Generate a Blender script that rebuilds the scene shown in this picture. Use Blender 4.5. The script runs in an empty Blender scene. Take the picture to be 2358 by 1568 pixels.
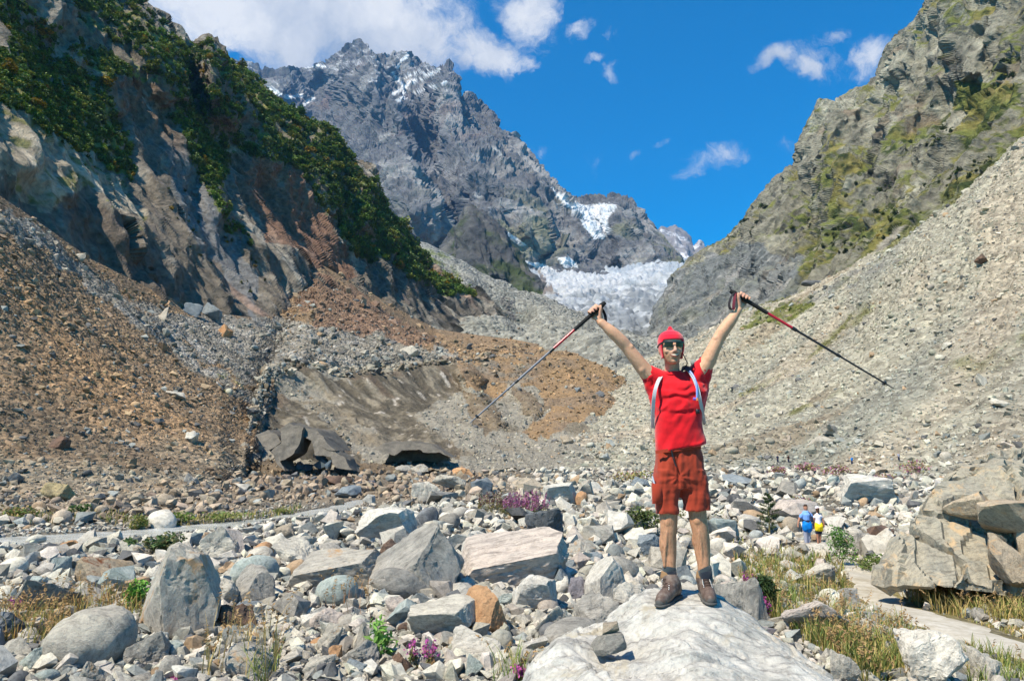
import bpy, bmesh, math, random
import numpy as np
from mathutils import Vector, Matrix
C = bpy.context
SC = C.scene
COL = SC.collection
random.seed(11)
R = np.random.RandomState(11)

# ------------------------------------------------------------------ camera
W, H, LENS = 2358.0, 1568.0, 26.0
F = W * LENS / 36.0
CAMZ, HORIZON = 3.2, 1030.0
PITCH = math.atan((HORIZON - H / 2) / F)
cam = bpy.data.cameras.new('camera')
cam.lens = LENS; cam.sensor_width = 36; cam.clip_start = 0.05; cam.clip_end = 60000
co = bpy.data.objects.new('camera', cam); COL.objects.link(co)
co.location = (0, 0, CAMZ); co.rotation_euler = (math.pi / 2 + PITCH, 0, 0)
SC.camera = co
SC.render.resolution_x, SC.render.resolution_y = 1024, 680
CP, SP = math.cos(PITCH), math.sin(PITCH)

def at(px, py, d):
    """world point seen at picture position px, py at ground distance d"""
    px, py, d = np.asarray(px, float), np.asarray(py, float), np.asarray(d, float)
    xc = (px - W / 2) / F; yc = (H / 2 - py) / F
    dy = CP - yc * SP; dz = SP + yc * CP
    return np.stack([xc / dy * d, d + 0 * xc, CAMZ + dz / dy * d], -1)

def proj(p):
    p = np.asarray(p, float); x, y, z = p[..., 0], p[..., 1], p[..., 2] - CAMZ
    zz = y * CP + z * SP; up = -y * SP + z * CP
    zz = np.maximum(zz, 1e-3)
    return W / 2 + x / zz * F, H / 2 - up / zz * F

# ------------------------------------------------------------------ light
SUN_EL = math.radians(55.0)
sun_h = Vector((-0.76, -0.65, 0)).normalized()
SUN = Vector((sun_h.x * math.cos(SUN_EL), sun_h.y * math.cos(SUN_EL), math.sin(SUN_EL)))
sl = bpy.data.lights.new('sun', 'SUN'); sl.energy = 5.0; sl.angle = math.radians(0.53); sl.color = (1.0, 0.905, 0.745)
so = bpy.data.objects.new('sun', sl); COL.objects.link(so)
so.rotation_euler = SUN.to_track_quat('Z', 'Y').to_euler(); so.location = (-40, -20, 60)
SC.view_settings.view_transform = 'Standard'
SC.view_settings.look = 'None'
SC.view_settings.gamma = 1.0
SC.view_settings.use_curve_mapping = False
SC.view_settings.exposure = 0.62
SC.cycles.max_bounces = 5
SC.cycles.diffuse_bounces = 2
SC.cycles.glossy_bounces = 2
SC.cycles.transparent_max_bounces = 4
SC.cycles.volume_bounces = 0
SC.cycles.use_adaptive_sampling = True
SC.cycles.adaptive_threshold = 0.02
SC.cycles.use_denoising = True

def N(nt, typ, **kw):
    n = nt.nodes.new(typ)
    for k, v in kw.items():
        if k == 'inp':
            for kk, vv in v.items(): n.inputs[kk].default_value = vv
        else: setattr(n, k, v)
    return n

def L(nt, a, b): nt.links.new(a, b)

wd = bpy.data.worlds.new('World'); SC.world = wd; wd.use_nodes = True
nt = wd.node_tree; nt.nodes.clear()
out = N(nt, 'ShaderNodeOutputWorld'); bg = N(nt, 'ShaderNodeBackground'); bg.inputs[1].default_value = 0.070
sky = N(nt, 'ShaderNodeTexSky', sky_type='NISHITA', sun_disc=False)
sky.sun_elevation = SUN_EL; sky.sun_rotation = math.atan2(SUN.x, SUN.y)
sky.altitude = 2000; sky.air_density = 1.0; sky.dust_density = 0.0; sky.ozone_density = 3.0
hs = N(nt, 'ShaderNodeHueSaturation', inp={'Saturation': 1.85, 'Value': 1.85, 'Hue': 0.49})
L(nt, sky.outputs[0], hs.inputs['Color'])
filt = N(nt, 'ShaderNodeMix', data_type='RGBA', blend_type='MULTIPLY'); filt.inputs[0].default_value = 1.0; filt.inputs[7].default_value = (.34, 1.0, 1.06, 1); L(nt, hs.outputs[0], filt.inputs[6])
tc = N(nt, 'ShaderNodeTexCoord')
# clouds: each bank is an ellipse of sky directions whose edge is broken up by noise
def updir(px, py):
    v = at(px, py, 1.0) - np.array([0, 0, CAMZ]); return v / np.linalg.norm(v)
CLOUDS = [  # px, py, half width, half height, strength
    (640, 10, 500, 190, 1.15), (860, 70, 300, 150, 1.15), (1100, 120, 130, 62, 1.0), (1215, 30, 75, 95, 0.95),
    (300, -160, 900, 260, 1.2), (1215, 152, 45, 28, 0.6),
    (1785, 150, 60, 30, 0.78), (1850, 158, 46, 30, 0.72), (1995, 130, 75, 44, 0.78), (1925, 82, 75, 26, 0.66), (1890, 130, 90, 50, 0.42), (1622, 366, 80, 46, 0.74), (1590, 392, 60, 26, 0.6),
    (1360, 130, 40, 14, 0.6), (1395, 165, 32, 28, 0.5), (1463, 346, 24, 20, 0.55), (1245, 368, 38, 22, 0.58),
    (1318, 80, 28, 22, 0.5), (1805, 352, 42, 40, 0.5), (1530, 316, 28, 14, 0.5), (1400, 90, 30, 30, 0.4)]
def noise(nt, vec, scale, detail, rough=0.55, dist=0.0):
    n = N(nt, 'ShaderNodeTexNoise', inp={'Scale': scale, 'Detail': detail, 'Roughness': rough, 'Distortion': dist})
    L(nt, vec, n.inputs['Vector']); return n
wn = noise(nt, tc.outputs['Generated'], 7.0, 6, 0.6)
wsub = N(nt, 'ShaderNodeVectorMath', operation='SUBTRACT'); wsub.inputs[1].default_value = (.5, .5, .5)
L(nt, wn.outputs['Color'], wsub.inputs[0])
wmul = N(nt, 'ShaderNodeVectorMath', operation='SCALE'); wmul.inputs['Scale'].default_value = 0.10
L(nt, wsub.outputs[0], wmul.inputs[0])
wadd = N(nt, 'ShaderNodeVectorMath', operation='ADD'); L(nt, tc.outputs['Generated'], wadd.inputs[0]); L(nt, wmul.outputs[0], wadd.inputs[1])
acc = None
for (px, py, hw, hh, st) in CLOUDS:
    c = updir(px, py)
    s = N(nt, 'ShaderNodeVectorMath', operation='SUBTRACT'); s.inputs[1].default_value = tuple(c); L(nt, wadd.outputs[0], s.inputs[0])
    m = N(nt, 'ShaderNodeVectorMath', operation='MULTIPLY')
    k = c[1]; m.inputs[1].default_value = (F / hw / k * .95, F / hh / k * .5, F / hh / k); L(nt, s.outputs[0], m.inputs[0])
    ln = N(nt, 'ShaderNodeVectorMath', operation='LENGTH'); L(nt, m.outputs[0], ln.inputs[0])
    mr = N(nt, 'ShaderNodeMapRange', interpolation_type='SMOOTHSTEP', inp={'From Min': 1.45, 'From Max': 0.15, 'To Min': 0.0, 'To Max': st}); L(nt, ln.outputs['Value'], mr.inputs['Value'])
    if acc is None: acc = mr.outputs[0]
    else:
        mx = N(nt, 'ShaderNodeMath', operation='MAXIMUM'); L(nt, acc, mx.inputs[0]); L(nt, mr.outputs[0], mx.inputs[1]); acc = mx.outputs[0]
cn = noise(nt, wadd.outputs[0], 13.0, 10, 0.66, 0.5)
am = N(nt, 'ShaderNodeMath', operation='MULTIPLY_ADD', inp={1: 2.1, 2: -1.12}); L(nt, cn.outputs['Fac'], am.inputs[0])
ad = N(nt, 'ShaderNodeMath', operation='ADD'); L(nt, acc, ad.inputs[0]); L(nt, am.outputs[0], ad.inputs[1])
cov = N(nt, 'ShaderNodeMapRange', interpolation_type='SMOOTHSTEP', inp={'From Min': 0.18, 'From Max': 0.95}); L(nt, ad.outputs[0], cov.inputs['Value'])
sh = noise(nt, wadd.outputs[0], 5.0, 7, 0.6)
ccol = N(nt, 'ShaderNodeValToRGB')
ccol.color_ramp.elements[0].position = 0.38; ccol.color_ramp.elements[0].color = (4.0, 4.8, 6.2, 1)
ccol.color_ramp.elements[1].position = 0.60; ccol.color_ramp.elements[1].color = (8.4, 8.6, 8.9, 1)
L(nt, sh.outputs['Fac'], ccol.inputs['Fac'])
mixw = N(nt, 'ShaderNodeMix', data_type='RGBA'); L(nt, cov.outputs[0], mixw.inputs[0]); L(nt, filt.outputs[2], mixw.inputs[6]); L(nt, ccol.outputs[0], mixw.inputs[7])
L(nt, mixw.outputs[2], bg.inputs[0]); L(nt, bg.outputs[0], out.inputs[0])

# ------------------------------------------------------------------ helpers
def tag(o, label=None, cat=None, group=None, kind=None):
    if label: o['label'] = label
    if cat: o['category'] = cat
    if group: o['group'] = group
    if kind: o['kind'] = kind
    return o

def link(o, parent=None):
    COL.objects.link(o)
    if parent is not None: o.parent = parent
    return o

def empty(name, loc=(0, 0, 0)):
    o = bpy.data.objects.new(name, None); o.location = loc; o.empty_display_size = 0.2
    return link(o)

def mesh_np(name, V, Fc, smooth=True):
    """V (n,3); Fc (m,3|4) int array"""
    V = np.ascontiguousarray(V, np.float32); Fc = np.ascontiguousarray(Fc, np.int32)
    me = bpy.data.meshes.new(name)
    k = Fc.shape[1]
    me.vertices.add(len(V)); me.vertices.foreach_set('co', V.ravel())
    me.loops.add(Fc.size); me.loops.foreach_set('vertex_index', Fc.ravel())
    me.polygons.add(len(Fc)); me.polygons.foreach_set('loop_start', np.arange(0, Fc.size, k, dtype=np.int32))
    me.polygons.foreach_set('use_smooth', np.full(len(Fc), smooth))
    me.update(calc_edges=True)
    return me

def put(name, me, mat=None, parent=None):
    o = bpy.data.objects.new(name, me)
    if mat is not None: me.materials.append(mat)
    return link(o, parent)

def set_col(me, col, name='col'):
    a = me.color_attributes.new(name, 'FLOAT_COLOR', 'POINT')
    c = np.ones((len(me.vertices), 4), np.float32); c[:, :3] = col
    a.data.foreach_set('color', c.ravel())

# numpy gradient noise
_rp = np.random.RandomState(5); _P = _rp.permutation(256); _P = np.concatenate([_P, _P, _P]).astype(np.int32)
_G = _rp.normal(size=(256, 3)); _G = (_G / np.linalg.norm(_G, axis=1)[:, None]).astype(np.float32)
def perlin(p):
    p = np.asarray(p, np.float32); sh_ = p.shape[:-1]; p = p.reshape(-1, 3)
    fl = np.floor(p); i = fl.astype(np.int32) & 255; f = p - fl
    u = f * f * f * (f * (f * 6 - 15) + 10)
    res = 0
    for dx in (0, 1):
        wx = u[:, 0] if dx else 1 - u[:, 0]; a = _P[i[:, 0] + dx]
        for dy in (0, 1):
            wy = wx * (u[:, 1] if dy else 1 - u[:, 1]); b = _P[a + i[:, 1] + dy]
            for dz in (0, 1):
                w = wy * (u[:, 2] if dz else 1 - u[:, 2]); g = _G[_P[b + i[:, 2] + dz] & 255]
                res = res + w * (g[:, 0] * (f[:, 0] - dx) + g[:, 1] * (f[:, 1] - dy) + g[:, 2] * (f[:, 2] - dz))
    return (res * 1.5).reshape(sh_)
def fbm(p, o=4, lac=2.03, gain=0.5):
    a, t, r = 1.0, 0.0, 0.0
    p = np.asarray(p, np.float32)
    for k in range(o):
        r = r + a * perlin(p + 17.3 * k); t += a; a *= gain; p = p * lac
    return r / t
def ridged(p, o=4, lac=2.05, gain=0.55):
    a, t, r = 1.0, 0.0, 0.0
    p = np.asarray(p, np.float32)
    for k in range(o):
        n = 1 - np.abs(perlin(p + 31.7 * k)) * 1.6; r = r + a * n; t += a; a *= gain; p = p * lac
    return r / t
def sstep(a, b, x):
    t = np.clip((x - a) / (b - a), 0, 1); return t * t * (3 - 2 * t)
def lerp(a, b, t):
    return a + (b - a) * t
def cmix(c, d, m):
    return c + (np.asarray(d) - c) * np.asarray(m)[..., None]
def pip(x, y, poly):
    x, y = np.asarray(x), np.asarray(y); ins = np.zeros(x.shape, bool); n = len(poly)
    for i in range(n):
        x1, y1 = poly[i]; x2, y2 = poly[(i + 1) % n]
        if y1 == y2: continue
        c = ((y1 > y) != (y2 > y)) & (x < (x2 - x1) * (y - y1) / (y2 - y1) + x1); ins ^= c
    return ins
def seg_dist(x, y, pl):
    """distance to a polyline and signed side of the nearest piece"""
    best = np.full(x.shape, 1e9); side = np.zeros(x.shape); tt = np.zeros(x.shape); n = len(pl) - 1
    for i in range(n):
        ax, ay = pl[i][:2]; bx, by = pl[i + 1][:2]; dx, dy = bx - ax, by - ay
        t = np.clip(((x - ax) * dx + (y - ay) * dy) / (dx * dx + dy * dy), 0, 1)
        qx, qy = ax + t * dx - x, ay + t * dy - y; d = np.hypot(qx, qy); m = d < best
        best = np.where(m, d, best); side = np.where(m, np.sign(dx * qy - dy * qx), side); tt = np.where(m, (i + t) / n, tt)
    return best, side, tt

# ------------------------------------------------------------------ materials
def principled(name, color=(.5, .5, .5), rough=0.85, spec=0.25):
    m = bpy.data.materials.new(name); m.use_nodes = True
    b = m.node_tree.nodes['Principled BSDF']
    b.inputs['Base Color'].default_value = (*color, 1); b.inputs['Roughness'].default_value = rough
    b.inputs['Specular IOR Level'].default_value = spec
    return m, m.node_tree, b

def mul_rgb(nt, a, b, fac=1.0):
    m = N(nt, 'ShaderNodeMix', data_type='RGBA', blend_type='MULTIPLY'); m.inputs[0].default_value = fac
    L(nt, a, m.inputs[6]); L(nt, b, m.inputs[7]); return m.outputs[2]

def ramp(nt, fac, stops):
    r = N(nt, 'ShaderNodeValToRGB'); e = r.color_ramp.elements
    while len(e) < len(stops): e.new(0.5)
    for k, (p, c) in enumerate(stops):
        e[k].position = p; e[k].color = (*c, 1) if len(c) == 3 else c
    L(nt, fac, r.inputs['Fac']); return r.outputs['Color']

def terrain_mat(name, scale, bump=0.6, bdist=1.0, stones=0.0, rough=0.92, grain=0.45, spec=0.15):
    """vertex colour times fine grain, with relief finer than the mesh; scale in 1/m"""
    m, nt, b = principled(name, rough=rough, spec=spec)
    at_ = N(nt, 'ShaderNodeAttribute', attribute_name='col')
    geo = N(nt, 'ShaderNodeNewGeometry')
    n1 = noise(nt, geo.outputs['Position'], scale, 8, 0.68)
    g1 = ramp(nt, n1.outputs['Fac'], [(0.28, (1 - grain,) * 3), (0.5, (1, 1, 1)), (0.72, (1 + grain * .9,) * 3)])
    c = mul_rgb(nt, at_.outputs['Color'], g1)
    h = n1.outputs['Fac']
    if stones:
        v = N(nt, 'ShaderNodeTexVoronoi', feature='F1', inp={'Scale': stones, 'Randomness': 1.0}); L(nt, geo.outputs['Position'], v.inputs['Vector'])
        sep = N(nt, 'ShaderNodeSeparateColor'); L(nt, v.outputs['Color'], sep.inputs[0])
        g2 = ramp(nt, sep.outputs[0], [(0.0, (.66, .64, .62)), (0.45, (1, .98, .95)), (0.8, (1.18, 1.17, 1.15)), (1.0, (1.4, 1.36, 1.3))])
        c = mul_rgb(nt, c, g2)
        ms = N(nt, 'ShaderNodeMath', operation='MULTIPLY_ADD', inp={1: -0.9}); L(nt, v.outputs['Distance'], ms.inputs[0]); L(nt, h, ms.inputs[2]); h = ms.outputs[0]
    L(nt, c, b.inputs['Base Color'])
    bp = N(nt, 'ShaderNodeBump', inp={'Strength': bump, 'Distance': bdist}); L(nt, h, bp.inputs['Height']); L(nt, bp.outputs[0], b.inputs['Normal'])
    return m
# ------------------------------------------------------------------ landforms
class Land:
    """a hillside laid between rows of known points (picture place and distance), as one dense grid of real points"""
    def __init__(s, rows, nu, nv, vk=None, thin=1.0):
        A = np.array(rows, float); K, Np, _ = A.shape; A[..., 2] = np.log(A[..., 2])
        if vk is None:
            seg = np.hypot(*(A[1:, :, :2] - A[:-1, :, :2]).transpose(2, 0, 1)).mean(1); vk = np.concatenate([[0], np.cumsum(seg)])
        vk = np.array(vk, float); vk = (vk - vk[0]) / (vk[-1] - vk[0])
        us = np.hypot(*(A[:, 1:, :2] - A[:, :-1, :2]).transpose(2, 0, 1)).mean(0); us[0] *= thin; uk = np.concatenate([[0], np.cumsum(us)]); uk /= uk[-1]
        u = np.linspace(0, 1, nu); v = np.linspace(0, 1, nv)
        B = np.stack([[np.interp(u, uk, A[k, :, c]) for c in range(3)] for k in range(K)])   # K,3,nu
        # monotone-ish cubic over v
        out = np.zeros((nv, nu, 3)); idx = np.clip(np.searchsorted(vk, v, side='right') - 1, 0, K - 2)
        sl_ = (B[1:] - B[:-1]) / (vk[1:] - vk[:-1])[:, None, None]
        m = np.zeros_like(B); m[0], m[-1] = sl_[0], sl_[-1]
        for k in range(1, K - 1):
            a, b_ = sl_[k - 1], sl_[k]; m[k] = np.where(a * b_ > 0, 2 * a * b_ / (a + b_ + 1e-12 * np.sign(a + b_ + 1e-30)), 0)
        for j in range(nv):
            k = idx[j]; h = vk[k + 1] - vk[k]; t = (v[j] - vk[k]) / h
            out[j] = ((2*t**3 - 3*t*t + 1) * B[k] + (t**3 - 2*t*t + t) * h * m[k] + (-2*t**3 + 3*t*t) * B[k+1] + (t**3 - t*t) * h * m[k+1]).T
        s.px, s.py, s.d = out[..., 0], out[..., 1], np.exp(out[..., 2]); s.nu, s.nv = nu, nv
        s.u, s.v = np.meshgrid(u, v)
        s.update()
    def update(s): s.P = at(s.px, s.py, s.d)
    def relief(s, pl, width, amt, skew=0.0, fade=True):
        d, side, t = seg_dist(s.px, s.py, pl)
        w = width * (1 + skew * side); prof = np.clip(1 - d / w, 0, 1); prof = prof * (2 - prof) * .5 + prof * .5
        if fade: prof *= np.clip(np.minimum(t, 1 - t) * 6 + .15, 0, 1)
        s.d = s.d - amt * prof; s.update()
    def soften(s, n):
        for _ in range(n):
            for ax in (0, 1):
                d = s.d; a = np.concatenate([d[:1], d[:-1]]) if ax == 0 else np.concatenate([d[:, :1], d[:, :-1]], 1); b = np.concatenate([d[1:], d[-1:]]) if ax == 0 else np.concatenate([d[:, 1:], d[:, -1:]], 1)
                s.d = .25 * a + .5 * d + .25 * b
        s.update()
    def normals(s, blur=0):
        du = np.gradient(s.P, axis=1); dv = np.gradient(s.P, axis=0); n = np.cross(dv, du)
        n /= np.linalg.norm(n, axis=-1, keepdims=True) + 1e-9
        for _ in range(blur):
            for ax in (0, 1):
                a = np.concatenate([n[:1], n[:-1]]) if ax == 0 else np.concatenate([n[:, :1], n[:, :-1]], 1); b = np.concatenate([n[1:], n[-1:]]) if ax == 0 else np.concatenate([n[:, 1:], n[:, -1:]], 1); n = a + n + b
        n /= np.linalg.norm(n, axis=-1, keepdims=True) + 1e-9
        view = np.array([0, 0, CAMZ]) - s.P; n *= np.where((n * view).sum(-1) < 0, -1, 1)[..., None]
        return n
    def displace(s, amp, mask=1.0):
        s.P = s.P + s.normals(8) * (np.asarray(amp) * mask)[..., None]; s.px, s.py = proj(s.P); s.d = s.P[..., 1].copy()
    def grow(s, a):                                      # move without touching the picture-place fields
        s.P = s.P + a
    def warp(s, amp, sc, seed=0):
        q = np.stack([s.px / sc, s.py / sc, 0 * s.px + seed], -1)
        return s.px + amp * fbm(q, 4) * 2.2, s.py + amp * fbm(q + 40, 4) * 2.2
    def build(s, name, mat, col, smooth=True):
        nu, nv = s.nu, s.nv; i = np.arange(nv * nu).reshape(nv, nu)
        Fc = np.stack([i[:-1, :-1], i[1:, :-1], i[1:, 1:], i[:-1, 1:]], -1).reshape(-1, 4)
        me = mesh_np(name, s.P.reshape(-1, 3), Fc, smooth); col = col * .80; set_col(me, np.clip(col, 0.004, 0.9).reshape(-1, 3))
        o = put(name, me, mat); tag(o, kind='structure'); s.col = col; return o
    def sample(s, n, accept=None):
        """n random places on the grid, even over the picture; returns points, normals, distance, picture place, colour"""
        i0 = R.randint(0, s.nv - 1, n); j0 = R.randint(0, s.nu - 1, n)
        ar = np.abs((s.px[i0, j0+1] - s.px[i0, j0]) * (s.py[i0+1, j0] - s.py[i0, j0]) - (s.px[i0+1, j0] - s.px[i0, j0]) * (s.py[i0, j0+1] - s.py[i0, j0]))
        q = (s.px[i0, j0] > -150) & (s.px[i0, j0] < W + 150) & (s.py[i0, j0] > -120) & (s.py[i0, j0] < H + 100); ar = np.where(q, ar, 0); k = R.rand(n) < ar / np.percentile(ar[q], 97)
        i0, j0 = i0[k], j0[k]; a, b = R.rand(len(i0)), R.rand(len(i0))
        f = lambda X: (X[i0, j0].T * (1-a)*(1-b) + X[i0, j0+1].T * (1-a)*b + X[i0+1, j0].T * a*(1-b) + X[i0+1, j0+1].T * a*b).T
        nn = s.normals()
        r = dict(P=f(s.P), N=nn[i0, j0], d=f(s.d), px=f(s.px), py=f(s.py), col=f(s.col))
        inside = (r['px'] > -120) & (r['px'] < W + 120) & (r['py'] > -100) & (r['py'] < H + 60)
        if accept is not None: inside &= accept(r)
        return {k_: v_[inside] for k_, v_ in r.items()}

def strat(P, dirv, k):
    """squeeze space along dirv so that noise runs in streaks along it"""
    dv = np.array(dirv, float); dv /= np.linalg.norm(dv)
    return P - (P @ dv)[..., None] * dv * (1 - k)

# ---------------------------------------------------------------- far peak
l = Land([[(x,602,5900) for x in (1490,1512,1522,1540,1556,1585,1596,1612,1625,1700)],
          [(1490,575,5400),(1512,540,5400),(1522,527,5300),(1540,530,5300),(1556,522,5300),(1585,545,5200),(1596,566,5200),(1612,556,5200),(1625,570,5100),(1700,600,5100)],
          [(x,700,3900) for x in (1490,1512,1522,1540,1556,1585,1596,1612,1625,1700)]], 120, 110, [0, .15, 1])
l.displace(45 * (ridged(strat(l.P, (0, -.6, -.8), .35) / 180, 5) - .6) * 1.6, sstep(0, .2, l.v))
n = l.normals()
m = sstep(-.1, .25, fbm(l.P / 220, 4) + (n[..., 2] - .55) * 1.1 + sstep(570, 600, l.py) * .7 - .46)
c = cmix(np.ones(l.P.shape) * (.26, .25, .255), (.74, .76, .80), m)
M_FAR = terrain_mat('far_rock', 1 / 60, .6, 25)
l.build('far_peak', M_FAR, c)

# ---------------------------------------------------------------- central mountain
ridge = [(430,150,4200),(500,165,4100),(545,145,4000),(575,152,4000),(600,164,4000),(660,165,3950),(705,158,3900),(735,150,3900),(752,158,3850),(770,138,3800),(790,124,3800),(830,104,3750),(852,122,3700),(882,142,3700),
         (912,133,3650),(940,129,3600),(962,150,3600),(1000,160,3550),(1030,155,3500),(1043,178,3450),(1058,226,3400),(1085,231,3350),(1112,265,3300),(1160,310,3250),(1192,326,3200),(1214,362,3150),(1238,392,3100),(1275,436,3050),(1310,464,3000),
         (1350,468,2980),(1412,470,2950),(1447,484,2900),(1480,510,2850),(1520,548,2800),(1552,592,2750),(1600,640,2700)]
back = [(x, y + 60 + 40 * (k % 2), d * 1.25) for k, (x, y, d) in enumerate(ridge)]
base = [(430 + (x - 430) * 1.0, 720 if x < 1200 else 720 - (x - 1200) * .12, 1900) for x, y, d in ridge]
mid = [(x + 10, y + (b[1] - y) * .45, d * .80) for (x, y, d), b in zip(ridge, base)]
l = Land([back, ridge, mid, base], 520, 330, [0, .06, .45, 1])
for pl, w, a in (([(1030,160),(1010,250),(1060,340),(1180,480),(1260,600)], 95, 390), ([(830,110),(870,230),(900,330),(960,430),(1000,560)], 90, 375),
                 ([(1112,270),(1200,400),(1290,500),(1380,600)], 70, 285), ([(740,300),(860,400),(940,480),(1000,580)], 90, 315),
                 ([(1050,400),(1090,480),(1180,560)], 60, 150), ([(1440,490),(1420,550),(1410,610)], 60, 120), ([(640,170),(700,280)], 80, 150)):
    l.relief(pl, w, a, -.25)
for pl, w, a in (([(930,140),(955,200),(990,300),(1000,420)], 60, -190), ([(745,160),(730,220),(700,260),(690,330)], 70, -260),
                 ([(1060,240),(1120,340),(1230,480),(1330,600)], 50, -130), ([(1290,470),(1340,520),(1400,600)], 60, -130)):
    l.relief(pl, w, a)
l.soften(5); S = l.P / 420
vm = sstep(.02, .09, l.v) * (1 - .75 * sstep(1440, 1500, l.px) * sstep(.5, .2, l.v))
l.displace(62 * (ridged(strat(S, (.35, -.45, -.8), .28), 6) - .62) * 2.0, lerp(.3, 1, vm))
l.displace(40 * (ridged(strat(l.P / 240, (.62, -.1, .55), .3), 5) - .62) * 2.0, lerp(.25, 1, vm))
l.displace(20 * (ridged(strat(l.P / 80, (.3, -.4, -.85), .35), 4) - .6) * 2, lerp(.5, 1, vm))
n = l.normals(); wx, wy = l.warp(16, 60, 1)
nz = fbm(l.P / 300, 5); nf = fbm(strat(l.P / 60, (.6, -.2, .5), .4), 4)
c = np.ones(l.P.shape) * (.165, .165, .17)
c = cmix(c, (.33, .32, .31), sstep(.0, .4, nz * 1.3 + .5 * nf)); c = cmix(c, (.09, .092, .10), sstep(.05, .4, fbm(strat(l.P / 150, (.5, -.3, -.7), .3) + 40, 4)) * .75)
c = cmix(c, (.20, .150, .135), sstep(.1, .4, fbm(l.P / 240 + 9, 3)) * .7 * (wy < 320))
c = cmix(c, (.22, .22, .13), sstep(.05, .35, fbm(l.P / 200 + 5, 4)) * sstep(380, 520, wy) * .75)
c = cmix(c, (.60, .60, .57), sstep(.22, .5, fbm(l.P / 130 + 21, 4)) * sstep(.35, .6, n[..., 2]) * .6)
snow = sstep(.12, .30, nf + (n[..., 2] - .55) * .9 - sstep(150, 300, wy) * .75)
c = cmix(c, (.80, .82, .86), np.clip(snow * .45 * (wy < 330), 0, 1))
ledge = np.zeros(l.px.shape)
for pl, w in (([(905,215),(960,185),(1010,162)], 9), ([(915,232),(980,205),(1030,190)], 6), ([(912,160),(925,140),(940,130)], 9), ([(890,150),(930,200),(930,230)], 6), ([(930,180),(955,170),(985,165)], 8), ([(640,245),(690,252),(720,225)], 10), ([(610,200),(660,225),(700,220)], 10), ([(705,156),(735,150),(750,156)], 6)):
    d_, _, _ = seg_dist(l.px + 6 * fbm(np.stack([l.px / 12, l.py / 12, 0 * l.px], -1), 2), l.py, pl); ledge = np.maximum(ledge, d_ < w * (.36 + .9 * nf))
c = cmix(c, (.84, .86, .88), ledge)
sf = pip(wx * .5 + l.px * .5, wy * .5 + l.py * .5, [(1262,428),(1312,463),(1352,467),(1413,470),(1420,478),(1400,505),(1392,545),(1372,552),(1345,520),(1320,490)])
sf |= pip(wx * .3 + l.px * .7, wy * .3 + l.py * .7, [(1125,515),(1150,525),(1215,562),(1200,566),(1150,540)])
sf |= pip(wx * .3 + l.px * .7, wy * .3 + l.py * .7, [(1280,588),(1310,592),(1335,615),(1300,615)])
sf |= pip(wx * .3 + l.px * .7, wy * .3 + l.py * .7, [(1205,598),(1240,605),(1280,622),(1230,615)])
c = cmix(c, (.85, .87, .90), sf * 1.0)
M_CENTRE = terrain_mat('mountain_rock', 1 / 26, .9, 14, grain=.5)
l.build('rocky_mountain', M_CENTRE, c, False)
# the dark spur at its foot
l = Land([[(985,640,1700),(1030,560,1700),(1080,530,1700),(1140,560,1700),(1190,620,1700),(1250,690,1700)],
          [(985,625,1560),(1030,545,1520),(1082,486,1500),(1120,512,1480),(1162,572,1450),(1228,662,1420)],
          [(960,760,1150),(1030,740,1150),(1080,730,1150),(1140,725,1140),(1190,715,1130),(1250,710,1120)]], 130, 110, [0, .15, 1])
l.relief([(1082,486),(1110,570),(1130,660)], 60, 70)
l.displace(44 * (ridged(strat(l.P / 120, (.3, -.5, -.8), .35), 6) - .6) * 2, sstep(.1, .3, l.v) * .7 + .3)
n = l.normals(); nf = fbm(l.P / 60, 5)
c = cmix(np.ones(l.P.shape) * (.10, .10, .10), (.065, .085, .035), sstep(.05, .35, nf + sstep(590, 680, l.py) * .3))
c = cmix(c, (.20, .19, .17), sstep(.2, .4, fbm(l.P / 40 + 7, 3)) * .7)
l.build('rocky_spur', terrain_mat('spur_rock', 1 / 12, .9, 7), c)

# ---------------------------------------------------------------- glacier
l = Land([[(1150,660,2600),(1230,600,2600),(1330,600,2600),(1420,600,2600),(1500,596,2600),(1600,596,2600),(1660,600,2600)],
          [(1150,680,1900),(1215,618,2100),(1300,618,2200),(1400,612,2300),(1480,604,2300),(1560,600,2300),(1660,610,2200)],
          [(1150,700,1500),(1215,668,1600),(1300,660,1600),(1400,655,1600),(1480,648,1600),(1560,640,1600),(1660,640,1600)],
          [(1140,730,1050),(1210,705,1100),(1300,705,1100),(1400,715,1100),(1480,725,1100),(1560,720,1100),(1660,720,1100)],
          [(1140,790,700),(1210,790,720),(1300,800,740),(1400,800,760),(1480,800,780),(1560,800,800),(1660,800,800)]], 330, 150, [0, .1, .4, .7, 1])
l.relief([(1190,640),(1240,632),(1300,640)], 26, -20)
vor = np.abs(perlin(strat(l.P / 34, (1, .1, 0), .6))) + .6 * np.abs(perlin(l.P / 15)) + .9 * (ridged(strat(l.P / 60, (1, 0, 0), .5), 4) - .6)
low = sstep(690, 740, l.py - (l.px - 1250) * .16)
l.displace(lerp(9.5, 8, low) * (vor - .45) * 2.2, sstep(0, .1, l.v))
wx, wy = l.warp(26, 70, 3); nf = fbm(l.P / 25, 4)
c = np.ones(l.P.shape) * (.56, .58, .60)
c = cmix(c, (.30, .36, .42), sstep(-.1, .35, fbm(l.P / 80, 3) + sstep(640, 600, wy) * .45) * .7)
dirt = sstep(-.3, .3, 1.3 * fbm(strat(l.P / 50, (.7, -.6, 0), .35), 5) + (wy - 684 + (wx - 1300) * .10) / 60.0)
c = cmix(c, cmix(np.ones(l.P.shape) * (.24, .26, .275), (.52, .55, .57), sstep(-.05, .3, fbm(strat(l.P / 22, (.8, -.5, 0), .25) + 5, 4))), np.clip(dirt, 0, 1))
c = cmix(c, (.20, .21, .20), sstep(735, 780, wy) * .9)
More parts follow.
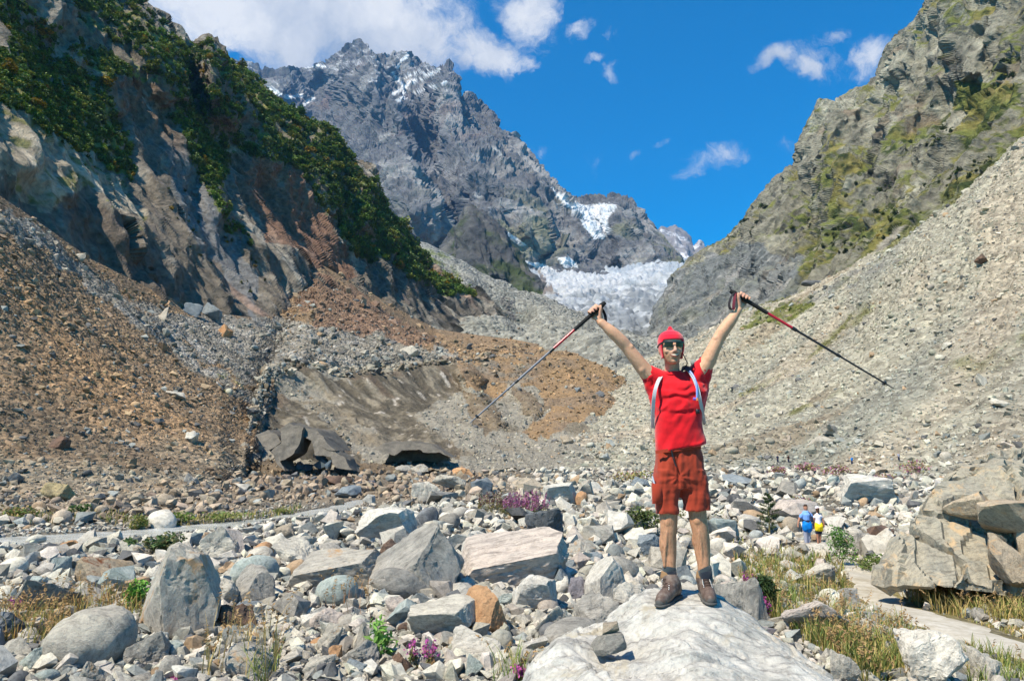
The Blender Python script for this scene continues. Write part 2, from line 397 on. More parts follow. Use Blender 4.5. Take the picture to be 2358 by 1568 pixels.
c = cmix(c, (.23, .20, .18), pip(wx, wy, [(1180,660),(1230,632),(1275,640),(1290,665),(1230,672),(1185,672)]) * 1.0)
l.build('glacier', terrain_mat('glacier_ice', 1 / 9, .7, 6, rough=.7, grain=.28, spec=.3), c)
# rock step beside the ice
# ---------------------------------------------------------------- grey debris slope and debris covered ice
l = Land([[(900,540,1050),(985,560,1050),(1060,600,1050),(1130,640,1050),(1190,690,1050),(1250,712,1050),(1330,748,1050),(1420,785,1050),(1500,810,1050),(1700,810,1050)],
          [(900,560,900),(985,583,900),(1060,612,900),(1130,645,900),(1190,672,900),(1250,692,900),(1330,730,850),(1420,768,780),(1500,792,720),(1700,790,700)],
          [(900,720,560),(985,720,560),(1060,735,570),(1130,740,580),(1190,742,590),(1250,748,560),(1330,765,500),(1420,785,460),(1500,805,430),(1700,800,430)],
          [(900,900,300),(985,900,300),(1060,895,300),(1130,890,300),(1190,885,300),(1250,885,300),(1330,885,300),(1420,890,300),(1500,890,300),(1700,890,300)]], 260, 150, [0, .1, .5, 1])
l.relief([(1190,690),(1260,700),(1330,738),(1400,775),(1470,800)], 60, 30)
l.relief([(1130,660),(1180,700),(1230,780)], 40, -40)
l.relief([(1060,640),(1110,690),(1160,730)], 30, 18)
l.displace(9 * fbm(l.P / 50, 5) * 2 + 4 * (ridged(strat(l.P / 22, (.7, -.6, -.4), .3), 3) - .6), sstep(0, .1, l.v))
wx, wy = l.warp(16, 60, 5); nf = fbm(l.P / 14, 4)
c = np.ones(l.P.shape) * (.31, .315, .285)
c = cmix(c, (.215, .225, .205), sstep(-.1, .3, fbm(l.P / 50 + 3, 4)))
c = cmix(c, (.15, .19, .05), sstep(.0, .2, fbm(l.P / 20 + 3, 4)) * pip(wx, wy, [(960,560),(1050,600),(1060,650),(1010,640)]) * .8)
c = cmix(c, (.16, .17, .165), sstep(.1, .35, nf) * pip(wx, wy, [(1290,740),(1520,770),(1520,860),(1290,860)]) * .8)
c = cmix(c, (.15, .15, .15), pip(wx, wy, [(1155,680),(1180,690),(1200,740),(1180,735)]) * .8)
M_DEBRIS = terrain_mat('debris', 1 / 5, .8, 3, stones=.35)
l.build('lateral_moraine', M_DEBRIS, c); debris = l

# ---------------------------------------------------------------- right mountain
ridge = [(1504,800,870),(1509,712,880),(1540,660,900),(1565,630,920),(1592,602,940),(1640,570,900),(1682,540,860),(1740,470,820),(1772,432,800),(1800,402,780),(1828,388,760),(1842,340,750),(1866,292,740),(1886,238,730),(1905,246,720),(1930,240,700),(1962,212,690),(1985,206,680),(2003,196,670),(2022,180,660),(2040,130,650),(2062,95,630),(2092,72,610),(2112,45,600),(2130,24,590),(2152,0,570),(2260,-95,520),(2450,-240,450),(2680,-400,400)]
back = [(x - 15, y + 50, d * 1.3) for x, y, d in ridge]
basex = np.linspace(1508, 2760, len(ridge)); by = np.interp(basex, [1440,1620,1720,1830,1950,2050,2200,2358,2600,2760], [850,830,780,740,680,620,540,430,250,160]); bd = np.interp(basex, [1440,1720,1950,2200,2358,2760], [520,400,330,280,255,215])
base = list(zip(basex, by, bd))
mid = [((x + b[0]) / 2, y + (b[1] - y) * .5, math.exp(.5 * math.log(d) + .5 * math.log(b[2])) * 1.05) for (x, y, d), b in zip(ridge, base)]
l = Land([back, ridge, mid, base], 540, 420, [0, .05, .5, 1])
for pl, w, a in (([(1886,240),(1900,340),(1960,440),(1950,560)], 60, 26), ([(2062,100),(2080,220),(2040,340),(2060,430)], 60, 24), ([(2160,0),(2230,120),(2240,190)], 60, 30), ([(1740,470),(1760,560),(1740,640)], 60, 22), ([(1640,575),(1620,680),(1560,750)], 50, 30)):
    l.relief(pl, w, a, -.2)
for pl, w, a in (([(2190,50),(2250,110),(2300,165)], 34, -16), ([(2150,40),(2175,110),(2195,190)], 24, -18), ([(1985,220),(2010,300),(1990,420)], 40, -16), ([(1830,400),(1860,500),(1840,620)], 50, -16), ([(1500,720),(1560,660)], 20, -14)):
    l.relief(pl, w, a)
l.soften(10); vm = lerp(.35, 1, sstep(.03, .1, l.v))
l.displace(13 * (ridged(strat(l.P / 70, (.45, -.15, -.85), .32), 5) - .62) * 2, vm)
l.displace(4 * (ridged(strat(l.P / 18, (-.45, -.2, -.8), .4), 2) - .6) * 2, vm)
n = l.normals(); wx, wy = l.warp(22, 70, 7); nf = fbm(l.P / 24, 5); nz = fbm(l.P / 70 + 4, 4)
c = np.ones(l.P.shape) * (.265, .25, .19)
c = cmix(c, (.42, .40, .31), sstep(.0, .35, nz + nf * .4))
c = cmix(c, (.125, .12, .10), sstep(.05, .4, fbm(strat(l.P / 14, (.3, 0, -1), .4) + 8, 4)) * .8)
blue = pip(wx, wy, [(1440,900),(1500,690),(1570,610),(1640,590),(1740,560),(1850,600),(1830,690),(1700,760)])
c = cmix(c, cmix(np.ones(l.P.shape) * (.19, .205, .205), (.36, .35, .33), sstep(.0, .35, fbm(strat(l.P / 18, (.8, -.3, .45), .25), 5))), blue * .9)
gz = sstep(260, 480, wy + (wx - 2000) * .55) * sstep(1650, 1800, wx - wy * .2)
gr = sstep(.02, .22, fbm(strat(l.P / 40, (.75, .2, -.6), .5) + 14, 5) - .04 + gz * .26 + (n[..., 2] - .45) * .5)
gr = np.maximum(gr, pip(wx, wy, [(2200,190),(2260,185),(2335,200),(2340,240),(2300,270),(2230,275),(2205,240)]) * 1.0)
gr = np.maximum(gr, pip(wx, wy, [(2050,560),(2180,430),(2290,360),(2360,300),(2500,180),(2500,230),(2360,345),(2250,420),(2130,520)]) * sstep(-.25, .0, nf))
gr *= 1 - blue * .8
c = cmix(c, cmix(np.ones(l.P.shape) * (.15, .17, .035), (.23, .20, .055), sstep(-.1, .3, fbm(l.P / 30 + 2, 3))), gr * .92)
dk = sstep(.12, .26, fbm(l.P / 9 + 33, 4) + gz * .12) * gr
c = cmix(c, (.035, .055, .018), dk * .9)
c = cmix(c, (.36, .33, .27), pip(wx * .4 + l.px * .6, wy * .4 + l.py * .6, [(1945,625),(1980,600),(2050,545),(2085,515),(2075,545),(2040,590),(1990,618)]) * 1.0)
c = cmix(c, (.26, .19, .13), sstep(.3, .5, fbm(l.P / 50 + 71, 3)) * .6)
M_RIGHT = terrain_mat('crag_rock', 1 / 5, .95, 3.2, grain=.55)
l.build('right_mountain', M_RIGHT, c, False); rmount = l

# ---------------------------------------------------------------- right scree slope
top = [(1330,905,300),(1400,868,320),(1480,836,330),(1560,800,330),(1620,768,320),(1690,725,300),(1722,712,290),(1780,698,275),(1830,680,265),(1900,645,255),(1950,622,245),(2050,566,230),(2140,500,218),(2200,462,210),(2358,326,190),(2600,140,172),(2760,30,165)]
tb = [(x - 8, y + 22, d * 1.12) for x, y, d in top]
bot = [(1000,1078,114),(1090,1078,114),(1180,1078,114),(1280,1079,110),(1370,1080,108),(1450,1081,106),(1520,1082,104),(1600,1084,100),(1680,1086,96),(1760,1088,94),(1840,1090,91),(1920,1093,86),(2000,1096,82),(2100,1100,78),(2300,1108,70),(2600,1122,60),(2760,1130,55)]
mid = [(x * .5 + b[0] * .5, y * .5 + b[1] * .5 + 8, math.exp(.5 * math.log(d) + .5 * math.log(b[2]))) for (x, y, d), b in zip(top, bot)]
low_ = [(b[0], HORIZON + F * 5.4 / (b[2] * .85), b[2] * .85) for b in bot]
l = Land([tb, top, mid, bot, low_], 460, 260, [0, .03, .5, .94, 1])
l.relief([(1722,712),(1650,790),(1560,870),(1420,960)], 40, 9)
l.relief([(2000,600),(1900,700),(1750,850),(1600,960)], 70, -7)
l.relief([(2300,420),(2150,600),(1980,800),(1800,960)], 60, 6)
l.displace(1.6 * fbm(strat(l.P / 16, (-.7, -.5, -.5), .35), 5) * 2, sstep(.0, .05, l.v))
l.displace(.55 * (ridged(l.P / 3.2, 3) - .6) * 2 * (l.d / 150), sstep(.0, .05, l.v))
wx, wy = l.warp(14, 60, 9); nf = fbm(l.P / 6, 4)
c = np.ones(l.P.shape) * (.385, .37, .30)
c = cmix(c, (.30, .30, .255), sstep(-.05, .25, fbm(strat(l.P / 22, (-.7, -.5, -.5), .22), 4)))
c = cmix(c, (.42, .37, .29), sstep(.08, .3, fbm(strat(l.P / 26 + 9, (-.7, -.5, -.5), .25), 4)) * .8)
c = cmix(c, (.30, .24, .165), sstep(.22, .4, fbm(strat(l.P / 20 + 19, (-.7, -.5, -.5), .2), 4)) * .6)
edge = np.clip(1 - (l.v - .03) / .09, 0, 1)
c = cmix(c, (.14, .145, .045), sstep(.0, .2, fbm(strat(l.P / 14 + 5, (-.7, -.5, -.5), .4), 4) + edge * .3 - .22) * (wx > 1700) * .9)
for pl, w in (([(1740,735),(1790,725),(1850,702)], 16), ([(1700,755),(1780,735),(1830,720)], 7), ([(1920,660),(1960,645)], 9)):
    d_, _, _ = seg_dist(wx, wy, pl); c = cmix(c, (.13, .145, .04), (d_ < w) * sstep(-.3, .1, nf))
c = cmix(c, (.21, .21, .20), pip(wx, wy, [(1830,700),(1950,625),(2080,590),(2000,650),(1900,690)]) * sstep(-.2, .2, nf) * .8)
M_SCREE = terrain_mat('scree', 1 / 1.6, .9, 1.2, stones=.9, grain=.35)
c = c * 1.1; l.build('scree_slope', M_SCREE, c); scree = l

# ---------------------------------------------------------------- left mountain
ridge = [(-1150,-760,150),(-330,-420,230),(-120,-330,280),(0,-255,310),(120,-160,350),(215,-80,380),(290,-18,410),(312,4,415),(340,28,420),(375,55,430),(400,64,440),(416,82,440),(433,128,450),(445,134,460),(458,112,470),(480,90,475),(497,106,480),(520,142,500),(545,164,520),(590,200,530),(640,242,540),(672,262,545),(700,292,550),(730,300,560),(762,312,570),(778,345,575),(800,376,580),(828,386,590),(850,392,600),(862,430,605),(872,462,610),(905,505,620),(940,560,630),(975,605,640),(1010,640,645),(1060,668,650),(1100,690,660),(1150,722,670),(1200,758,680),(1229,782,690),(1245,800,690)]
back = [(x + 25, y + 55, d * 1.3) for x, y, d in ridge]
by_ = lambda x: np.interp(x, [-1150,-330,0,100,200,330,430,580,720,860,1000,1130,1245], [160,420,570,640,700,760,800,840,830,815,830,840,850])
bd_ = lambda x: np.interp(x, [-1150,-330,0,200,430,580,720,860,1000,1245], [66,100,124,152,200,238,300,370,440,560])
base = [(x, float(by_(x)), float(bd_(x))) for x, y, d in ridge]
mid = [(x, y + (b[1] - y) * .5, math.exp(.45 * math.log(d) + .55 * math.log(b[2]))) for (x, y, d), b in zip(ridge, base)]
l = Land([back, ridge, mid, base], 670, 470, [0, .045, .5, 1], .10)
for pl, w, a, sk in (([(-80,160),(60,262),(150,345),(235,420),(330,545),(420,700)], 105, 11, -.3), ([(360,230),(440,380),(560,520),(650,620),(725,720)], 80, 11, -.35), ([(560,330),(640,420),(700,520),(760,640)], 40, 10, 0),
                     ([(800,470),(880,590),(1000,680),(1160,750)], 75, 16, -.2), ([(40,330),(120,430),(220,520),(300,640)], 60, 6, -.4), ([(480,95),(500,200),(560,300)], 60, 22, 0), ([(312,10),(330,120),(420,230)], 70, 20, 0),
                     ([(700,300),(740,400),(820,500)], 50, 16, 0), ([(850,395),(870,500),(930,580)], 40, 16, 0), ([(420,520),(500,590),(580,700)], 30, 7, 0)):
    l.relief(pl, w, a, sk)
for pl, w, a in (([(300,180),(360,300),(430,440),(520,580),(590,740)], 62, -13), ([(600,380),(680,470),(740,560),(800,650)], 60, -13), ([(140,450),(220,560),(330,670)], 50, -8), ([(440,140),(450,230),(520,340)], 45, -22), ([(240,250),(300,350),(360,440)], 45, -10), ([(820,560),(850,640),(880,700)], 36, -12), ([(1000,690),(1060,760)], 26, -8)):
    l.relief(pl, w, a)
l.soften(10); vm = lerp(.35, 1, sstep(.03, .1, l.v)); fall = (.72, -.30, -.62)
l.displace(9 * (ridged(strat(l.P / 62, fall, .32), 5) - .62) * 2 * (l.d / 300) ** .5, vm)
l.displace(3.0 * (ridged(strat(l.P / 15, fall, .3), 3) - .6) * 2 * (l.d / 250) ** .6, vm)
n = l.normals(); wx, wy = l.warp(20, 60, 11); nf = fbm(strat(l.P / 12, fall, .4), 5); nz = fbm(l.P / 45 + 2, 4)
c = np.ones(l.P.shape) * (.170, .145, .115)
c = cmix(c, (.31, .28, .235), sstep(.02, .35, nf * .8 + nz * .5))
c = cmix(c, (.14, .125, .11), sstep(.1, .4, fbm(strat(l.P / 9 + 6, fall, .3), 4)) * .75)
V1 = [(-400,-500),(310,0),(430,120),(480,90),(600,190),(770,310),(880,460),(1010,630),(1080,690),(990,660),(905,610),(815,590),(775,520),(690,470),(640,400),(560,355),(505,362),(500,440),(560,540),(590,560),(520,520),(470,440),(425,340),(400,250),(372,195),(262,172),(255,235),(300,330),(300,420),(250,385),(130,318),(0,232),(-400,60)]
veg = pip(wx, wy, V1).astype(float)
up = sstep(330, 120, wy - (wx - 300) * .35)            # towards the rocky crest the cover thins
grass = veg * sstep(-.20, .12, fbm(l.P / 22 + 3, 4) + (n[..., 2] - .45) * .7 - up * .12)
c = cmix(c, cmix(np.ones(l.P.shape) * (.115, .15, .034), (.23, .215, .062), sstep(.0, .3, fbm(l.P / 26 + 8, 4) + up * .25)), grass * .95)
scar = pip(wx * .6 + l.px * .4, wy * .6 + l.py * .4, [(262,182),(300,180),(372,196),(392,260),(425,345),(500,470),(595,650),(588,745),(520,640),(430,530),(395,410),(330,300),(280,250)])
scol = cmix(cmix(np.ones(l.P.shape) * (.17, .12, .085), (.18, .18, .18), sstep(260, 420, wy)), (.36, .35, .34), sstep(.2, .5, nf) * .7)
c = cmix(c, scol, scar * .95)
scar2 = pip(wx * .6 + l.px * .4, wy * .6 + l.py * .4, [(505,352),(570,352),(690,392),(735,470),(790,560),(815,650),(770,660),(690,580),(620,560),(570,470)])
c = cmix(c, cmix(np.ones(l.P.shape) * (.20, .115, .078), (.32, .22, .165), sstep(.1, .4, nf)), scar2 * .9)
pale = pip(wx, wy, [(-400,60),(0,235),(90,275),(210,350),(300,440),(340,520),(290,490),(200,440),(140,430),(110,500),(60,470),(30,400),(-400,250)])
c = cmix(c, cmix(np.ones(l.P.shape) * (.34, .29, .215), (.50, .43, .33), sstep(-.05, .3, nf)), pale * .85)
c = cmix(c, (.15, .15, .04), pale * sstep(.1, .25, fbm(l.P / 7 + 44, 4)) * .8)
dkf = pip(wx, wy, [(130,440),(230,470),(320,560),(420,690),(330,680),(230,600),(160,520)])
c = cmix(c, (.13, .10, .078), dkf * .7)
pk = sstep(.28, .42, fbm(strat(l.P / 16 + 81, fall, .25), 4)) * sstep(420, 520, wy)
c = cmix(c, (.32, .22, .17), pk * .75)
c = cmix(c, (.11, .11, .11), pip(wx, wy, [(830,590),(910,600),(1010,660),(1240,780),(1100,800),(960,740),(880,690)]) * .6 * sstep(.1, -.2, nf))
M_LEFT = terrain_mat('cliff_rock', 1 / 2.6, .95, 1.8, grain=.6)
c = c * 1.18; l.build('left_mountain', M_LEFT, c, False); lmount = l; lveg = veg * (1 - scar) * (1 - scar2); lup = up

# ---------------------------------------------------------------- brown talus on the left
cols = [((-1150,10,56),(-1150,1170,38)),((-330,300,84),(-330,1152,44)),((-150,395,98),(-150,1152,44)),((0,485,112),(0,1152,44)),((100,553,125),(110,1152,44.5)),((200,625,140),(220,1150,45)),((330,690,165),(330,1148,46)),((430,735,190),(430,1145,47.5)),
        ((500,752,208),(510,1130,56)),((580,762,225),(575,1095,86)),((640,752,262),(606,985,128)),((700,660,340),(640,850,188)),((735,628,370),(700,836,192)),((780,660,372),(800,852,205)),((850,706,378),(900,842,222)),((930,752,390),(965,830,238)),((1000,788,400),(1050,830,246)),((1080,800,405),(1140,818,256)),((1180,812,400),(1230,816,262)),((1300,835,390),(1330,822,266))]
top = [a for a, b in cols]; bot = [b for a, b in cols]
tb = [(x + 6, y - 30, d * 1.10) for x, y, d in top]
mid = [((x + b[0]) / 2, y * .5 + b[1] * .5 + (10 if b[1] > 1000 else 0), math.exp(.5 * math.log(d) + .5 * math.log(b[2]))) for (x, y, d), b in zip(top, bot)]
bb = [(x, y + 25, d * (.9 if y > 1100 else 1.02)) for x, y, d in bot]
l = Land([tb, top, mid, bot, bb], 490, 250, [0, .04, .5, .95, 1], .12)
l.relief([(0,800),(120,850),(260,900),(400,950)], 50, 2.2); l.relief([(300,620),(420,760),(560,860),(640,900)], 40, -2.5)
l.relief([(330,720),(440,760),(560,830)], 40, 4)
l.displace(.9 * fbm(strat(l.P / 9, fall, .35), 5) * 2 * (l.d / 100), sstep(0, .05, l.v) * sstep(1, .9, l.v))
l.displace(.30 * (ridged(l.P / 2.0, 3) - .6) * 2 * (l.d / 100), sstep(0, .05, l.v))
wx, wy = l.warp(20, 70, 13); nf = fbm(l.P / 4, 4); nz = fbm(l.P / 14, 4)
c = np.ones(l.P.shape) * (.255, .185, .12)
c = cmix(c, (.305, .205, .12), sstep(.0, .3, nz)); c = cmix(c, (.19, .145, .10), sstep(.02, .3, fbm(strat(l.P / 9 + 7, fall, .25), 4)))
c = cmix(c, (.30, .27, .21), sstep(960, 1120, wy) * sstep(-.1, .25, nz + .15) * .8)
gy = pip(wx, wy, [(-400,380),(30,500),(130,560),(240,650),(360,740),(470,840),(640,930),(620,990),(560,930),(440,850),(330,760),(230,690),(130,600),(20,540),(-400,420)])
gy |= pip(wx, wy, [(300,690),(440,720),(560,740),(760,740),(900,770),(980,810),(1060,815),(960,850),(800,870),(660,860),(600,900),(470,830)])
gcol = cmix(np.ones(l.P.shape) * (.21, .20, .175), (.33, .32, .295), sstep(.0, .3, nf + nz * .4))
c = cmix(c, gcol, gy * .95)
fan = pip(wx, wy, [(690,620),(780,640),(900,720),(1010,790),(960,800),(840,775),(740,740),(690,700)])
c = cmix(c, cmix(np.ones(l.P.shape) * (.20, .135, .095), (.26, .17, .12), sstep(0, .3, nz)), fan * .95)
c = cmix(c, (.12, .15, .035), (sstep(.1, .3, nf) * pip(wx, wy, [(480,860),(560,870),(600,910),(500,900)])) * .9)
M_TALUS = terrain_mat('talus', 1 / .9, .9, .7, stones=1.5, grain=.4)
c = c * 1.2; l.build('talus_slope', M_TALUS, c); talus = l

# ---------------------------------------------------------------- ice hollow with dirt covered ice walls, and the ochre mound
cols = [((548,1075,86),(548,1090,82),(550,1105,76),(555,1120,70)),((578,965,120),(585,1005,114),(600,1050,104),(600,1095,88)),((612,838,176),(630,905,158),(650,990,128),(660,1100,84)),((690,834,189),(714,905,171),(750,990,132),(745,1098,86)),((800,852,205),(830,925,180),(850,1000,142),(835,1094,88)),
        ((900,842,222),(930,920,192),(940,1000,150),(930,1092,90)),((965,830,238),(990,900,206),(1000,970,165),(1000,1090,92)),((1050,830,244),(1080,895,214),(1090,960,172),(1080,1090,92)),((1140,818,252),(1160,890,222),(1170,960,180),(1160,1085,100)),((1200,815,254),(1220,880,228),(1230,950,186),(1230,1080,108)),((1270,821,256),(1285,880,232),(1290,940,190),(1300,1078,112)),
        ((1335,823,258),(1345,875,234),(1350,930,195),(1380,1070,125)),((1400,848,256),(1405,885,238),(1405,930,205),(1440,1050,150)),((1448,884,250),(1450,905,238),(1448,935,220),(1480,1020,170)),((1474,914,246),(1474,928,240),(1474,945,230),(1500,1000,190)),((1490,945,242),(1490,955,238),(1490,965,234),(1520,1000,200))]
rows = [[c_[k] for c_ in cols] for k in range(4)]
bk = [(x + (10 if x > 1050 else 0), y + (14 if x > 1050 else 2), d * 1.14) for x, y, d in rows[0]]
l = Land([bk] + rows, 420, 210, [0, .04, .38, .7, 1])
pass         # deep trough down the left wall
l.relief([(800,850),(880,890),(950,930),(985,985),(1000,1050)], 60, 8, -.3)
l.relief([(700,840),(800,930),(900,1040)], 26, 5)
l.relief([(960,960),(1010,925),(1050,900),(1080,905)], 40, -4)
l.relief([(1050,835),(1090,900),(1110,940),(1170,990)], 30, 10, .2)
l.relief([(1180,880),(1215,930),(1235,965)], 26, 7, .3)
l.relief([(1110,880),(1140,930)], 22, -6)
icev = np.stack([l.px / 90, l.py / 90, 0 * l.px], -1)
wx, wy = l.warp(10, 50, 15)
ice = pip(wx, wy, [(640,838),(690,832),(720,850),(800,878),(805,856),(880,858),(950,838),(1040,828),(1060,850),(1070,905),(1040,915),(985,935),(955,965),(990,985),(1060,1040),(1065,1060),(1000,1062),(880,1060),(800,990),(700,900)])
ice &= ~pip(wx, wy, [(650,862),(676,850),(730,890),(800,955),(880,1005),(960,1060),(860,1075),(800,1010),(720,930)])
ice |= pip(wx, wy, [(600,880),(640,900),(740,960),(830,1060),(800,1075),(720,1010),(600,985)])
ice |= pip(wx, wy, [(1070,900),(1130,920),(1170,985),(1130,1000),(1090,985)]); ice |= pip(wx, wy, [(1175,890),(1215,900),(1270,940),(1235,965),(1205,950)])
run = ridged(strat(l.P / 5.5, (.45, -.55, -.7), .10), 4) - .6
l.displace(.9 * fbm(l.P / 10, 5) * 2, sstep(0, .05, l.v) * (1 - .55 * ice))
l.displace(1.5 * run, sstep(0, .05, l.v) * ice)
l.displace(.45 * (ridged(l.P / 3, 3) - .6) * 2, sstep(0, .05, l.v) * (1 - .9 * ice))
nf = fbm(l.P / 5, 4); nz = fbm(l.P / 16 + 5, 4)
c = np.ones(l.P.shape) * (.33, .305, .25)
c = cmix(c, (.25, .215, .16), sstep(.0, .3, nz))
och = pip(wx, wy, [(1040,820),(1120,815),(1200,805),(1340,812),(1500,900),(1500,940),(1400,950),(1320,985),(1230,1010),(1200,990),(1270,950),(1240,900),(1180,880),(1150,930),(1080,890)])
c = cmix(c, cmix(np.ones(l.P.shape) * (.33, .215, .115), (.27, .195, .13), sstep(-.05, .25, nz)), och * .92)
gm = pip(wx, wy, [(1040,815),(1180,815),(1240,850),(1200,900),(1130,880),(1090,850)])
c = cmix(c, (.24, .225, .19), gm * sstep(-.1, .2, nf) * .7)
st = fbm(strat(l.P / 3.2, (.45, -.55, -.7), .10), 4)
icol = cmix(np.ones(l.P.shape) * (.115, .10, .075), (.28, .245, .185), sstep(-.12, .32, st)); icol = cmix(icol, (.50, .46, .40), sstep(.26, .42, fbm(strat(l.P / 2.2 + 9, (.4, -.6, -.7), .05), 3)))
icol = cmix(icol, (.26, .20, .135), sstep(1000, 1100, wx) * .6); icol = cmix(icol, (.17, .125, .09), sstep(.12, .35, fbm(strat(l.P / 6 + 3, (.45, -.55, -.7), .12), 4)) * .7)
c = cmix(c, icol, ice * .97)
c = cmix(c, (.19, .135, .085), pip(wx, wy, [(540,1070),(720,1075),(930,1070),(960,1125),(540,1140)]) * .8)
l.build('moraine_hollow', terrain_mat('moraine', 1 / 1.0, .9, .9, stones=0, grain=.45), c); hollow = l; hice = ice

# ---------------------------------------------------------------- valley floor
GP = np.array([(0,-20,1.3),(-20,-20,1.2),(20,-20,.9),(0,0,1.3),(-4,4,1.25),(4,4,1.15),(0,7,1.2),(-5,8,1.15),(-9,11,1.1),(3,9,1.1),(-3,12,1.15),(-8,15,1.0),(0,15,1.2),(2,20,1.25),(-3,20,1.0),(-12,17,.85),(-17,24,.0),(-13,28.5,.0),(-9.6,34,.0),(-24,20,.0),(-15,21.5,.30),(-11,25.5,.35),(-21,18.5,.35),(-8,30,.45),(-5,29,.8),(0,28,1.15),(3,25,.95),
    (5,7,.75),(6.5,9,.5),(8,11,.42),(9,15,.15),(10,20,-.2),(10,25,-.5),(13,34,-1.25),(13.8,34.5,-1.25),(12,31,-1.1),(15,37,-1.2),(16,30,-.8),(6,19,.5),(7,30,-.1),(5,40,.3),(14,46,-.3),(20,60,.4),(0,45,.35),(-9,50,0),(10,90,0),(-20,42,.1),(-35,46,.3),(-60,46,.5),(-19,78,.0),(0,110,0),(30,100,.3),(0,170,-1),(60,170,-1),(-60,100,-1),(14,14,.3),(20,18,.2),(-40,25,.2),(30,25,-.3),(45,60,.2),(-30,10,.9),(0,400,-4),(200,300,-4),(-200,300,-4)], float)
RIV = [(-60,14.5),(-38,17.5),(-24,21.3),(-17,24.6),(-13,28.3),(-10,33.2),(-9.2,40),(-9.0,46)]
def g0(x, y):
    x, y = np.asarray(x, float), np.asarray(y, float); sh_ = np.broadcast(x, y).shape
    x, y = np.broadcast_to(x, sh_).ravel(), np.broadcast_to(y, sh_).ravel()
    s_ = 1.2 + .06 * np.abs(y)
    z = np.zeros(x.shape); w_ = np.zeros(x.shape)
    for gx, gy_, gz_ in GP:
        w = 1 / ((((x - gx) ** 2 + (y - gy_) ** 2) / s_ ** 2) + .6) ** 2; z += w * gz_; w_ += w
    return (z / w_).reshape(sh_)
def river_w(y): return np.interp(y, [14, 24, 34, 40, 48, 78], [2.6, 2.1, 1.0, .6, .3, .35])
def ground(x, y):
    x, y = np.asarray(x, float), np.asarray(y, float)
    z = g0(x, y); d, _, _ = seg_dist(x + 0 * y, y + 0 * x, RIV); w = river_w(y)
    k = sstep(w * 1.6, w * .8, d); z = lerp(z, np.minimum(z, -.30), k)
    q = np.stack([x + 0 * y, y + 0 * x, 0 * x * y], -1)
    return z + .10 * fbm(q / 1.7, 3) * (1 - k)
def hit(px, py):
    """where the line of sight through px, py meets the valley floor"""
    lo, hi = 3.0, 3.0
    for _ in range(400):
        hi = lo * 1.03; p = at(px, py, hi)
        if p[2] < float(ground(p[0], p[1])): break
        lo = hi
        if hi > 260: break
    for _ in range(14):
        m_ = (lo + hi) / 2; p = at(px, py, m_)
        if p[2] < float(ground(p[0], p[1])): hi = m_
        else: lo = m_
    return at(px, py, hi)
ys = np.concatenate([np.linspace(-16, 2, 14)[:-1], 2 + 8 * (np.exp(np.linspace(0, math.log(36), 330)) - 1) / 1.0, [320, 400, 600, 1000, 2000, 4500, 9500]])
ts = np.linspace(-1.25, 1.25, 380)
X = ts[None, :] * (np.abs(ys)[:, None] + 9); Y = np.repeat(ys[:, None], len(ts), 1)
Z = ground(X, Y); Z[ys > 300] = -6
l = Land.__new__(Land); l.P = np.stack([X, Y, Z], -1); l.nv, l.nu = X.shape; l.px, l.py = proj(l.P); l.d = Y
nz = fbm(l.P / 2.5, 4); nf = fbm(l.P / 7 + 3, 4)
c = np.ones(l.P.shape) * (.20, .185, .155); c = cmix(c, (.12, .11, .09), sstep(-.1, .3, nz)); c = cmix(c, (.24, .19, .135), sstep(34, 48, Y) * sstep(6, -8, X) * .7)
gmask = pip(l.px, l.py, [(1690,1290),(1850,1270),(2060,1260),(2358,1340),(2500,1400),(2500,1640),(1980,1640),(1830,1450),(1720,1400)])
c = cmix(c, (.22, .19, .08), gmask * sstep(-.3, .1, nf + .1) * .85)
rd, _, _ = seg_dist(X, Y, RIV); c = cmix(c, (.15, .14, .12), sstep(2.2, 1.0, rd / river_w(Y)) * .7)
l.build('valley_floor', terrain_mat('gravel', 1 / .16, .8, .06, stones=11., grain=.35), c); floor = l

# river: a strip of milky melt water
def strip(name, pl, wfun, zfun, mat, n=120, m=9):
    pl = np.array(pl, float); s_ = np.concatenate([[0], np.cumsum(np.hypot(*(pl[1:] - pl[:-1]).T))]); t = np.linspace(0, s_[-1], n)
    cx, cy = np.interp(t, s_, pl[:, 0]), np.interp(t, s_, pl[:, 1])
    for _ in range(6):
        cx[1:-1] = (cx[:-2] + cx[1:-1] * 2 + cx[2:]) / 4; cy[1:-1] = (cy[:-2] + cy[1:-1] * 2 + cy[2:]) / 4
    tx, ty = np.gradient(cx), np.gradient(cy); ln = np.hypot(tx, ty); nx, ny = -ty / ln, tx / ln
    k = np.linspace(-1, 1, m); w = wfun(cy, t)
    w = w * (1 + .5 * fbm(np.stack([t / 1.1, 0 * t, 0 * t], -1), 4) * 2)
    X_ = cx[:, None] + nx[:, None] * k * w[:, None]; Y_ = cy[:, None] + ny[:, None] * k * w[:, None]
    V = np.stack([X_, Y_, zfun(X_, Y_, k)], -1).reshape(-1, 3); i = np.arange(n * m).reshape(n, m)
    o = put(name, mesh_np(name, V, np.stack([i[:-1, :-1], i[:-1, 1:], i[1:, 1:], i[1:, :-1]], -1).reshape(-1, 4)), mat)
    return tag(o, kind='structure')
mw, nt, b = principled('melt_water', (.36, .37, .35), .12, .5)
geo = N(nt, 'ShaderNodeNewGeometry'); n1 = noise(nt, geo.outputs['Position'], 2.2, 6, .6, .6); n2 = noise(nt, geo.outputs['Position'], 1.1, 4, .6)
L(nt, ramp(nt, n2.outputs['Fac'], [(.35, (.38, .39, .36)), (.55, (.50, .51, .48)), (.72, (.75, .75, .73))]), b.inputs['Base Color'])
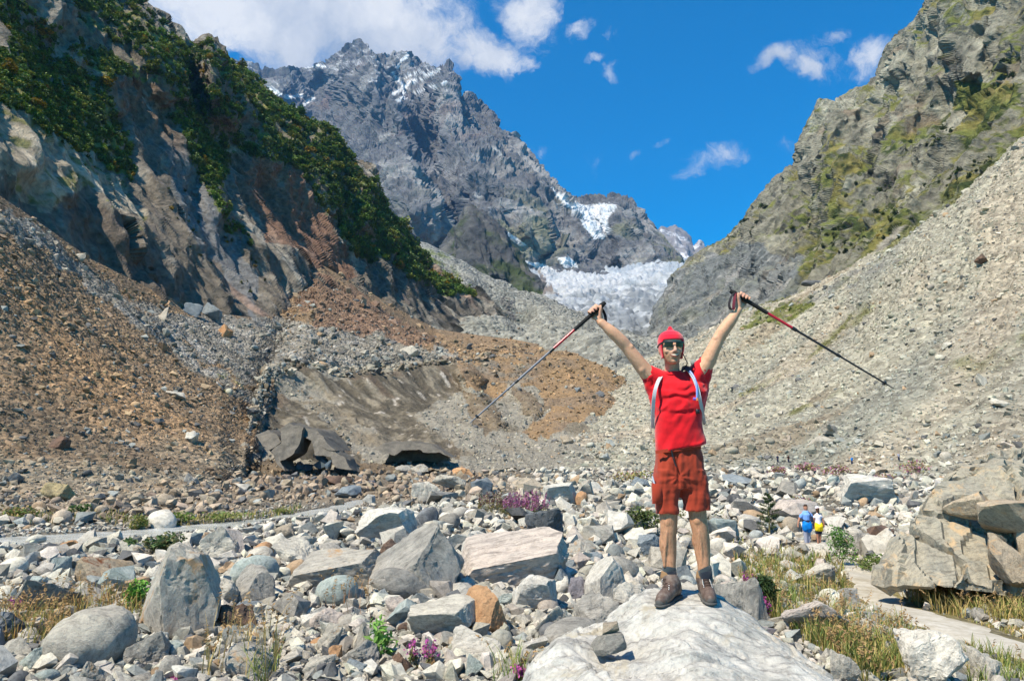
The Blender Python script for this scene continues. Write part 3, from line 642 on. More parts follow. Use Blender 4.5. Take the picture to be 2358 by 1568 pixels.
bp = N(nt, 'ShaderNodeBump', inp={'Strength': .7, 'Distance': .12}); L(nt, n1.outputs['Fac'], bp.inputs['Height']); L(nt, bp.outputs[0], b.inputs['Normal'])
strip('river', RIV, lambda cy, t: river_w(cy) * 1.3, lambda x, y, k: .03 + 0 * x + .02 * fbm(np.stack([x / 1.2, y / 1.2, 0 * x], -1), 2), mw)
# foot path
pts = [hit(*q) for q in ((2700,1610),(2500,1545),(2358,1502),(2240,1464),(2140,1428),(2070,1404),(2020,1375),(2000,1345),(1985,1322),(1950,1300),(1905,1275),(1870,1250))]
PATH = [(p[0], p[1]) for p in pts]
mp, nt, b = principled('path_dirt', (.40, .385, .345), .95, .1)
geo = N(nt, 'ShaderNodeNewGeometry'); n1 = noise(nt, geo.outputs['Position'], 6, 9, .7); n2 = noise(nt, geo.outputs['Position'], .9, 4, .6)
cc = mul_rgb(nt, ramp(nt, n1.outputs['Fac'], [(.3, (.31, .28, .225)), (.5, (.40, .37, .31)), (.7, (.49, .465, .41))]), ramp(nt, n2.outputs['Fac'], [(.35, (.8, .77, .7)), (.6, (1.08, 1.08, 1.08))]))
L(nt, cc, b.inputs['Base Color']); bp = N(nt, 'ShaderNodeBump', inp={'Strength': .6, 'Distance': .03}); L(nt, n1.outputs['Fac'], bp.inputs['Height']); L(nt, bp.outputs[0], b.inputs['Normal'])
strip('path', PATH, lambda cy, t: np.interp(cy, [7, 10, 12, 15, 20, 34], [.80, .76, .68, .48, .42, .45]), lambda x, y, k: ground(x, y) + .03 - .06 * np.abs(k) ** 3 + .015 * fbm(np.stack([x / .25, y / .25, 0 * x], -1), 3), mp, 160, 11)
# ------------------------------------------------------------------ rocks
def rock_mat(name, colr, colg, stain=None, veins=0.0, tint=False, scale=1.0, contrast=1.0):
    colr = tuple(q * .88 for q in colr); colg = tuple(q * .88 for q in colg); m, nt, b = principled(name, colr, .88, .2)
    tcn = N(nt, 'ShaderNodeTexCoord'); oi = N(nt, 'ShaderNodeObjectInfo')
    sc = N(nt, 'ShaderNodeVectorMath', operation='SCALE'); sc.inputs[0].default_value = (37.0, 71.0, 53.0); L(nt, oi.outputs['Random'], sc.inputs['Scale'])
    ad = N(nt, 'ShaderNodeVectorMath', operation='ADD'); L(nt, tcn.outputs['Object'], ad.inputs[0]); L(nt, sc.outputs[0], ad.inputs[1]); P_ = ad.outputs[0]
    big = noise(nt, P_, 2.2 * scale, 5, .6, .5); med = noise(nt, P_, 9 * scale, 8, .72, .3); fin = noise(nt, P_, 42 * scale, 4, .75)
    if tint:
        a = N(nt, 'ShaderNodeAttribute', attribute_name='tint', attribute_type='INSTANCER'); c = a.outputs['Color']
        c = mul_rgb(nt, c, ramp(nt, big.outputs['Fac'], [(.3, (.75, .75, .74)), (.6, (1.12, 1.12, 1.1))]))
    else:
        c = ramp(nt, big.outputs['Fac'], [(.34, colg), (.58, colr)])
        v1 = ramp(nt, oi.outputs['Random'], [(0, (.86, .85, .83)), (.5, (1, 1, 1)), (1, (1.10, 1.09, 1.06))]); c = mul_rgb(nt, c, v1)
    k = .42 * contrast
    c = mul_rgb(nt, c, ramp(nt, med.outputs['Fac'], [(.30, (1 - k,) * 3), (.48, (1, 1, 1)), (.7, (1 + k * .45,) * 3)]))
    c = mul_rgb(nt, c, ramp(nt, fin.outputs['Fac'], [(.33, (.74, .74, .75)), (.47, (1, 1, 1)), (.7, (1.1, 1.1, 1.1))]))
    if veins:
        mp_ = N(nt, 'ShaderNodeMapping'); mp_.inputs['Rotation'].default_value = (.4, .75, .3); mp_.inputs['Scale'].default_value = (1.2, 9, 2.0); L(nt, P_, mp_.inputs['Vector'])
        vn = noise(nt, mp_.outputs[0], 2.2 * scale, 7, .7, .9)
        c = mul_rgb(nt, c, ramp(nt, vn.outputs['Fac'], [(.36, (1 - veins * .8, 1 - veins * .8, 1 - veins * .78)), (.5, (1, 1, 1)), (.66, (1.08, 1.07, 1.05))]))
    if stain is not None:
        s_ = noise(nt, P_, 3.1 * scale, 6, .65, .8); f = ramp(nt, s_.outputs['Fac'], [(.56, (0, 0, 0)), (.68, (1, 1, 1))])
        mx = N(nt, 'ShaderNodeMix', data_type='RGBA'); L(nt, f, mx.inputs[0]); L(nt, c, mx.inputs[6]); mx.inputs[7].default_value = (*stain, 1); c = mx.outputs[2]
    L(nt, c, b.inputs['Base Color'])
    h = N(nt, 'ShaderNodeMath', operation='MULTIPLY_ADD', inp={1: .35}); L(nt, fin.outputs['Fac'], h.inputs[0]); L(nt, med.outputs['Fac'], h.inputs[2])
    bp = N(nt, 'ShaderNodeBump', inp={'Strength': .55, 'Distance': .07}); L(nt, h.outputs[0], bp.inputs['Height']); L(nt, bp.outputs[0], b.inputs['Normal'])
    return m
RM = dict(
    white=rock_mat('white_stone', (.60, .57, .50), (.46, .435, .38), None, .35), pale=rock_mat('pale_stone', (.50, .47, .40), (.38, .355, .305), None, .4),
    grey=rock_mat('grey_stone', (.35, .33, .29), (.24, .23, .205), None, .45), teal=rock_mat('greenish_stone', (.38, .42, .39), (.26, .31, .29), None, .3),
    dark=rock_mat('dark_stone', (.12, .125, .13), (.20, .21, .22), None, .3), slate=rock_mat('slate_stone', (.19, .22, .24), (.26, .29, .30), None, .3),
    tan=rock_mat('tan_stone', (.44, .365, .27), (.36, .315, .25), None, .3), beige=rock_mat('beige_stone', (.42, .39, .33), (.32, .30, .26), (.34, .22, .12), .3),
    orange=rock_mat('orange_stone', (.53, .32, .17), (.43, .24, .125), None, .15, contrast=.7), rust=rock_mat('rust_stone', (.40, .33, .24), (.30, .23, .15), (.17, .062, .025), .2),
    brown=rock_mat('brown_stone', (.19, .12, .085), (.115, .085, .07), None, .3), pink=rock_mat('pinkish_stone', (.50, .43, .37), (.41, .365, .32), None, .5),
    purple=rock_mat('violet_grey_stone', (.27, .25, .265), (.22, .21, .22), None, .2), ochre=rock_mat('ochre_stone', (.46, .37, .20), (.33, .27, .17), None, .3))
WORD = dict(white='white', pale='pale grey', grey='grey', teal='greenish grey', dark='dark', slate='slate grey', tan='tan', beige='beige', orange='orange', rust='rust stained', brown='brown', pink='pinkish', purple='violet grey', ochre='ochre')
M_TINT = rock_mat('loose_stone', (.5, .5, .5), (.4, .4, .4), tint=True, scale=.8)

_ico = {}
def ico(sub):
    if sub not in _ico:
        bm = bmesh.new(); bmesh.ops.create_icosphere(bm, subdivisions=sub, radius=1)
        _ico[sub] = (np.array([v.co[:] for v in bm.verts]), np.array([[v.index for v in f.verts] for f in bm.faces])); bm.free()
    return _ico[sub]
def rock_mesh(name, seed, style='ang', sub=3, planes=None, sharp=22):
    r = np.random.RandomState(seed); D, Fc = ico(sub)
    p = {'ang': 5, 'slab': 7, 'round': 2.4, 'wedge': 4}[style]
    v = D / (np.abs(D) ** p).sum(1, keepdims=True) ** (1 / p)
    q = r.normal(size=(3, 3)); Q, _ = np.linalg.qr(q)
    if planes is None and style in ('ang', 'wedge'): v = v @ Q
    elif planes is None or style == 'slab':
        e = np.array(Matrix.Rotation(r.uniform(-.30, .30), 3, 'Y') @ Matrix.Rotation(r.uniform(-.35, .35), 3, 'X') @ Matrix.Rotation(r.uniform(0, 3.1), 3, 'Z')); v = v * np.array([1, .75, .55]) @ e.T
    if planes is None:
        npl = {'ang': 12, 'slab': 11, 'round': 5, 'wedge': 10}[style]
        for k in range(npl):
            n = r.normal(size=3); n /= np.linalg.norm(n)
            if style == 'wedge' and k < 2: n = np.array([(-1) ** k * .75, -.2, .62]); n /= np.linalg.norm(n)
            d = {'ang': r.uniform(.42, .78), 'slab': r.uniform(.38, .80), 'round': r.uniform(.86, .98), 'wedge': r.uniform(.40, .75)}[style]
            s_ = v @ n - d; v = v - np.maximum(s_, 0)[:, None] * n
    else:
        for k in range(8):
            n = r.normal(size=3); n /= np.linalg.norm(n); s_ = v @ n - r.uniform(.62, .92); v = v - np.maximum(s_, 0)[:, None] * n
        for n, d in planes:
            n = np.array(n, float); n /= np.linalg.norm(n); s_ = v @ n - d; v = v - np.maximum(s_, 0)[:, None] * n
    nn = v / (np.linalg.norm(v, axis=1, keepdims=True) + 1e-6); a = .02 if style != 'round' else .05
    v = v + nn * (a * fbm(v * 2.1 + seed, 3) * 2 + .022 * (ridged(v * 4.3 + seed, 3) - .6) * 2 + .012 * perlin(v * 13 + seed))[:, None]
    if planes is not None: v = v + nn * (.014 * np.floor(fbm(strat(v * 2.2 + seed, (.4, .3, .85), .5), 3) * 5) + .014 * fbm(v * 9, 3) - .028 * sstep(.05, 0, np.abs(perlin(strat(v * 1.6 + seed, (.6, .2, .7), .4)))))[:, None]
    lo, hi = v.min(0), v.max(0); v = (v - (lo + hi) / 2) / (hi - lo)
    me = mesh_np(name, v, Fc, True)
    if hasattr(me, 'set_sharp_from_angle'): me.set_sharp_from_angle(angle=math.radians(sharp))
    return me

def shard_mesh(name, seed, style, fine=.34, sharp=24):
    """broken rock: the hull of a few points, its faces subdivided, edges chipped and weathered"""
    r = np.random.RandomState(seed); n = {'ang': 13, 'slab': 12, 'wedge': 9, 'round': 40}[style]
    p = r.normal(size=(n, 3)); p /= np.linalg.norm(p, axis=1)[:, None]; p = p / np.abs(p).max(1, keepdims=True) ** .55 * r.uniform(.78, 1.05, (n, 1))
    if style == 'slab': p *= (1, .8, .5)
    if style == 'wedge': p[:, 2] = np.where(p[:, 2] > 0, p[:, 2] * 1.25, p[:, 2]); p[:, :2] *= (1 - .4 * sstep(0, 1, p[:, 2]))[:, None]
    M_ = np.array(Matrix.Rotation(r.uniform(-.35, .35), 3, 'X') @ Matrix.Rotation(r.uniform(-.35, .35), 3, 'Y') @ Matrix.Rotation(r.uniform(0, 6.3), 3, 'Z')); p = p @ M_.T
    bm = bmesh.new(); [bm.verts.new(q) for q in p]; bmesh.ops.convex_hull(bm, input=bm.verts[:])
    for v_ in [v_ for v_ in bm.verts if not v_.link_faces]: bm.verts.remove(v_)
    bmesh.ops.dissolve_limit(bm, angle_limit=.30, verts=bm.verts[:], edges=bm.edges[:]); bmesh.ops.triangulate(bm, faces=bm.faces[:])
    if fine < .3: bmesh.ops.bevel(bm, geom=bm.edges[:], offset=.035, segments=1, affect='EDGES'); bmesh.ops.triangulate(bm, faces=bm.faces[:])
    for _ in range(6):
        ed = [e for e in bm.edges if e.calc_length() > fine]
        if not ed: break
        bmesh.ops.subdivide_edges(bm, edges=ed, cuts=1); bmesh.ops.triangulate(bm, faces=[f for f in bm.faces if len(f.verts) > 3])
    bmesh.ops.recalc_face_normals(bm, faces=bm.faces[:]); me = bpy.data.meshes.new(name); bm.to_mesh(me); bm.free()
    v = np.empty(len(me.vertices) * 3, np.float32); me.vertices.foreach_get('co', v); v = v.reshape(-1, 3).astype(float); nn = v / np.linalg.norm(v, axis=1)[:, None]
    v = v + nn * (.030 * fbm(v * 1.9 + seed, 3) * 2 + .022 * (ridged(v * 4.0 + seed, 3) - .6) * 2)[:, None]
    if fine < .3: v = v + nn * (.030 * np.floor(fbm(strat(v * 2.4 + seed, (.4, .3, .85), .5), 3) * 5) + .012 * fbm(v * 11, 3))[:, None]
    lo, hi = v.min(0), v.max(0); v = (v - (lo + hi) / 2) / (hi - lo); me.vertices.foreach_set('co', np.ascontiguousarray(v, np.float32).ravel()); me.update(); me.shade_smooth(); me.set_sharp_from_angle(angle=math.radians(sharp)); return me
FOOT = []      # plan footprints already taken: x, y, r
def box_rock(box, colr, style, label, seed, depth=.8, planes=None, sub=4, group=None, name='boulder', cat='boulder', roll=0):
    x0, y0, x1, y1 = [q / 1.0178 for q in box]
    p = hit((x0 + x1) / 2, y1); d = p[1]; w = (x1 - x0) / F * d; h = (y1 - y0) / F * d
    dep = min(max(depth * w, .6 * h), 1.5 * h + .15)
    me = shard_mesh(name, seed, style, .085) if planes is None and style != 'round' else rock_mesh(name, seed, style, 5 if planes is not None else sub, planes); o = put(name, me, RM[colr])
    zt = p[2] + h * 1.0; zb = p[2] - .18 * h - .03
    o.location = (p[0] * (d + dep * .35) / d, d + dep * .42, (zt + zb) / 2); o.scale = (w * 1.02, dep, zt - zb); o.rotation_euler = (0, roll, 0)
    FOOT.append((o.location.x, o.location.y, .42 * max(w, dep)))
    tag(o, label, cat, group); return o

TALL = [((-.80, -.42, .42), .52), ((.50, -.86, .10), .50), ((.10, -.60, .80), .74), ((.75, .1, .55), .66), ((-.2, .3, .95), .86), ((-.55, -.75, -.1), .62)]
SLABT = [((-.25, -.35, .90), .30), ((.05, -.95, -.28), .50), ((.85, -.3, .2), .70), ((-.85, -.2, .3), .75)]
DIAG = [((-.55, -.45, .70), .34), ((.62, -.70, .34), .44), ((-.2, -.95, -.1), .62), ((.7, .3, .6), .75)]
LOWF = [((-.1, -.2, .97), .55), ((.0, -.86, -.50), .46), ((.8, -.3, .2), .78)]
HEROES = [
 ((319,1295,506,1500),'beige','ang','tall pointed grey beige boulder standing at the lower left, bright left face',101,.8,TALL),
 ((112,1452,295,1570),'pale','round','large rounded speckled pale boulder lying at the bottom left',102,.9,None),
 ((341,1198,411,1244),'white','round','white rounded boulder at the far edge of the river',103,.8,None),
 ((475,1237,560,1318),'pale','wedge','pointed pale boulder right of the leafy patch on the near river bank',104,.8,None),
 ((171,1313,302,1376),'rust','slab','blocky boulder with a large dark rust stain, left of the tall pointed boulder',105,.7,None),
 ((32,1363,173,1451),'grey','wedge','smooth grey wedge shaped boulder in front of the rust stained block',106,.8,None),
 ((499,1425,600,1487),'brown','slab','dark reddish brown boulder lying right of the tall pointed boulder',107,.8,None),
 ((295,1488,400,1560),'grey','ang','banded grey boulder at the foot of the tall pointed boulder',108,.8,None),
 ((360,1509,425,1551),'teal','ang','light greenish grey stone below the tall pointed boulder',109,.8,None),
 ((112,1308,160,1349),'teal','ang','teal grey stone left of the rust stained block',110,.8,None),
 ((48,1355,116,1400),'teal','ang','pale green stone behind the grey wedge boulder',111,.8,None),
 ((-20,1441,74,1512),'dark','ang','dark shaded boulder at the left edge above the dry grass',112,.8,None),
 ((373,1544,421,1590),'grey','round','grey rounded stone at the bottom edge below the tall pointed boulder',113,.8,None),
 ((180,1556,252,1612),'beige','ang','beige grey stone cut by the bottom edge below the speckled boulder',114,.8,None),
 ((40,1525,114,1576),'teal','ang','teal grey stone left of the rounded speckled boulder',115,.8,None),
 ((0,1506,66,1556),'pale','slab','flat pale stone at the left edge below the dark boulder',116,.8,None),
 ((499,1363,560,1426),'pale','ang','pale upright stone touching the right side of the tall pointed boulder',117,.8,None),
 ((545,1335,645,1420),'grey','slab','long grey slab leaning to the right of the tall pointed boulder',118,.7,DIAG),
 ((136,1269,184,1300),'orange','ang','orange brown stone on the near river bank',119,.8,None),
 ((95,1132,177,1176),'ochre','slab','ochre yellow boulder on the far side of the river at the left',120,.8,None),
 ((434,1118,468,1148),'grey','ang','small grey boulder on the rubble beyond the river',121,.8,None),
 ((834,1196,980,1272),'white','slab','big white slab left of centre with an undercut front',123,.9,LOWF),
 ((688,1298,897,1388),'beige','slab','large beige slab with shaded front face left of the brown slab',124,.8,SLABT),
 ((736,1356,836,1422),'teal','round','mint green boulder in front of the large beige slab',125,.8,None),
 ((868,1244,1082,1402),'grey','ang','largest grey boulder at the centre of the field, split by a diagonal edge',126,.7,DIAG),
 ((871,1337,1008,1408),'grey','round','rounded grey lobe lying against the largest grey boulder',127,.6,None),
 ((875,1268,958,1348),'brown','wedge','dark reddish brown slab squeezed behind the largest grey boulder',128,.5,None),
 ((1080,1251,1175,1324),'white','ang','bluish white boulder right of the largest grey boulder',129,.8,None),
 ((1075,1257,1334,1382),'pink','slab','large pink streaked pale slab right of the bluish white boulder',130,.8,SLABT),
 ((1089,1390,1190,1494),'orange','ang','bright orange boulder among the grey rocks at the lower centre',131,.8,[((-.6,-.6,.5),.62),((.75,-.6,.1),.66),((.1,-.3,.95),.72),((-.7,.1,-.7),.8)]),
 ((960,1420,1114,1508),'pale','ang','pale angular boulder with undercut front, left of the orange boulder',132,.8,LOWF),
 ((1058,1488,1186,1550),'white','slab','white flat boulder below the orange boulder',133,.8,None),
 ((1011,1113,1094,1149),'pale','slab','topmost pale boulder of the pile at the edge of the boulder field',134,.8,None),
 ((966,1130,1032,1173),'pale','slab','pale slab leaning below the topmost boulder of the pile',135,.8,None),
 ((973,1191,1026,1241),'dark','round','dark grey rounded boulder right of the big white slab',136,.8,None),
 ((1024,1205,1077,1242),'grey','round','grey rounded boulder next to the dark rounded one',137,.8,None),
 ((641,1229,697,1271),'tan','ang','tan block on the gravel bar near the river',138,.8,None),
 ((780,1220,836,1259),'beige','ang','beige boulder at the left end of the big white slab',139,.8,None),
 ((830,1230,856,1262),'tan','ang','small tan stone pinched against the big white slab',140,.8,None),
 ((600,1351,643,1402),'purple','round','smooth violet grey rounded stone left of the large beige slab',141,.8,None),
 ((603,1307,656,1351),'tan','ang','tan stone above the violet grey rounded stone',142,.8,None),
 ((912,1534,972,1580),'brown','slab','brown stone beside the pink flowers at the bottom centre',143,.8,None),
 ((980,1498,1026,1556),'pink','wedge','pinkish upright stone beside the pink flowers',144,.8,None),
 ((797,1512,887,1574),'grey','wedge','angular hollowed grey stone resting on the dark slate slab',145,.8,None),
 ((742,1471,799,1536),'beige','wedge','upright beige stone left of the leafy weed',146,.8,None),
 ((820,1468,867,1540),'beige','ang','cracked beige stone behind the leafy weed',147,.8,None),
 ((800,1556,897,1592),'slate','slab','dark slate slab at the bottom centre',148,.8,None),
 ((715,1542,785,1590),'pale','ang','pale stone at the bottom edge left of the slate slab',149,.8,None),
 ((756,1520,799,1558),'orange','ang','small orange brown stone under the upright beige stone',150,.8,None),
 ((1089,1542,1131,1590),'teal','wedge','greenish triangular stone at the bottom edge left of the great white boulder',151,.8,None),
 ((728,1436,804,1480),'pink','slab','pink tan slab behind the upright beige stone',152,.8,None),
 ((773,1167,808,1188),'rust','ang','dark reddish stone on the far river bank',153,.8,None),
 ((1273,1132,1351,1184),'white','round','white boulder with dark hollow beneath, right of the big pink flower clump',154,.8,LOWF),
 ((1349,1152,1378,1182),'orange','round','orange red rounded stone against the white boulder with dark hollow',155,.8,None),
 ((1231,1193,1321,1264),'dark','ang','blue black boulder in front of the big pink flower clump',156,.8,None),
 ((1200,1359,1310,1440),'white','slab','white boulder with shaded underside, above the grey block left of the man',157,.9,LOWF),
 ((1241,1424,1351,1494),'pale','ang','pale block touching the great white boulder on its left',158,.8,None),
 ((1349,1402,1450,1484),'grey','ang','grey triangular block leaning on the great white boulder',159,.8,None),
 ((1373,1312,1477,1412),'white','wedge','tall pale slab standing on edge left of the man',160,.6,[((-.65,-.2,.72),.42),((.35,-.9,-.2),.42),((.9,-.1,.3),.72)]),
 ((1434,1376,1538,1446),'pale','slab','pale slab just left of the boot of the man',161,.8,None),
 ((1330,1358,1375,1408),'purple','ang','violet grey stone between the tall pale slab and the white boulder',162,.8,None),
 ((1290,1332,1334,1398),'slate','ang','blue grey upright stone left of the tall pale slab',163,.8,None),
 ((1492,1256,1551,1303),'slate','ang','pale stone with blue black side behind the left calf of the man',164,.8,None),
 ((1590,1329,1636,1388),'slate','ang','blue green upright block seen between the legs of the man',165,.8,None),
 ((1680,1363,1802,1476),'grey','slab','grey lichen dotted boulder right of the boots of the man',166,.8,None),
 ((1478,1117,1528,1147),'slate','ang','teal slate boulder seen just left of the shorts',168,.8,None),
 ((1306,1462,1349,1500),'orange','wedge','orange wedge stone at the left edge of the great white boulder',169,.8,None),
 ((1966,1115,2108,1185),'white','slab','big flat topped pale boulder above the walking couple',170,.9,LOWF),
 ((1832,1417,2004,1500),'pink','slab','long pinkish slab lying in the grass right of the man',171,.5,None),
 ((1990,1458,2094,1508),'pale','slab','pale end slab continuing the long pinkish slab',172,.6,None),
 ((2124,1502,2290,1640),'white','ang','large white boulder at the lower right beside the path',173,.8,None),
 ((2284,1530,2352,1610),'pale','wedge','pale pointed boulder at the lower right corner behind green grass',174,.8,None),
 ((2046,1508,2090,1552),'pale','wedge','small pointed pale stone in the grass left of the large white boulder',175,.8,None),
 ((1946,1532,2010,1610),'pale','slab','pale stone at the right end of the great white boulder',176,.8,None),
 ((1892,1325,1962,1378),'pale','ang','pale boulder in the dry grass left of the path bend',177,.8,None),
 ((1953,1384,2022,1424),'grey','slab','grey flat stone at the left side of the path bend',178,.8,None),
 ((1834,1213,1880,1252),'tan','round','tan upright stone left of the man in the blue shirt',179,.8,None),
 ((1938,1116,1968,1136),'teal','ang','small blue green stone left of the big flat topped boulder',180,.8,None),
 ((1880,1276,1960,1304),'pale','slab','pale slab in front of the walking couple',181,.8,None),
 ((1990,1252,2050,1300),'grey','ang','grey boulder right of the round green bush',182,.8,None),
 ((2060,1245,2110,1300),'white','ang','white boulder at the left foot of the rock outcrop',183,.8,None),
 ((1200,1120,1262,1140),'tan','slab','flat tan slab at the back of the boulder field',184,.8,None),
 ((1060,1096,1110,1116),'orange','slab','orange boulder behind the topmost pale boulder',185,.8,None),
 ((926,1090,962,1112),'grey','ang','grey boulder at the foot of the ice hollow, left of its twin',186,.8,None),
 ((962,1088,1004,1114),'beige','ang','beige boulder at the foot of the ice hollow, right of its twin',187,.8,None),
 ((1000,1345,1075,1392),'pale','slab','pale stone in front of the pink streaked slab',188,.8,None),
 ((905,1405,975,1450),'pink','slab','pinkish stone left of the undercut pale boulder',189,.8,None),
 ((640,1270,760,1330),'pale','slab','broad pale slab behind the large beige slab',190,.8,None),
 ((560,1300,606,1345),'orange','ang','orange block left of the tan stone, behind the long grey slab',191,.8,None),
 ((1150,1395,1210,1430),'teal','ang','blue grey stone behind the orange boulder',192,.8,None),
 ((1320,1268,1400,1312),'beige','ang','beige boulder behind the tall pale slab',193,.8,None),
 ((1350,1300,1420,1330),'slate','slab','slate flat stone just behind the tall pale slab',194,.8,None),
]
heroes = []
for h_ in HEROES: heroes.append(box_rock(*h_[:3], h_[3], h_[4], h_[5], h_[6]))
# boulders out on the slopes
def slope_rock(land, px, py, wpx, hpx, colr, style, label, seed, group=None):
    k = np.argmin((land.px - px) ** 2 + (land.py - py) ** 2); p = land.P.reshape(-1, 3)[k]; d = p[1]
    o = put('boulder', (shard_mesh('boulder', seed, style, .2) if style != 'round' else rock_mesh('boulder', seed, style, 3)), RM[colr]); o.location = p + np.array([0, 0, .2 * hpx / F * d]); o.scale = (wpx / F * d, wpx / F * d * .8, hpx / F * d * 1.3); o.rotation_euler = (0, R.uniform(-.3, .3), 0)
    tag(o, label, 'boulder', group); return o
for a in ((talus,134,1030,42,30,'brown','ang','reddish brown boulder on the brown talus slope',201),(talus,436,1013,38,22,'white','slab','white boulder low on the brown talus slope',202),(talus,405,915,60,18,'pale','slab','long flat pale slab on the brown talus slope',203),
          (talus,485,730,55,40,'slate','slab','big blue grey slab in the rockfall below the left cliff',204),(talus,440,725,50,34,'slate','slab','blue grey slab left in the rockfall below the left cliff',205),(talus,372,735,32,36,'beige','wedge','upright beige block in the rockfall below the left cliff',206),(talus,515,775,34,34,'orange','wedge','orange stained block at the lower end of the rockfall',207),
          (talus,185,600,36,18,'pale','slab','pale ledge block at the foot of the left cliff',208),(talus,500,890,24,14,'white','slab','white stone beside a grass patch above the ice hollow',209),(talus,440,1110,30,22,'grey','ang','grey boulder at the base of the brown talus',210),(talus,35,1110,34,26,'dark','ang','dark boulder at the base of the brown talus',211),(talus,945,822,50,30,'pale','ang','pale boulder on the rim of the ice hollow',212),(talus,640,842,22,20,'brown','round','dark brown stone on the left rim of the ice hollow',213),
          (scree,2268,600,34,18,'brown','slab','dark reddish slab high on the right scree slope',214),(scree,2180,800,32,16,'pale','slab','pale flat block on the right scree slope',215),(scree,1920,998,50,22,'beige','slab','beige half buried slab on the lower scree',216),(scree,1893,1024,60,26,'pale','slab','long pale slab at the bottom of the scree',217),(scree,2300,932,44,24,'pale','slab','pale block at the right edge of the scree',218),(scree,1860,612,60,16,'dark','slab','dark rock rib at the top of the scree',219),(scree,2260,885,24,34,'white','wedge','white upright stone on the right scree slope',220),
          (hollow,1305,1020,34,22,'tan','ang','tan boulder capping the small ochre heap at the slope foot',221),(hollow,1330,900,16,10,'slate','ang','slate boulder on the ochre mound',222),(hollow,1380,910,22,14,'dark','wedge','dark boulder on the ochre mound',223)):
    slope_rock(*a)

# ---- the great white boulder the man stands on: a height field through known points of its skin
BP = [(1440,1402,5.30),(1500,1380,5.22),(1545,1369,5.16),(1590,1362,5.20),(1640,1376,5.20),(1700,1408,5.15),(1760,1446,5.05),(1830,1490,4.90),(1900,1536,4.65),(1985,1605,4.35),
      (1518,1401,4.84),(1535,1388,4.96),(1562,1374,5.08),(1637,1396,4.86),(1626,1382,5.00),(1619,1370,5.12),(1240,1500,4.62),(1320,1466,4.95),(1400,1426,5.15),(1405,1500,4.45),(1385,1520,4.3),(1430,1480,4.6),(1600,1470,4.45),(1600,1540,4.1),(1500,1560,4.0),(1750,1540,4.35),(1300,1560,4.15),(1215,1590,4.25),(1450,1640,3.7),(1600,1660,3.6),(1750,1660,3.75),(1300,1650,3.8)]
bp_ = np.array([at(*q) for q in BP])
extra = np.array([(.35,5.6,1.5),(.8,5.9,1.7),(1.3,5.95,1.75),(1.8,5.75,1.5),(2.3,5.4,1.2),(2.6,4.9,.9),(2.5,4.2,.7),(-.15,5.3,1.0),(-.25,4.6,.8),(-.1,3.9,.7),(.3,3.3,.6),(1.2,3.0,.6),(2.0,3.2,.6),(2.4,3.6,.6),(1.0,6.4,1.2),(1.8,6.3,1.1),(.2,6.2,1.0)])
bp_ = np.concatenate([bp_, extra])
def tps_fit(p):
    n = len(p); d = np.hypot(p[:, None, 0] - p[None, :, 0], p[:, None, 1] - p[None, :, 1]); K = np.where(d > 0, d * d * np.log(d + 1e-12), 0) + np.eye(n) * .004
    Pm = np.c_[np.ones(n), p[:, :2]]; A = np.block([[K, Pm], [Pm.T, np.zeros((3, 3))]]); return np.linalg.solve(A, np.r_[p[:, 2], 0, 0, 0])
_bw = tps_fit(bp_)
def bz(x, y):
    x, y = np.asarray(x, float), np.asarray(y, float); z = _bw[-3] + _bw[-2] * x + _bw[-1] * y
    for (qx, qy, _), w in zip(bp_, _bw[:-3]):
        d2 = (x - qx) ** 2 + (y - qy) ** 2 + 1e-12; z = z + w * d2 * .5 * np.log(d2)
    return z
gx, gy_ = np.meshgrid(np.linspace(-.35, 2.75, 300), np.linspace(2.95, 6.45, 320)); z = bz(gx, gy_)
ex = np.minimum(sstep(-.35, -.1, gx) * sstep(2.75, 2.45, gx), sstep(2.95, 3.2, gy_) * sstep(6.45, 6.1, gy_)); z = lerp(.4, z, ex)
q = np.stack([gx, gy_, z], -1); rot = strat(q, (.75, -.45, -.5), .28)
nz = (ridged(rot / .55, 5) - .62) * 2 * .045 + fbm(q / .5, 4) * .05 + .012 * (ridged(strat(q / .11, (.75, -.45, -.5), .3), 3) - .6) * 2
foot = np.minimum.reduce([np.hypot(gx - p[0], gy_ - p[1]) for p in bp_[10:16]]); nz = nz + .03 * np.floor(fbm(strat(q / .55 + 7, (.75, -.45, -.5), .35), 3) * 7) / 1.6 - .05 * sstep(.05, 0, np.abs(perlin(strat(q / .8 + 3, (.75, -.45, -.5), .2))))
z = z + nz * sstep(.02, .22, foot) * 1.0
i = np.arange(z.size).reshape(z.shape)
me = mesh_np('great_boulder', np.stack([gx, gy_, z], -1).reshape(-1, 3), np.stack([i[:-1, :-1], i[:-1, 1:], i[1:, 1:], i[1:, :-1]], -1).reshape(-1, 4))
mbig = rock_mat('white_marble_stone', (.60, .59, .55), (.48, .465, .425), (.38, .34, .26), .55, scale=1.0)
big = put('boulder', me, mbig); tag(big, 'great white boulder with dark streaks that the man stands on', 'boulder')
for k in range(7): FOOT.append((.4 + .28 * k, 5.0 - .05 * k, .75)); FOOT.append((.3 + .3 * k, 4.0, .7))
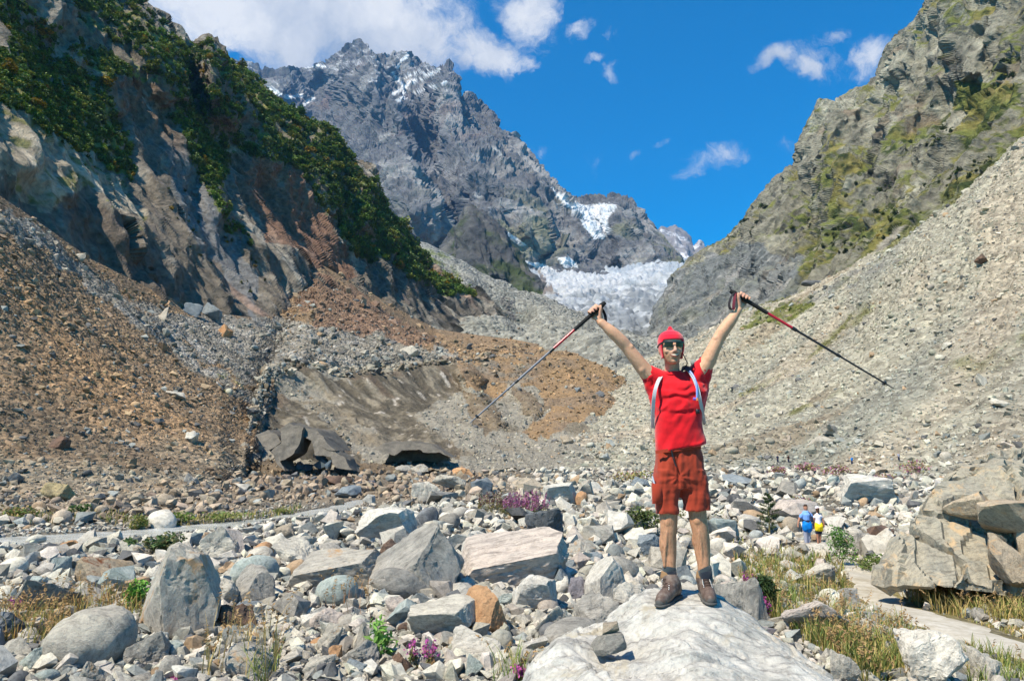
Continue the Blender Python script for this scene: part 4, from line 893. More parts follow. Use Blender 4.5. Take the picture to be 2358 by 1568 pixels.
# cairn stones on it
def on_boulder(px, py, dd, w, h, colr, seed, label, lift=0):
    p = at(px, py, dd); zb = float(bz(p[0], p[1])) + .0
    o = put('cairn_stone', rock_mesh('cairn_stone', seed, 'slab', 4), RM[colr]); wm = w / F * dd; hm = h / F * dd
    o.location = (p[0], p[1], zb + lift + hm * .40); o.scale = (wm, wm * .8, hm); o.rotation_euler = (0, -.12, .3); tag(o, label, 'stone'); return o
on_boulder(1401, 1520, 4.42, 76, 46, 'grey', 302, 'grey stone lying on the great white boulder, under the tan one')
on_boulder(1405, 1496, 4.46, 50, 26, 'tan', 305, 'tan stone balanced on the grey stone on the great white boulder', .10)

# ---- outcrop at the right
oc = empty('rock_outcrop', hit(2200, 1345)); tag(oc, 'massive layered brown grey rock outcrop at the right beside the path', 'outcrop')
moc = rock_mat('outcrop_stone', (.44, .36, .26), (.31, .27, .21), (.46, .29, .15), .5, scale=1.3); moc2 = rock_mat('outcrop_slab_stone', (.40, .36, .275), (.28, .27, .225), (.47, .34, .20), .5, scale=1.1)
def oblock(cx, cy, d, w, h, dep, rx, ry, rz, seed, mat, planes=None, style='slab'):
    p = at(cx, cy, d); me = rock_mesh('block', seed, style, 4, planes); o = put('block', me, mat, oc)
    o.location = Vector(p) - oc.location; o.scale = (w / F * d, dep, h / F * d); o.rotation_euler = (rx, ry, rz); return o
OCB = [((-.78, -.34, .52), .40), ((-.25, -.30, .92), .62), ((.1, -.92, .34), .52), ((.3, -.3, .9), .70)]
OV = [(2036,1332,14.7),(2070,1250,14.9),(2118,1150,15.4),(2180,1070,16.2),(2210,1052,16.8),(2290,1044,17.4),(2400,1028,17.8),(2520,1010,18.4),(2140,1345,14.1),(2280,1362,13.9),(2440,1370,13.7),(2560,1360,14.0),(2260,1150,15.3),(2380,1120,15.6),(2520,1110,15.8),(2100,1330,18),(2250,1100,20.5),(2520,1060,21),(2560,1330,19)]
bm = bmesh.new()
for q in OV: bm.verts.new(Vector(at(*q)) - oc.location)
bm.verts.ensure_lookup_table()
bmesh.ops.convex_hull(bm, input=bm.verts[:]); bmesh.ops.triangulate(bm, faces=bm.faces)
for _ in range(5): bmesh.ops.subdivide_edges(bm, edges=[e for e in bm.edges if e.calc_length() > .11], cuts=1, use_grid_fill=True); bmesh.ops.triangulate(bm, faces=bm.faces)
bmesh.ops.recalc_face_normals(bm, faces=bm.faces)
me = bpy.data.meshes.new('core'); bm.to_mesh(me); bm.free()
cv = np.empty(len(me.vertices) * 3, np.float32); me.vertices.foreach_get('co', cv); cv = cv.reshape(-1, 3).astype(float); cn_ = np.empty(len(me.vertices) * 3, np.float32); me.vertices.foreach_get('normal', cn_); cn_ = cn_.reshape(-1, 3)
lay = cv @ np.array([.62, -.25, .74]); crk = np.abs(perlin(strat(cv / .9, (.55, .2, .8), .25) + 5)); crk2 = np.abs(perlin(strat(cv / 1.3, (.8, -.3, -.5), .3) + 50))
cv += cn_ * (.10 * np.floor(fbm(strat(cv / 1.6, (.55, .2, .8), .3), 3) * 6)[:, None] - .26 * sstep(.07, .0, crk)[:, None] - .2 * sstep(.06, .0, crk2)[:, None] + .05 * fbm(cv / .35, 4)[:, None])
me.vertices.foreach_set('co', np.ascontiguousarray(cv, np.float32).ravel()); me.update(); me.shade_smooth(); me.set_sharp_from_angle(angle=.45)
put('core', me, moc2, oc)
oblock(2305, 1178, 14.6, 130, 84, 1.2, -.3, .42, .1, 405, moc, None, 'ang')
oblock(2335, 1290, 13.9, 120, 110, 1.0, -.1, .3, .1, 409, moc, None, 'ang')
oblock(2420, 1240, 14.4, 160, 240, 2.0, -.1, .3, .1, 410, moc, None, 'ang')
oblock(2228, 1160, 14.9, 60, 60, .9, -.2, .5, .2, 417, moc, None, 'ang')
for k in range(5): FOOT.append((7.6 + .9 * k, 15.6, 1.5)); FOOT.append((8 + k, 17.2, 1.4))

# ---- ice cave at the foot of the hollow
mice, nt, b = principled('dirty_ice', (.12, .11, .09), .7, .3)
geo = N(nt, 'ShaderNodeNewGeometry'); n1 = noise(nt, geo.outputs['Position'], .9, 8, .7, .6); n2 = noise(nt, geo.outputs['Position'], 6, 5, .7)
L(nt, mul_rgb(nt, ramp(nt, n1.outputs['Fac'], [(.3, (.07, .064, .053)), (.55, (.13, .117, .095)), (.75, (.21, .19, .155))]), ramp(nt, n2.outputs['Fac'], [(.3, (.7, .7, .7)), (.6, (1.1, 1.1, 1.1))])), b.inputs['Base Color'])
bp = N(nt, 'ShaderNodeBump', inp={'Strength': .6, 'Distance': .2}); L(nt, n1.outputs['Fac'], bp.inputs['Height']); L(nt, bp.outputs[0], b.inputs['Normal'])
mblue, nt, b = principled('wet_ice', (.10, .13, .15), .18, .6)
def hull(name, front, d0, thick, mat, parent, lean=0.0):
    """a slab of ice: outline at distance d0 (top leaning back by lean), given real thickness"""
    ys_ = [q[1] for q in front]; y0_, y1_ = min(ys_), max(ys_); V = []
    for back_ in (0, 1):
        for (px, py) in front:
            d = d0 + lean * (y1_ - py) / (y1_ - y0_) + back_ * thick; p = at(px, py, d0 + lean * (y1_ - py) / (y1_ - y0_)); p = p + np.array([0, back_ * thick, 0]); V.append(p)
    bm = bmesh.new(); n = len(front); vs = [bm.verts.new(v) for v in V]
    bm.faces.new(vs[:n]); bm.faces.new(vs[n:][::-1])
    for k in range(n): bm.faces.new((vs[k], vs[n + k], vs[n + (k + 1) % n], vs[(k + 1) % n]))
    bmesh.ops.recalc_face_normals(bm, faces=bm.faces); bmesh.ops.triangulate(bm, faces=bm.faces)
    bmesh.ops.subdivide_edges(bm, edges=bm.edges, cuts=8, use_grid_fill=True); me = bpy.data.meshes.new(name); bm.to_mesh(me); bm.free()
    co_ = np.empty(len(me.vertices) * 3, np.float32); me.vertices.foreach_get('co', co_); co_ = co_.reshape(-1, 3)
    co_ += (.42 * np.stack([fbm(co_ / 2.0 + k * 9, 5) for k in range(3)], -1)).astype(np.float32); 
    if parent is not None: co_ -= np.array(parent.location, np.float32)
    me.vertices.foreach_set('co', co_.ravel()); me.update(); me.shade_smooth(); me.set_sharp_from_angle(angle=math.radians(35))
    return put(name, me, mat, parent)
ic = empty('ice_cave', at(700, 1085, 86)); tag(ic, 'dark ice cave between broken slabs at the foot of the hollow', 'ice cave')
def d2s(x, y): return ((560 + x / 4.535) / 1.0178, (820 + y / 4.535) / 1.0178)     # read off the enlarged photograph
S1 = [d2s(*q) for q in ((185,900),(320,850),(410,905),(450,985),(330,1060),(250,1000))]
S2 = [d2s(*q) for q in ((330,1065),(450,990),(440,850),(520,770),(690,830),(640,1000),(590,1100),(430,1180),(480,1290),(400,1230))]
S3 = [d2s(*q) for q in ((760,960),(830,880),(900,930),(1020,1080),(1130,1170),(1190,1290),(1040,1270),(960,1130),(800,1110))]
ROOF = [d2s(*q) for q in ((500,800),(640,780),(830,860),(1010,1000),(900,960),(820,890),(760,900),(690,840))]
hull('slab', S1, 84, 4, mice, ic, 3); hull('slab', S2, 82.5, 5, mice, ic, 4); hull('slab', S3, 82.5, 5, mice, ic, 4); hull('roof', [d2s(*q) for q in ((640,820),(830,850),(1020,1070),(930,1060),(760,960),(700,930))], 84.5, 9, mice, ic, 3)
hull('back_wall', [d2s(*q) for q in ((480,1320),(520,860),(800,880),(1050,1120),(1080,1320))], 96, 2, mice, ic, 0)
for k, (x, y, w, h) in enumerate(((640,1240,34,24),(730,1255,26,20),(880,1210,40,28),(860,1130,36,22),(960,1220,12,24))):
    o = put('ice_block', rock_mesh('ice_block', 450 + k, 'ang', 3), mblue, ic); dd = 88 - (k == 4) * 4; o.location = Vector(at(*d2s(x, y), dd)) - ic.location; o.scale = (w / F * dd, 2.0, h / F * dd)
ic2 = empty('ice_overhang', at(930, 1055, 96)); tag(ic2, 'low dark overhang of melting ice at the centre of the hollow', 'ice overhang')
hull('lip', [d2s(*q) for q in ((1420,1050),(1600,980),(1850,970),(2060,1010),(2260,1140),(2130,1090),(1960,1085),(1900,1050),(1740,1060),(1650,1130),(1560,1095))], 96, 6, mice, ic2, 3)
hull('back_wall', [d2s(*q) for q in ((1560,1180),(1640,1000),(2100,1010),(2250,1180))], 101, 2, mice, ic2, 0)

# ---- other single boulders of the field (all share a few meshes)
KIND = ['ang', 'ang', 'slab', 'round', 'wedge', 'ang', 'slab', 'ang', 'round', 'slab', 'ang', 'wedge']
SHAPES = [rock_mesh('rock', 500 + k, ['ang', 'ang', 'slab', 'round', 'wedge', 'ang', 'slab', 'ang', 'round', 'slab', 'ang', 'wedge'][k % 12], 3) if k % 12 in (3, 8) else shard_mesh('rock', 540 + k, KIND[k % 12], .30) for k in range(22)]
SH_MAT = {}
def rock_data(k, colr):
    if (k, colr) not in SH_MAT:
        me = SHAPES[k].copy(); me.materials.append(RM[colr]); SH_MAT[(k, colr)] = me
    return SH_MAT[(k, colr)]
path_xy = np.array(PATH)
def on_path(x, y): return float(seg_dist(np.array([x]), np.array([y]), PATH)[0][0])
def river_d(x, y): return float(seg_dist(np.array([x]), np.array([y]), RIV)[0][0]) - 1.25 * float(river_w(y))
GRASSY = [(1690,1300),(1830,1290),(1960,1300),(2060,1300),(2358,1345),(2400,1500),(2358,1568),(2000,1568),(1850,1480),(1740,1400)]
pal = ['pale'] * 28 + ['white'] * 18 + ['grey'] * 24 + ['teal'] * 8 + ['slate'] * 5 + ['tan'] * 4 + ['beige'] * 8 + ['pink'] * 4 + ['orange'] * 2 + ['brown'] * 2 + ['purple'] * 2 + ['dark'] * 1
rocks = []; tries = 0
while len(rocks) < 285 and tries < 14000:
    tries += 1
    px = R.uniform(-60, W + 60); py = 1095 + 480 * R.rand() ** .8
    if pip(np.array([px]), np.array([py]), GRASSY)[0] and R.rand() < .9: continue
    if px > 1950 and 1080 < py < 1350 and px > 2040: continue
    if px < 650 and py < 1240 and R.rand() < .8: continue
    p = hit(px, py); d = p[1]
    if d > 75: continue
    wp = np.clip(32 * (1 - R.rand()) ** (-.50), 32, 100) * np.interp(py, [1095, 1200, 1568], [.75, .85, 1.1]); r = wp / F * d / 2
    if any((p[0] - fx) ** 2 + (p[1] - fy) ** 2 < (fr + r * .8) ** 2 for fx, fy, fr in FOOT): continue
    if on_path(p[0], p[1]) < .72 + r or river_d(p[0], p[1]) < r: continue
    FOOT.append((p[0], p[1], r)); k = R.randint(len(SHAPES)); colr = pal[R.randint(len(pal))]
    o = bpy.data.objects.new('rock', rock_data(k, colr)); link(o)
    hz = R.uniform(.55, .95) * (0.75 if KIND[k % 12] == 'slab' else 1)
    o.location = (p[0], p[1], p[2] + r * hz * .62); o.scale = (2 * r * R.uniform(.85, 1.25), 2 * r * R.uniform(.7, 1.1), 2 * r * hz); o.rotation_euler = (R.uniform(-.25, .25), R.uniform(-.3, .3), R.uniform(0, 6.28))
    rocks.append((o, px, py, wp, colr, KIND[k % 12]))
# say which one: colour, form, size and the nearest landmark
LM = [(412,1470,'the tall pointed boulder'),(205,1540,'the rounded speckled boulder'),(236,1370,'the rust stained block'),(900,1270,'the big white slab'),(790,1385,'the large beige slab'),(975,1400,'the largest grey boulder'),(1140,1490,'the orange boulder'),(1200,1380,'the pink streaked slab'),(1185,1200,'the big pink flower clump'),(1425,1410,'the slab standing on edge'),
      (1310,1180,'the white boulder with dark hollow'),(1560,1300,'the legs of the man'),(1050,1145,'the boulder pile at the back'),(1880,1250,'the walking couple'),(2035,1185,'the big flat topped boulder'),(785,1420,'the mint green boulder'),(670,1270,'the tan block on the gravel bar'),(376,1244,'the white boulder at the river'),(1800,1230,'the small pine'),(2140,1560,'the large white boulder by the path'),(850,1575,'the dark slate slab'),(1245,1260,'the blue black boulder')]
FORM = dict(ang='angular', slab='flat', round='rounded', wedge='wedge shaped')
seen = {}
for o, px, py, wp, colr, kd in rocks:
    sx, sy = px * 1.0178, py * 1.0178
    lx, ly, nm = min(LM, key=lambda q: (q[0] - sx) ** 2 + 2 * (q[1] - sy) ** 2)
    dx, dy = sx - lx, sy - ly
    rel = ('in front of' if dy > 0 else 'behind') if abs(dy) * 1.6 > abs(dx) else ('right of' if dx > 0 else 'left of')
    size = 'large' if wp > 60 else ('medium' if wp > 38 else 'small')
    lab = f"{size} {FORM[kd]} {WORD[colr]} rock {rel} {nm}"
    seen.setdefault(lab, []).append(o)
for lab, os_ in seen.items():
    if len(os_) == 2:
        a, b_ = sorted(os_, key=lambda o: proj(np.array(o.location))[0]); b_['label'] = 'rightmost ' + lab; a['label'] = 'leftmost ' + lab
    elif len(os_) == 3:
        for w_, o in zip(('leftmost', 'middle', 'rightmost'), sorted(os_, key=lambda o: proj(np.array(o.location))[0])): o['label'] = w_ + ' ' + lab
    else:
        for o in os_: o['label'] = lab
    for o in os_: o['category'] = 'rock'; o['group'] = 'loose rocks of the boulder field'

# ---- smaller stones past counting: instances of the same rocks
rcoll = bpy.data.collections.new('rock_kinds')
for o, *_ in [q for q in rocks if q[5] != 'round'][:14] + [q for q in rocks if q[5] == 'round'][:2]: rcoll.objects.link(o)
def scatter(name, coll, P_, scl, rot, idx, tint, mat=None):
    me = bpy.data.meshes.new(name); n = len(P_); me.vertices.add(n); me.vertices.foreach_set('co', np.ascontiguousarray(P_, np.float32).ravel())
    for nm, ty, arr, key in (('scl', 'FLOAT_VECTOR', scl, 'vector'), ('rot', 'FLOAT_VECTOR', rot, 'vector')):
        a = me.attributes.new(nm, ty, 'POINT'); a.data.foreach_set(key, np.ascontiguousarray(arr, np.float32).ravel())
    a = me.attributes.new('idx', 'INT', 'POINT'); a.data.foreach_set('value', np.ascontiguousarray(idx, np.int32))
    a = me.attributes.new('tint', 'FLOAT_COLOR', 'POINT'); t4 = np.ones((n, 4), np.float32); t4[:, :3] = tint; a.data.foreach_set('color', t4.ravel())
    o = put(name, me)
    g = bpy.data.node_groups.new(name, 'GeometryNodeTree'); g.interface.new_socket('Geometry', in_out='INPUT', socket_type='NodeSocketGeometry'); g.interface.new_socket('Geometry', in_out='OUTPUT', socket_type='NodeSocketGeometry')
    gi, go = g.nodes.new('NodeGroupInput'), g.nodes.new('NodeGroupOutput')
    ip = g.nodes.new('GeometryNodeInstanceOnPoints'); ci = g.nodes.new('GeometryNodeCollectionInfo'); ci.inputs['Collection'].default_value = coll; ci.inputs['Separate Children'].default_value = True; ci.inputs['Reset Children'].default_value = True
    ip.inputs['Pick Instance'].default_value = True
    def na(nm, ty):
        x = g.nodes.new('GeometryNodeInputNamedAttribute'); x.data_type = ty; x.inputs['Name'].default_value = nm; return x.outputs['Attribute']
    g.links.new(gi.outputs[0], ip.inputs['Points']); g.links.new(ci.outputs[0], ip.inputs['Instance']); g.links.new(na('idx', 'INT'), ip.inputs['Instance Index'])
    g.links.new(na('rot', 'FLOAT_VECTOR'), ip.inputs['Rotation']); g.links.new(na('scl', 'FLOAT_VECTOR'), ip.inputs['Scale'])
    last = ip.outputs[0]
    if mat is not None:
        sm = g.nodes.new('GeometryNodeSetMaterial'); sm.inputs['Material'].default_value = mat; g.links.new(last, sm.inputs['Geometry']); last = sm.outputs[0]
    g.links.new(last, go.inputs[0]); md = o.modifiers.new('scatter', 'NODES'); md.node_group = g
    tag(o, kind='stuff'); return o
def stone_tints(base, n, spread=.30, accents=True):
    t = base * (1 + spread * (R.rand(n, 1) - .45) * 2) * (1 + .018 * R.normal(size=(n, 3)))
    if accents:
        k = R.rand(n); t[k < .035] = np.array([.33, .235, .15]) * R.uniform(.7, 1.2, (int((k < .035).sum()), 1)); m_ = (k > .05) & (k < .13); t[m_] = np.array([.27, .285, .27]) * R.uniform(.7, 1.2, (int(m_.sum()), 1)); m_ = (k > .13) & (k < .20); t[m_] = np.array([.11, .11, .11]) * R.uniform(.7, 1.4, (int(m_.sum()), 1))
    return np.clip(t, .02, .85)
def stones_on(land, name, n, smin, smax, al, bright, accept=None, spread=.3, flat=.8, accents=True, sink=.12):
    s_ = land.sample(n, accept); m_ = len(s_['d']); wp = np.clip(smin * (1 - R.rand(m_)) ** (-al), smin, smax); sz = wp / F * s_['d']
    scl = sz[:, None] * R.uniform(.7, 1.3, (m_, 3)) * np.array([1, .9, flat]); rot = np.c_[R.uniform(-.5, .5, (m_, 2)), R.uniform(0, 6.28, m_)]
    P_ = s_['P'] + s_['N'] * (sink * sz)[:, None]
    return scatter(name, rcoll, P_, scl, rot, R.randint(0, 16, m_), stone_tints(s_['col'] * bright, m_, spread, accents), M_TINT)
stones_on(scree, 'scree_stones', 60000, 3.2, 17, .34, 1.12, lambda r: r['d'] > 60, .38)
stones_on(talus, 'talus_stones', 62000, 3.2, 20, .40, 1.15, lambda r: (r['py'] > 440), .45)
stones_on(hollow, 'moraine_stones', 16000, 3.6, 13, .36, 1.25, lambda r: ~pip(r['px'], r['py'], [(640,838),(700,832),(880,858),(950,838),(1040,828),(1060,850),(1040,915),(955,965),(990,985),(1060,1040),(1000,1062),(880,1060),(700,900)]) & ~pip(r['px'], r['py'], [(600,880),(640,900),(740,960),(830,1060),(800,1075),(600,985)]), .4)
stones_on(debris, 'debris_stones', 5000, 3.4, 9, .3, 1.15, None, .35)
stones_on(scree, 'toe_stones', 16000, 6, 26, .45, 1.15, lambda r: R.rand(len(r['d'])) < sstep(930, 1075, r['py'] + 30 * fbm(np.c_[r['px'] / 90, r['py'] / 60, 0 * r['px']], 2)), .4)
stones_on(talus, 'toe_stones', 9000, 6, 22, .42, 1.2, lambda r: R.rand(len(r['d'])) < sstep(1020, 1130, r['py']), .45)
stones_on(hollow, 'rim_stones', 40000, 5, 22, .42, 1.1, lambda r: pip(r['px'], r['py'], [(590,870),(630,838),(700,826),(800,844),(900,834),(960,822),(1050,820),(1140,810),(1140,830),(1050,838),(960,846),(900,858),(800,872),(700,848),(640,880),(600,960),(575,960)]), .4, sink=.2)
# valley floor: stones in every size between the single boulders
def floor_stones(n, smin, smax, al, acc):
    px = R.uniform(-90, W + 90, n); py = 1082 + 520 * R.rand(n); D_ = np.full(n, 5.0)
    for _ in range(40):                                   # walk along the line of sight to the ground
        p = at(px, py, D_); gap = p[:, 2] - ground(p[:, 0], p[:, 1]); slope = np.maximum((CAMZ - p[:, 2]) / D_, .01); D_ = np.clip(D_ + gap / slope * .6, 2.5, 140)
    p = at(px, py, D_); gz = ground(p[:, 0], p[:, 1]); ok = (np.abs(p[:, 2] - gz) < .4) & (D_ < 135); ok &= seg_dist(p[:, 0], p[:, 1], PATH)[0] > np.interp(p[:, 1], [8, 12, 16, 20], [.80, .72, .50, .42]) * R.uniform(.85, 1.2, n); ok &= seg_dist(p[:, 0], p[:, 1], RIV)[0] > 1.35 * river_w(p[:, 1]) * R.uniform(.9, 1.15, n)
    g_ = pip(px, py, GRASSY); ok &= ~g_ | (R.rand(n) < .35); ok &= acc(px, py, p)
    return px[ok], py[ok], np.c_[p[ok][:, :2], gz[ok]], D_[ok]
def put_floor(name, n, smin, smax, al, lift, acc=lambda px, py, p: np.ones(len(px), bool)):
    px, py, p, D_ = floor_stones(n, smin, smax, al, acc); m_ = len(px); wp = np.clip(smin * (1 - R.rand(m_)) ** (-al), smin, smax); sz = np.clip(wp / F * D_, .02, .9); rdv = seg_dist(p[:, 0], p[:, 1], RIV)[0] - 1.3 * river_w(p[:, 1]); sz = np.where(rdv < 3.0, np.minimum(sz, .10 + .07 * np.maximum(rdv, 0)), sz)
    base = np.tile(np.array([[.44, .41, .345]]), (m_, 1)); brown = np.maximum(sstep(34, 46, p[:, 1]) * sstep(8, -6, p[:, 0] + (p[:, 1] - 60) * .05), sstep(28, 33, p[:, 1]) * sstep(-11, -14, p[:, 0]) * .9); base = cmix(base, (.27, .20, .135), brown * .85)
    scl = sz[:, None] * R.uniform(.75, 1.25, (m_, 3)) * np.array([1.05, .9, .8]); rot = np.c_[R.uniform(-.6, .6, (m_, 2)), R.uniform(0, 6.28, m_)]
    p[:, 2] += sz * lift * R.uniform(.3, 1.4, m_)
    return scatter(name, rcoll, p, scl, rot, R.randint(0, 16, m_), stone_tints(base, m_, .38), M_TINT)
put_floor('valley_stones', 30000, 5, 18, .45, .26)
put_floor('valley_cobbles', 6500, 20, 52, .40, .26, lambda px, py, p: R.rand(len(px)) < np.interp(py, [1085, 1180, 1300, 1568], [.10, .35, .8, 1.0]))
put_floor('valley_pebbles', 9000, 12, 26, .42, .28)
# ------------------------------------------------------------------ people
class Blob:
    """closed lofts and ovals that overlap, fused to one continuous skin"""
    def __init__(s): s.V, s.F, s.n = [], [], 0
    def add(s, V, Fc): s.V.append(np.array(V, float)); s.F += [tuple(i + s.n for i in f) for f in Fc]; s.n += len(V)
    def rings(s, rings):
        m = len(rings[0]); V = [p for r_ in rings for p in r_]; Fc = []
        for k in range(len(rings) - 1):
            for j in range(m): a, b = k * m + j, k * m + (j + 1) % m; Fc.append((a, b, b + m, a + m))
        n = len(V); V += [np.mean(rings[0], 0), np.mean(rings[-1], 0)]
        for j in range(m): Fc.append((n, (j + 1) % m, j)); o = (len(rings) - 1) * m; Fc.append((n + 1, o + j, o + (j + 1) % m))
        s.add(V, Fc)
    def tube(s, pts, m=14, sub=4):
        """pts: (x,y,z,r) or (x,y,z,ra,rb): round limb with rounded ends"""
        P_ = np.array([p[:3] for p in pts], float); r_ = np.array([p[3] for p in pts], float); n = len(P_)
        if n > 2 and sub > 1:
            t = np.arange(n); tt = np.linspace(0, n - 1, (n - 1) * sub + 1); P2 = np.zeros((len(tt), 3)); r2 = np.interp(tt, t, r_)
            mm = np.gradient(P_, axis=0)
            for i, x in enumerate(tt):
                k = min(int(x), n - 2); u = x - k; P2[i] = (2*u**3-3*u*u+1)*P_[k] + (u**3-2*u*u+u)*mm[k] + (-2*u**3+3*u*u)*P_[k+1] + (u**3-u*u)*mm[k+1]
            P_, r_ = P2, r2
        T = np.gradient(P_, axis=0); T /= np.linalg.norm(T, axis=1)[:, None]; ref = np.array([.13, .9, .2]); rings = []
        ang = np.linspace(0, 2 * np.pi, m, endpoint=False)
        def ring(c, t, r):
            a = np.cross(t, ref); a /= np.linalg.norm(a); b = np.cross(t, a); return c + r * (np.cos(ang)[:, None] * a + np.sin(ang)[:, None] * b)
        for e in (.95, .75, .4): rings.append(ring(P_[0] - T[0] * r_[0] * e * .9, T[0], r_[0] * math.sqrt(1 - e * e)))
        for c, t, r in zip(P_, T, r_): rings.append(ring(c, t, r))
        for e in (.4, .75, .95): rings.append(ring(P_[-1] + T[-1] * r_[-1] * e * .9, T[-1], r_[-1] * math.sqrt(1 - e * e)))
        s.rings(rings)
    def oval(s, c, r, M=None, m=16):
        D, Fc = ico(3); V = D * np.array(r)
        if M is not None: V = V @ np.array(M).T
        s.add(V + np.array(c), [tuple(f) for f in Fc])
    def stack(s, secs, m=28, p=2.3):
        """secs: (cx, cy, z, rx, ry) horizontal sections, bottom or top first"""
        ang = np.linspace(0, 2 * np.pi, m, endpoint=False); ca, sa = np.cos(ang), np.sin(ang); k = (np.abs(ca) ** p + np.abs(sa) ** p) ** (-1 / p)
        secs = np.array(secs, float); n = len(secs); t = np.arange(n); tt = np.linspace(0, n - 1, (n - 1) * 4 + 1); S2 = np.stack([np.interp(tt, t, secs[:, j]) for j in range(5)], 1)
        s.rings([np.stack([c[0] + c[3] * ca * k, c[1] + c[4] * sa * k, np.full(m, c[2])], 1) for c in S2])
    def mesh(s, name, voxel, smooth=6, fac=.5):
        me = bpy.data.meshes.new(name); me.from_pydata([tuple(v) for v in np.concatenate(s.V)], [], s.F); me.update()
        bm = bmesh.new(); bm.from_mesh(me); bmesh.ops.recalc_face_normals(bm, faces=bm.faces); bm.to_mesh(me); bm.free()
        o = bpy.data.objects.new('tmp', me); COL.objects.link(o)
        r = o.modifiers.new('r', 'REMESH'); r.mode = 'VOXEL'; r.voxel_size = voxel; r.use_smooth_shade = True
        if smooth: q = o.modifiers.new('s', 'SMOOTH'); q.iterations = smooth; q.factor = fac
        dg = C.evaluated_depsgraph_get(); new = bpy.data.meshes.new_from_object(o.evaluated_get(dg)); bpy.data.objects.remove(o); new.name = name; new.shade_smooth(); return new
def verts(me):
    c = np.empty(len(me.vertices) * 3, np.float32); me.vertices.foreach_get('co', c); return c.reshape(-1, 3).astype(float)
def norms(me):
    c = np.empty(len(me.vertices) * 3, np.float32); me.vertices.foreach_get('normal', c); return c.reshape(-1, 3).astype(float)
def setv(me, v): me.vertices.foreach_set('co', np.ascontiguousarray(v, np.float32).ravel()); me.update()
def child(name, me, mat, root): 
    v = verts(me) - np.array(root.location); setv(me, v); return put(name, me, mat, root)
def strap_mesh(name, pts, w, th, wdir):
    """a flat band along pts, w wide along wdir, th thick"""
    P_ = np.array(pts, float); n = len(P_); t = np.arange(n); tt = np.linspace(0, n - 1, (n - 1) * 5 + 1); P2 = np.stack([np.interp(tt, t, P_[:, j]) for j in range(3)], 1)
    for _ in range(4): P2[1:-1] = (P2[:-2] + 2 * P2[1:-1] + P2[2:]) / 4
    T = np.gradient(P2, axis=0); T /= np.linalg.norm(T, axis=1)[:, None]; wd_ = np.array(wdir, float); wd_ = np.tile(wd_, (len(P2), 1)) if wd_.ndim == 1 else np.stack([np.interp(tt, t, wd_[:, j]) for j in range(3)], 1)
    A = wd_ - (wd_ * T).sum(1)[:, None] * T; A /= np.linalg.norm(A, axis=1)[:, None]; B = np.cross(T, A); V = []
    for p, a, b in zip(P2, A, B): V += [p - a * w / 2 - b * th / 2, p + a * w / 2 - b * th / 2, p + a * w / 2 + b * th / 2, p - a * w / 2 + b * th / 2]
    Fc = []
    for k in range(len(P2) - 1):
        for j in range(4): Fc.append((k*4+j, k*4+(j+1)%4, k*4+4+(j+1)%4, k*4+4+j))
    Fc += [(3, 2, 1, 0)]; o = (len(P2) - 1) * 4; Fc += [(o, o+1, o+2, o+3)]
    return mesh_np(name, np.array(V), np.array(Fc), False)
def rod(name, a, b, ra, rb=None, m=12):
    a, b = np.array(a, float), np.array(b, float); rb = ra if rb is None else rb; t = (b - a) / np.linalg.norm(b - a); u = np.cross(t, (.1, .9, .3)); u /= np.linalg.norm(u); w = np.cross(t, u); an = np.linspace(0, 2*np.pi, m, endpoint=False)
    V = np.concatenate([a + ra * (np.cos(an)[:, None] * u + np.sin(an)[:, None] * w), b + rb * (np.cos(an)[:, None] * u + np.sin(an)[:, None] * w), [a], [b]]); Fc = []
    for j in range(m): k = (j + 1) % m; Fc += [(j, k, m + k), (j, m + k, m + j), (2*m, k, j), (2*m+1, m+j, m+k)]
    me = mesh_np(name, V, np.array(Fc), True); me.set_sharp_from_angle(angle=.7); return me
def cloth_mat(name, colr, bump=.25, sc=600, rough=.8, sheen=.2):
    m, nt, b = principled(name, colr, rough, .15); b.inputs['Sheen Weight'].default_value = sheen
    tcn = N(nt, 'ShaderNodeTexCoord'); n1 = noise(nt, tcn.outputs['Object'], sc, 2, .5); n2 = noise(nt, tcn.outputs['Object'], 14, 5, .6)
    L(nt, mul_rgb(nt, N(nt, 'ShaderNodeRGB').outputs[0], ramp(nt, n2.outputs['Fac'], [(.3, (.88, .88, .88)), (.6, (1.05, 1.05, 1.05))])), b.inputs['Base Color'])
    nt.nodes['RGB' if 'RGB' in nt.nodes else 'Color'].outputs[0].default_value = (*colr, 1)
    h = N(nt, 'ShaderNodeMath', operation='MULTIPLY_ADD', inp={1: .3}); L(nt, n1.outputs['Fac'], h.inputs[0]); L(nt, n2.outputs['Fac'], h.inputs[2])
    bp = N(nt, 'ShaderNodeBump', inp={'Strength': bump, 'Distance': .01}); L(nt, h.outputs[0], bp.inputs['Height']); L(nt, bp.outputs[0], b.inputs['Normal']); return m
def skin_mat(name):
    m, nt, b = principled(name, (.6, .4, .3), .6, .18); a = N(nt, 'ShaderNodeAttribute', attribute_name='col'); tcn = N(nt, 'ShaderNodeTexCoord'); n1 = noise(nt, tcn.outputs['Object'], 45, 5, .65)
    L(nt, mul_rgb(nt, a.outputs['Color'], ramp(nt, n1.outputs['Fac'], [(.3, (.86, .83, .81)), (.6, (1.05, 1.05, 1.05))])), b.inputs['Base Color'])
    b.inputs['Subsurface Weight'].default_value = .12; b.inputs['Subsurface Radius'].default_value = (.012, .005, .003); b.inputs['Subsurface Scale'].default_value = 1.0
    bp = N(nt, 'ShaderNodeBump', inp={'Strength': .15, 'Distance': .004}); L(nt, n1.outputs['Fac'], bp.inputs['Height']); L(nt, bp.outputs[0], b.inputs['Normal']); return m
SKIN = skin_mat('skin')
def A(px, py, d=5.0): return at(px, py, d)
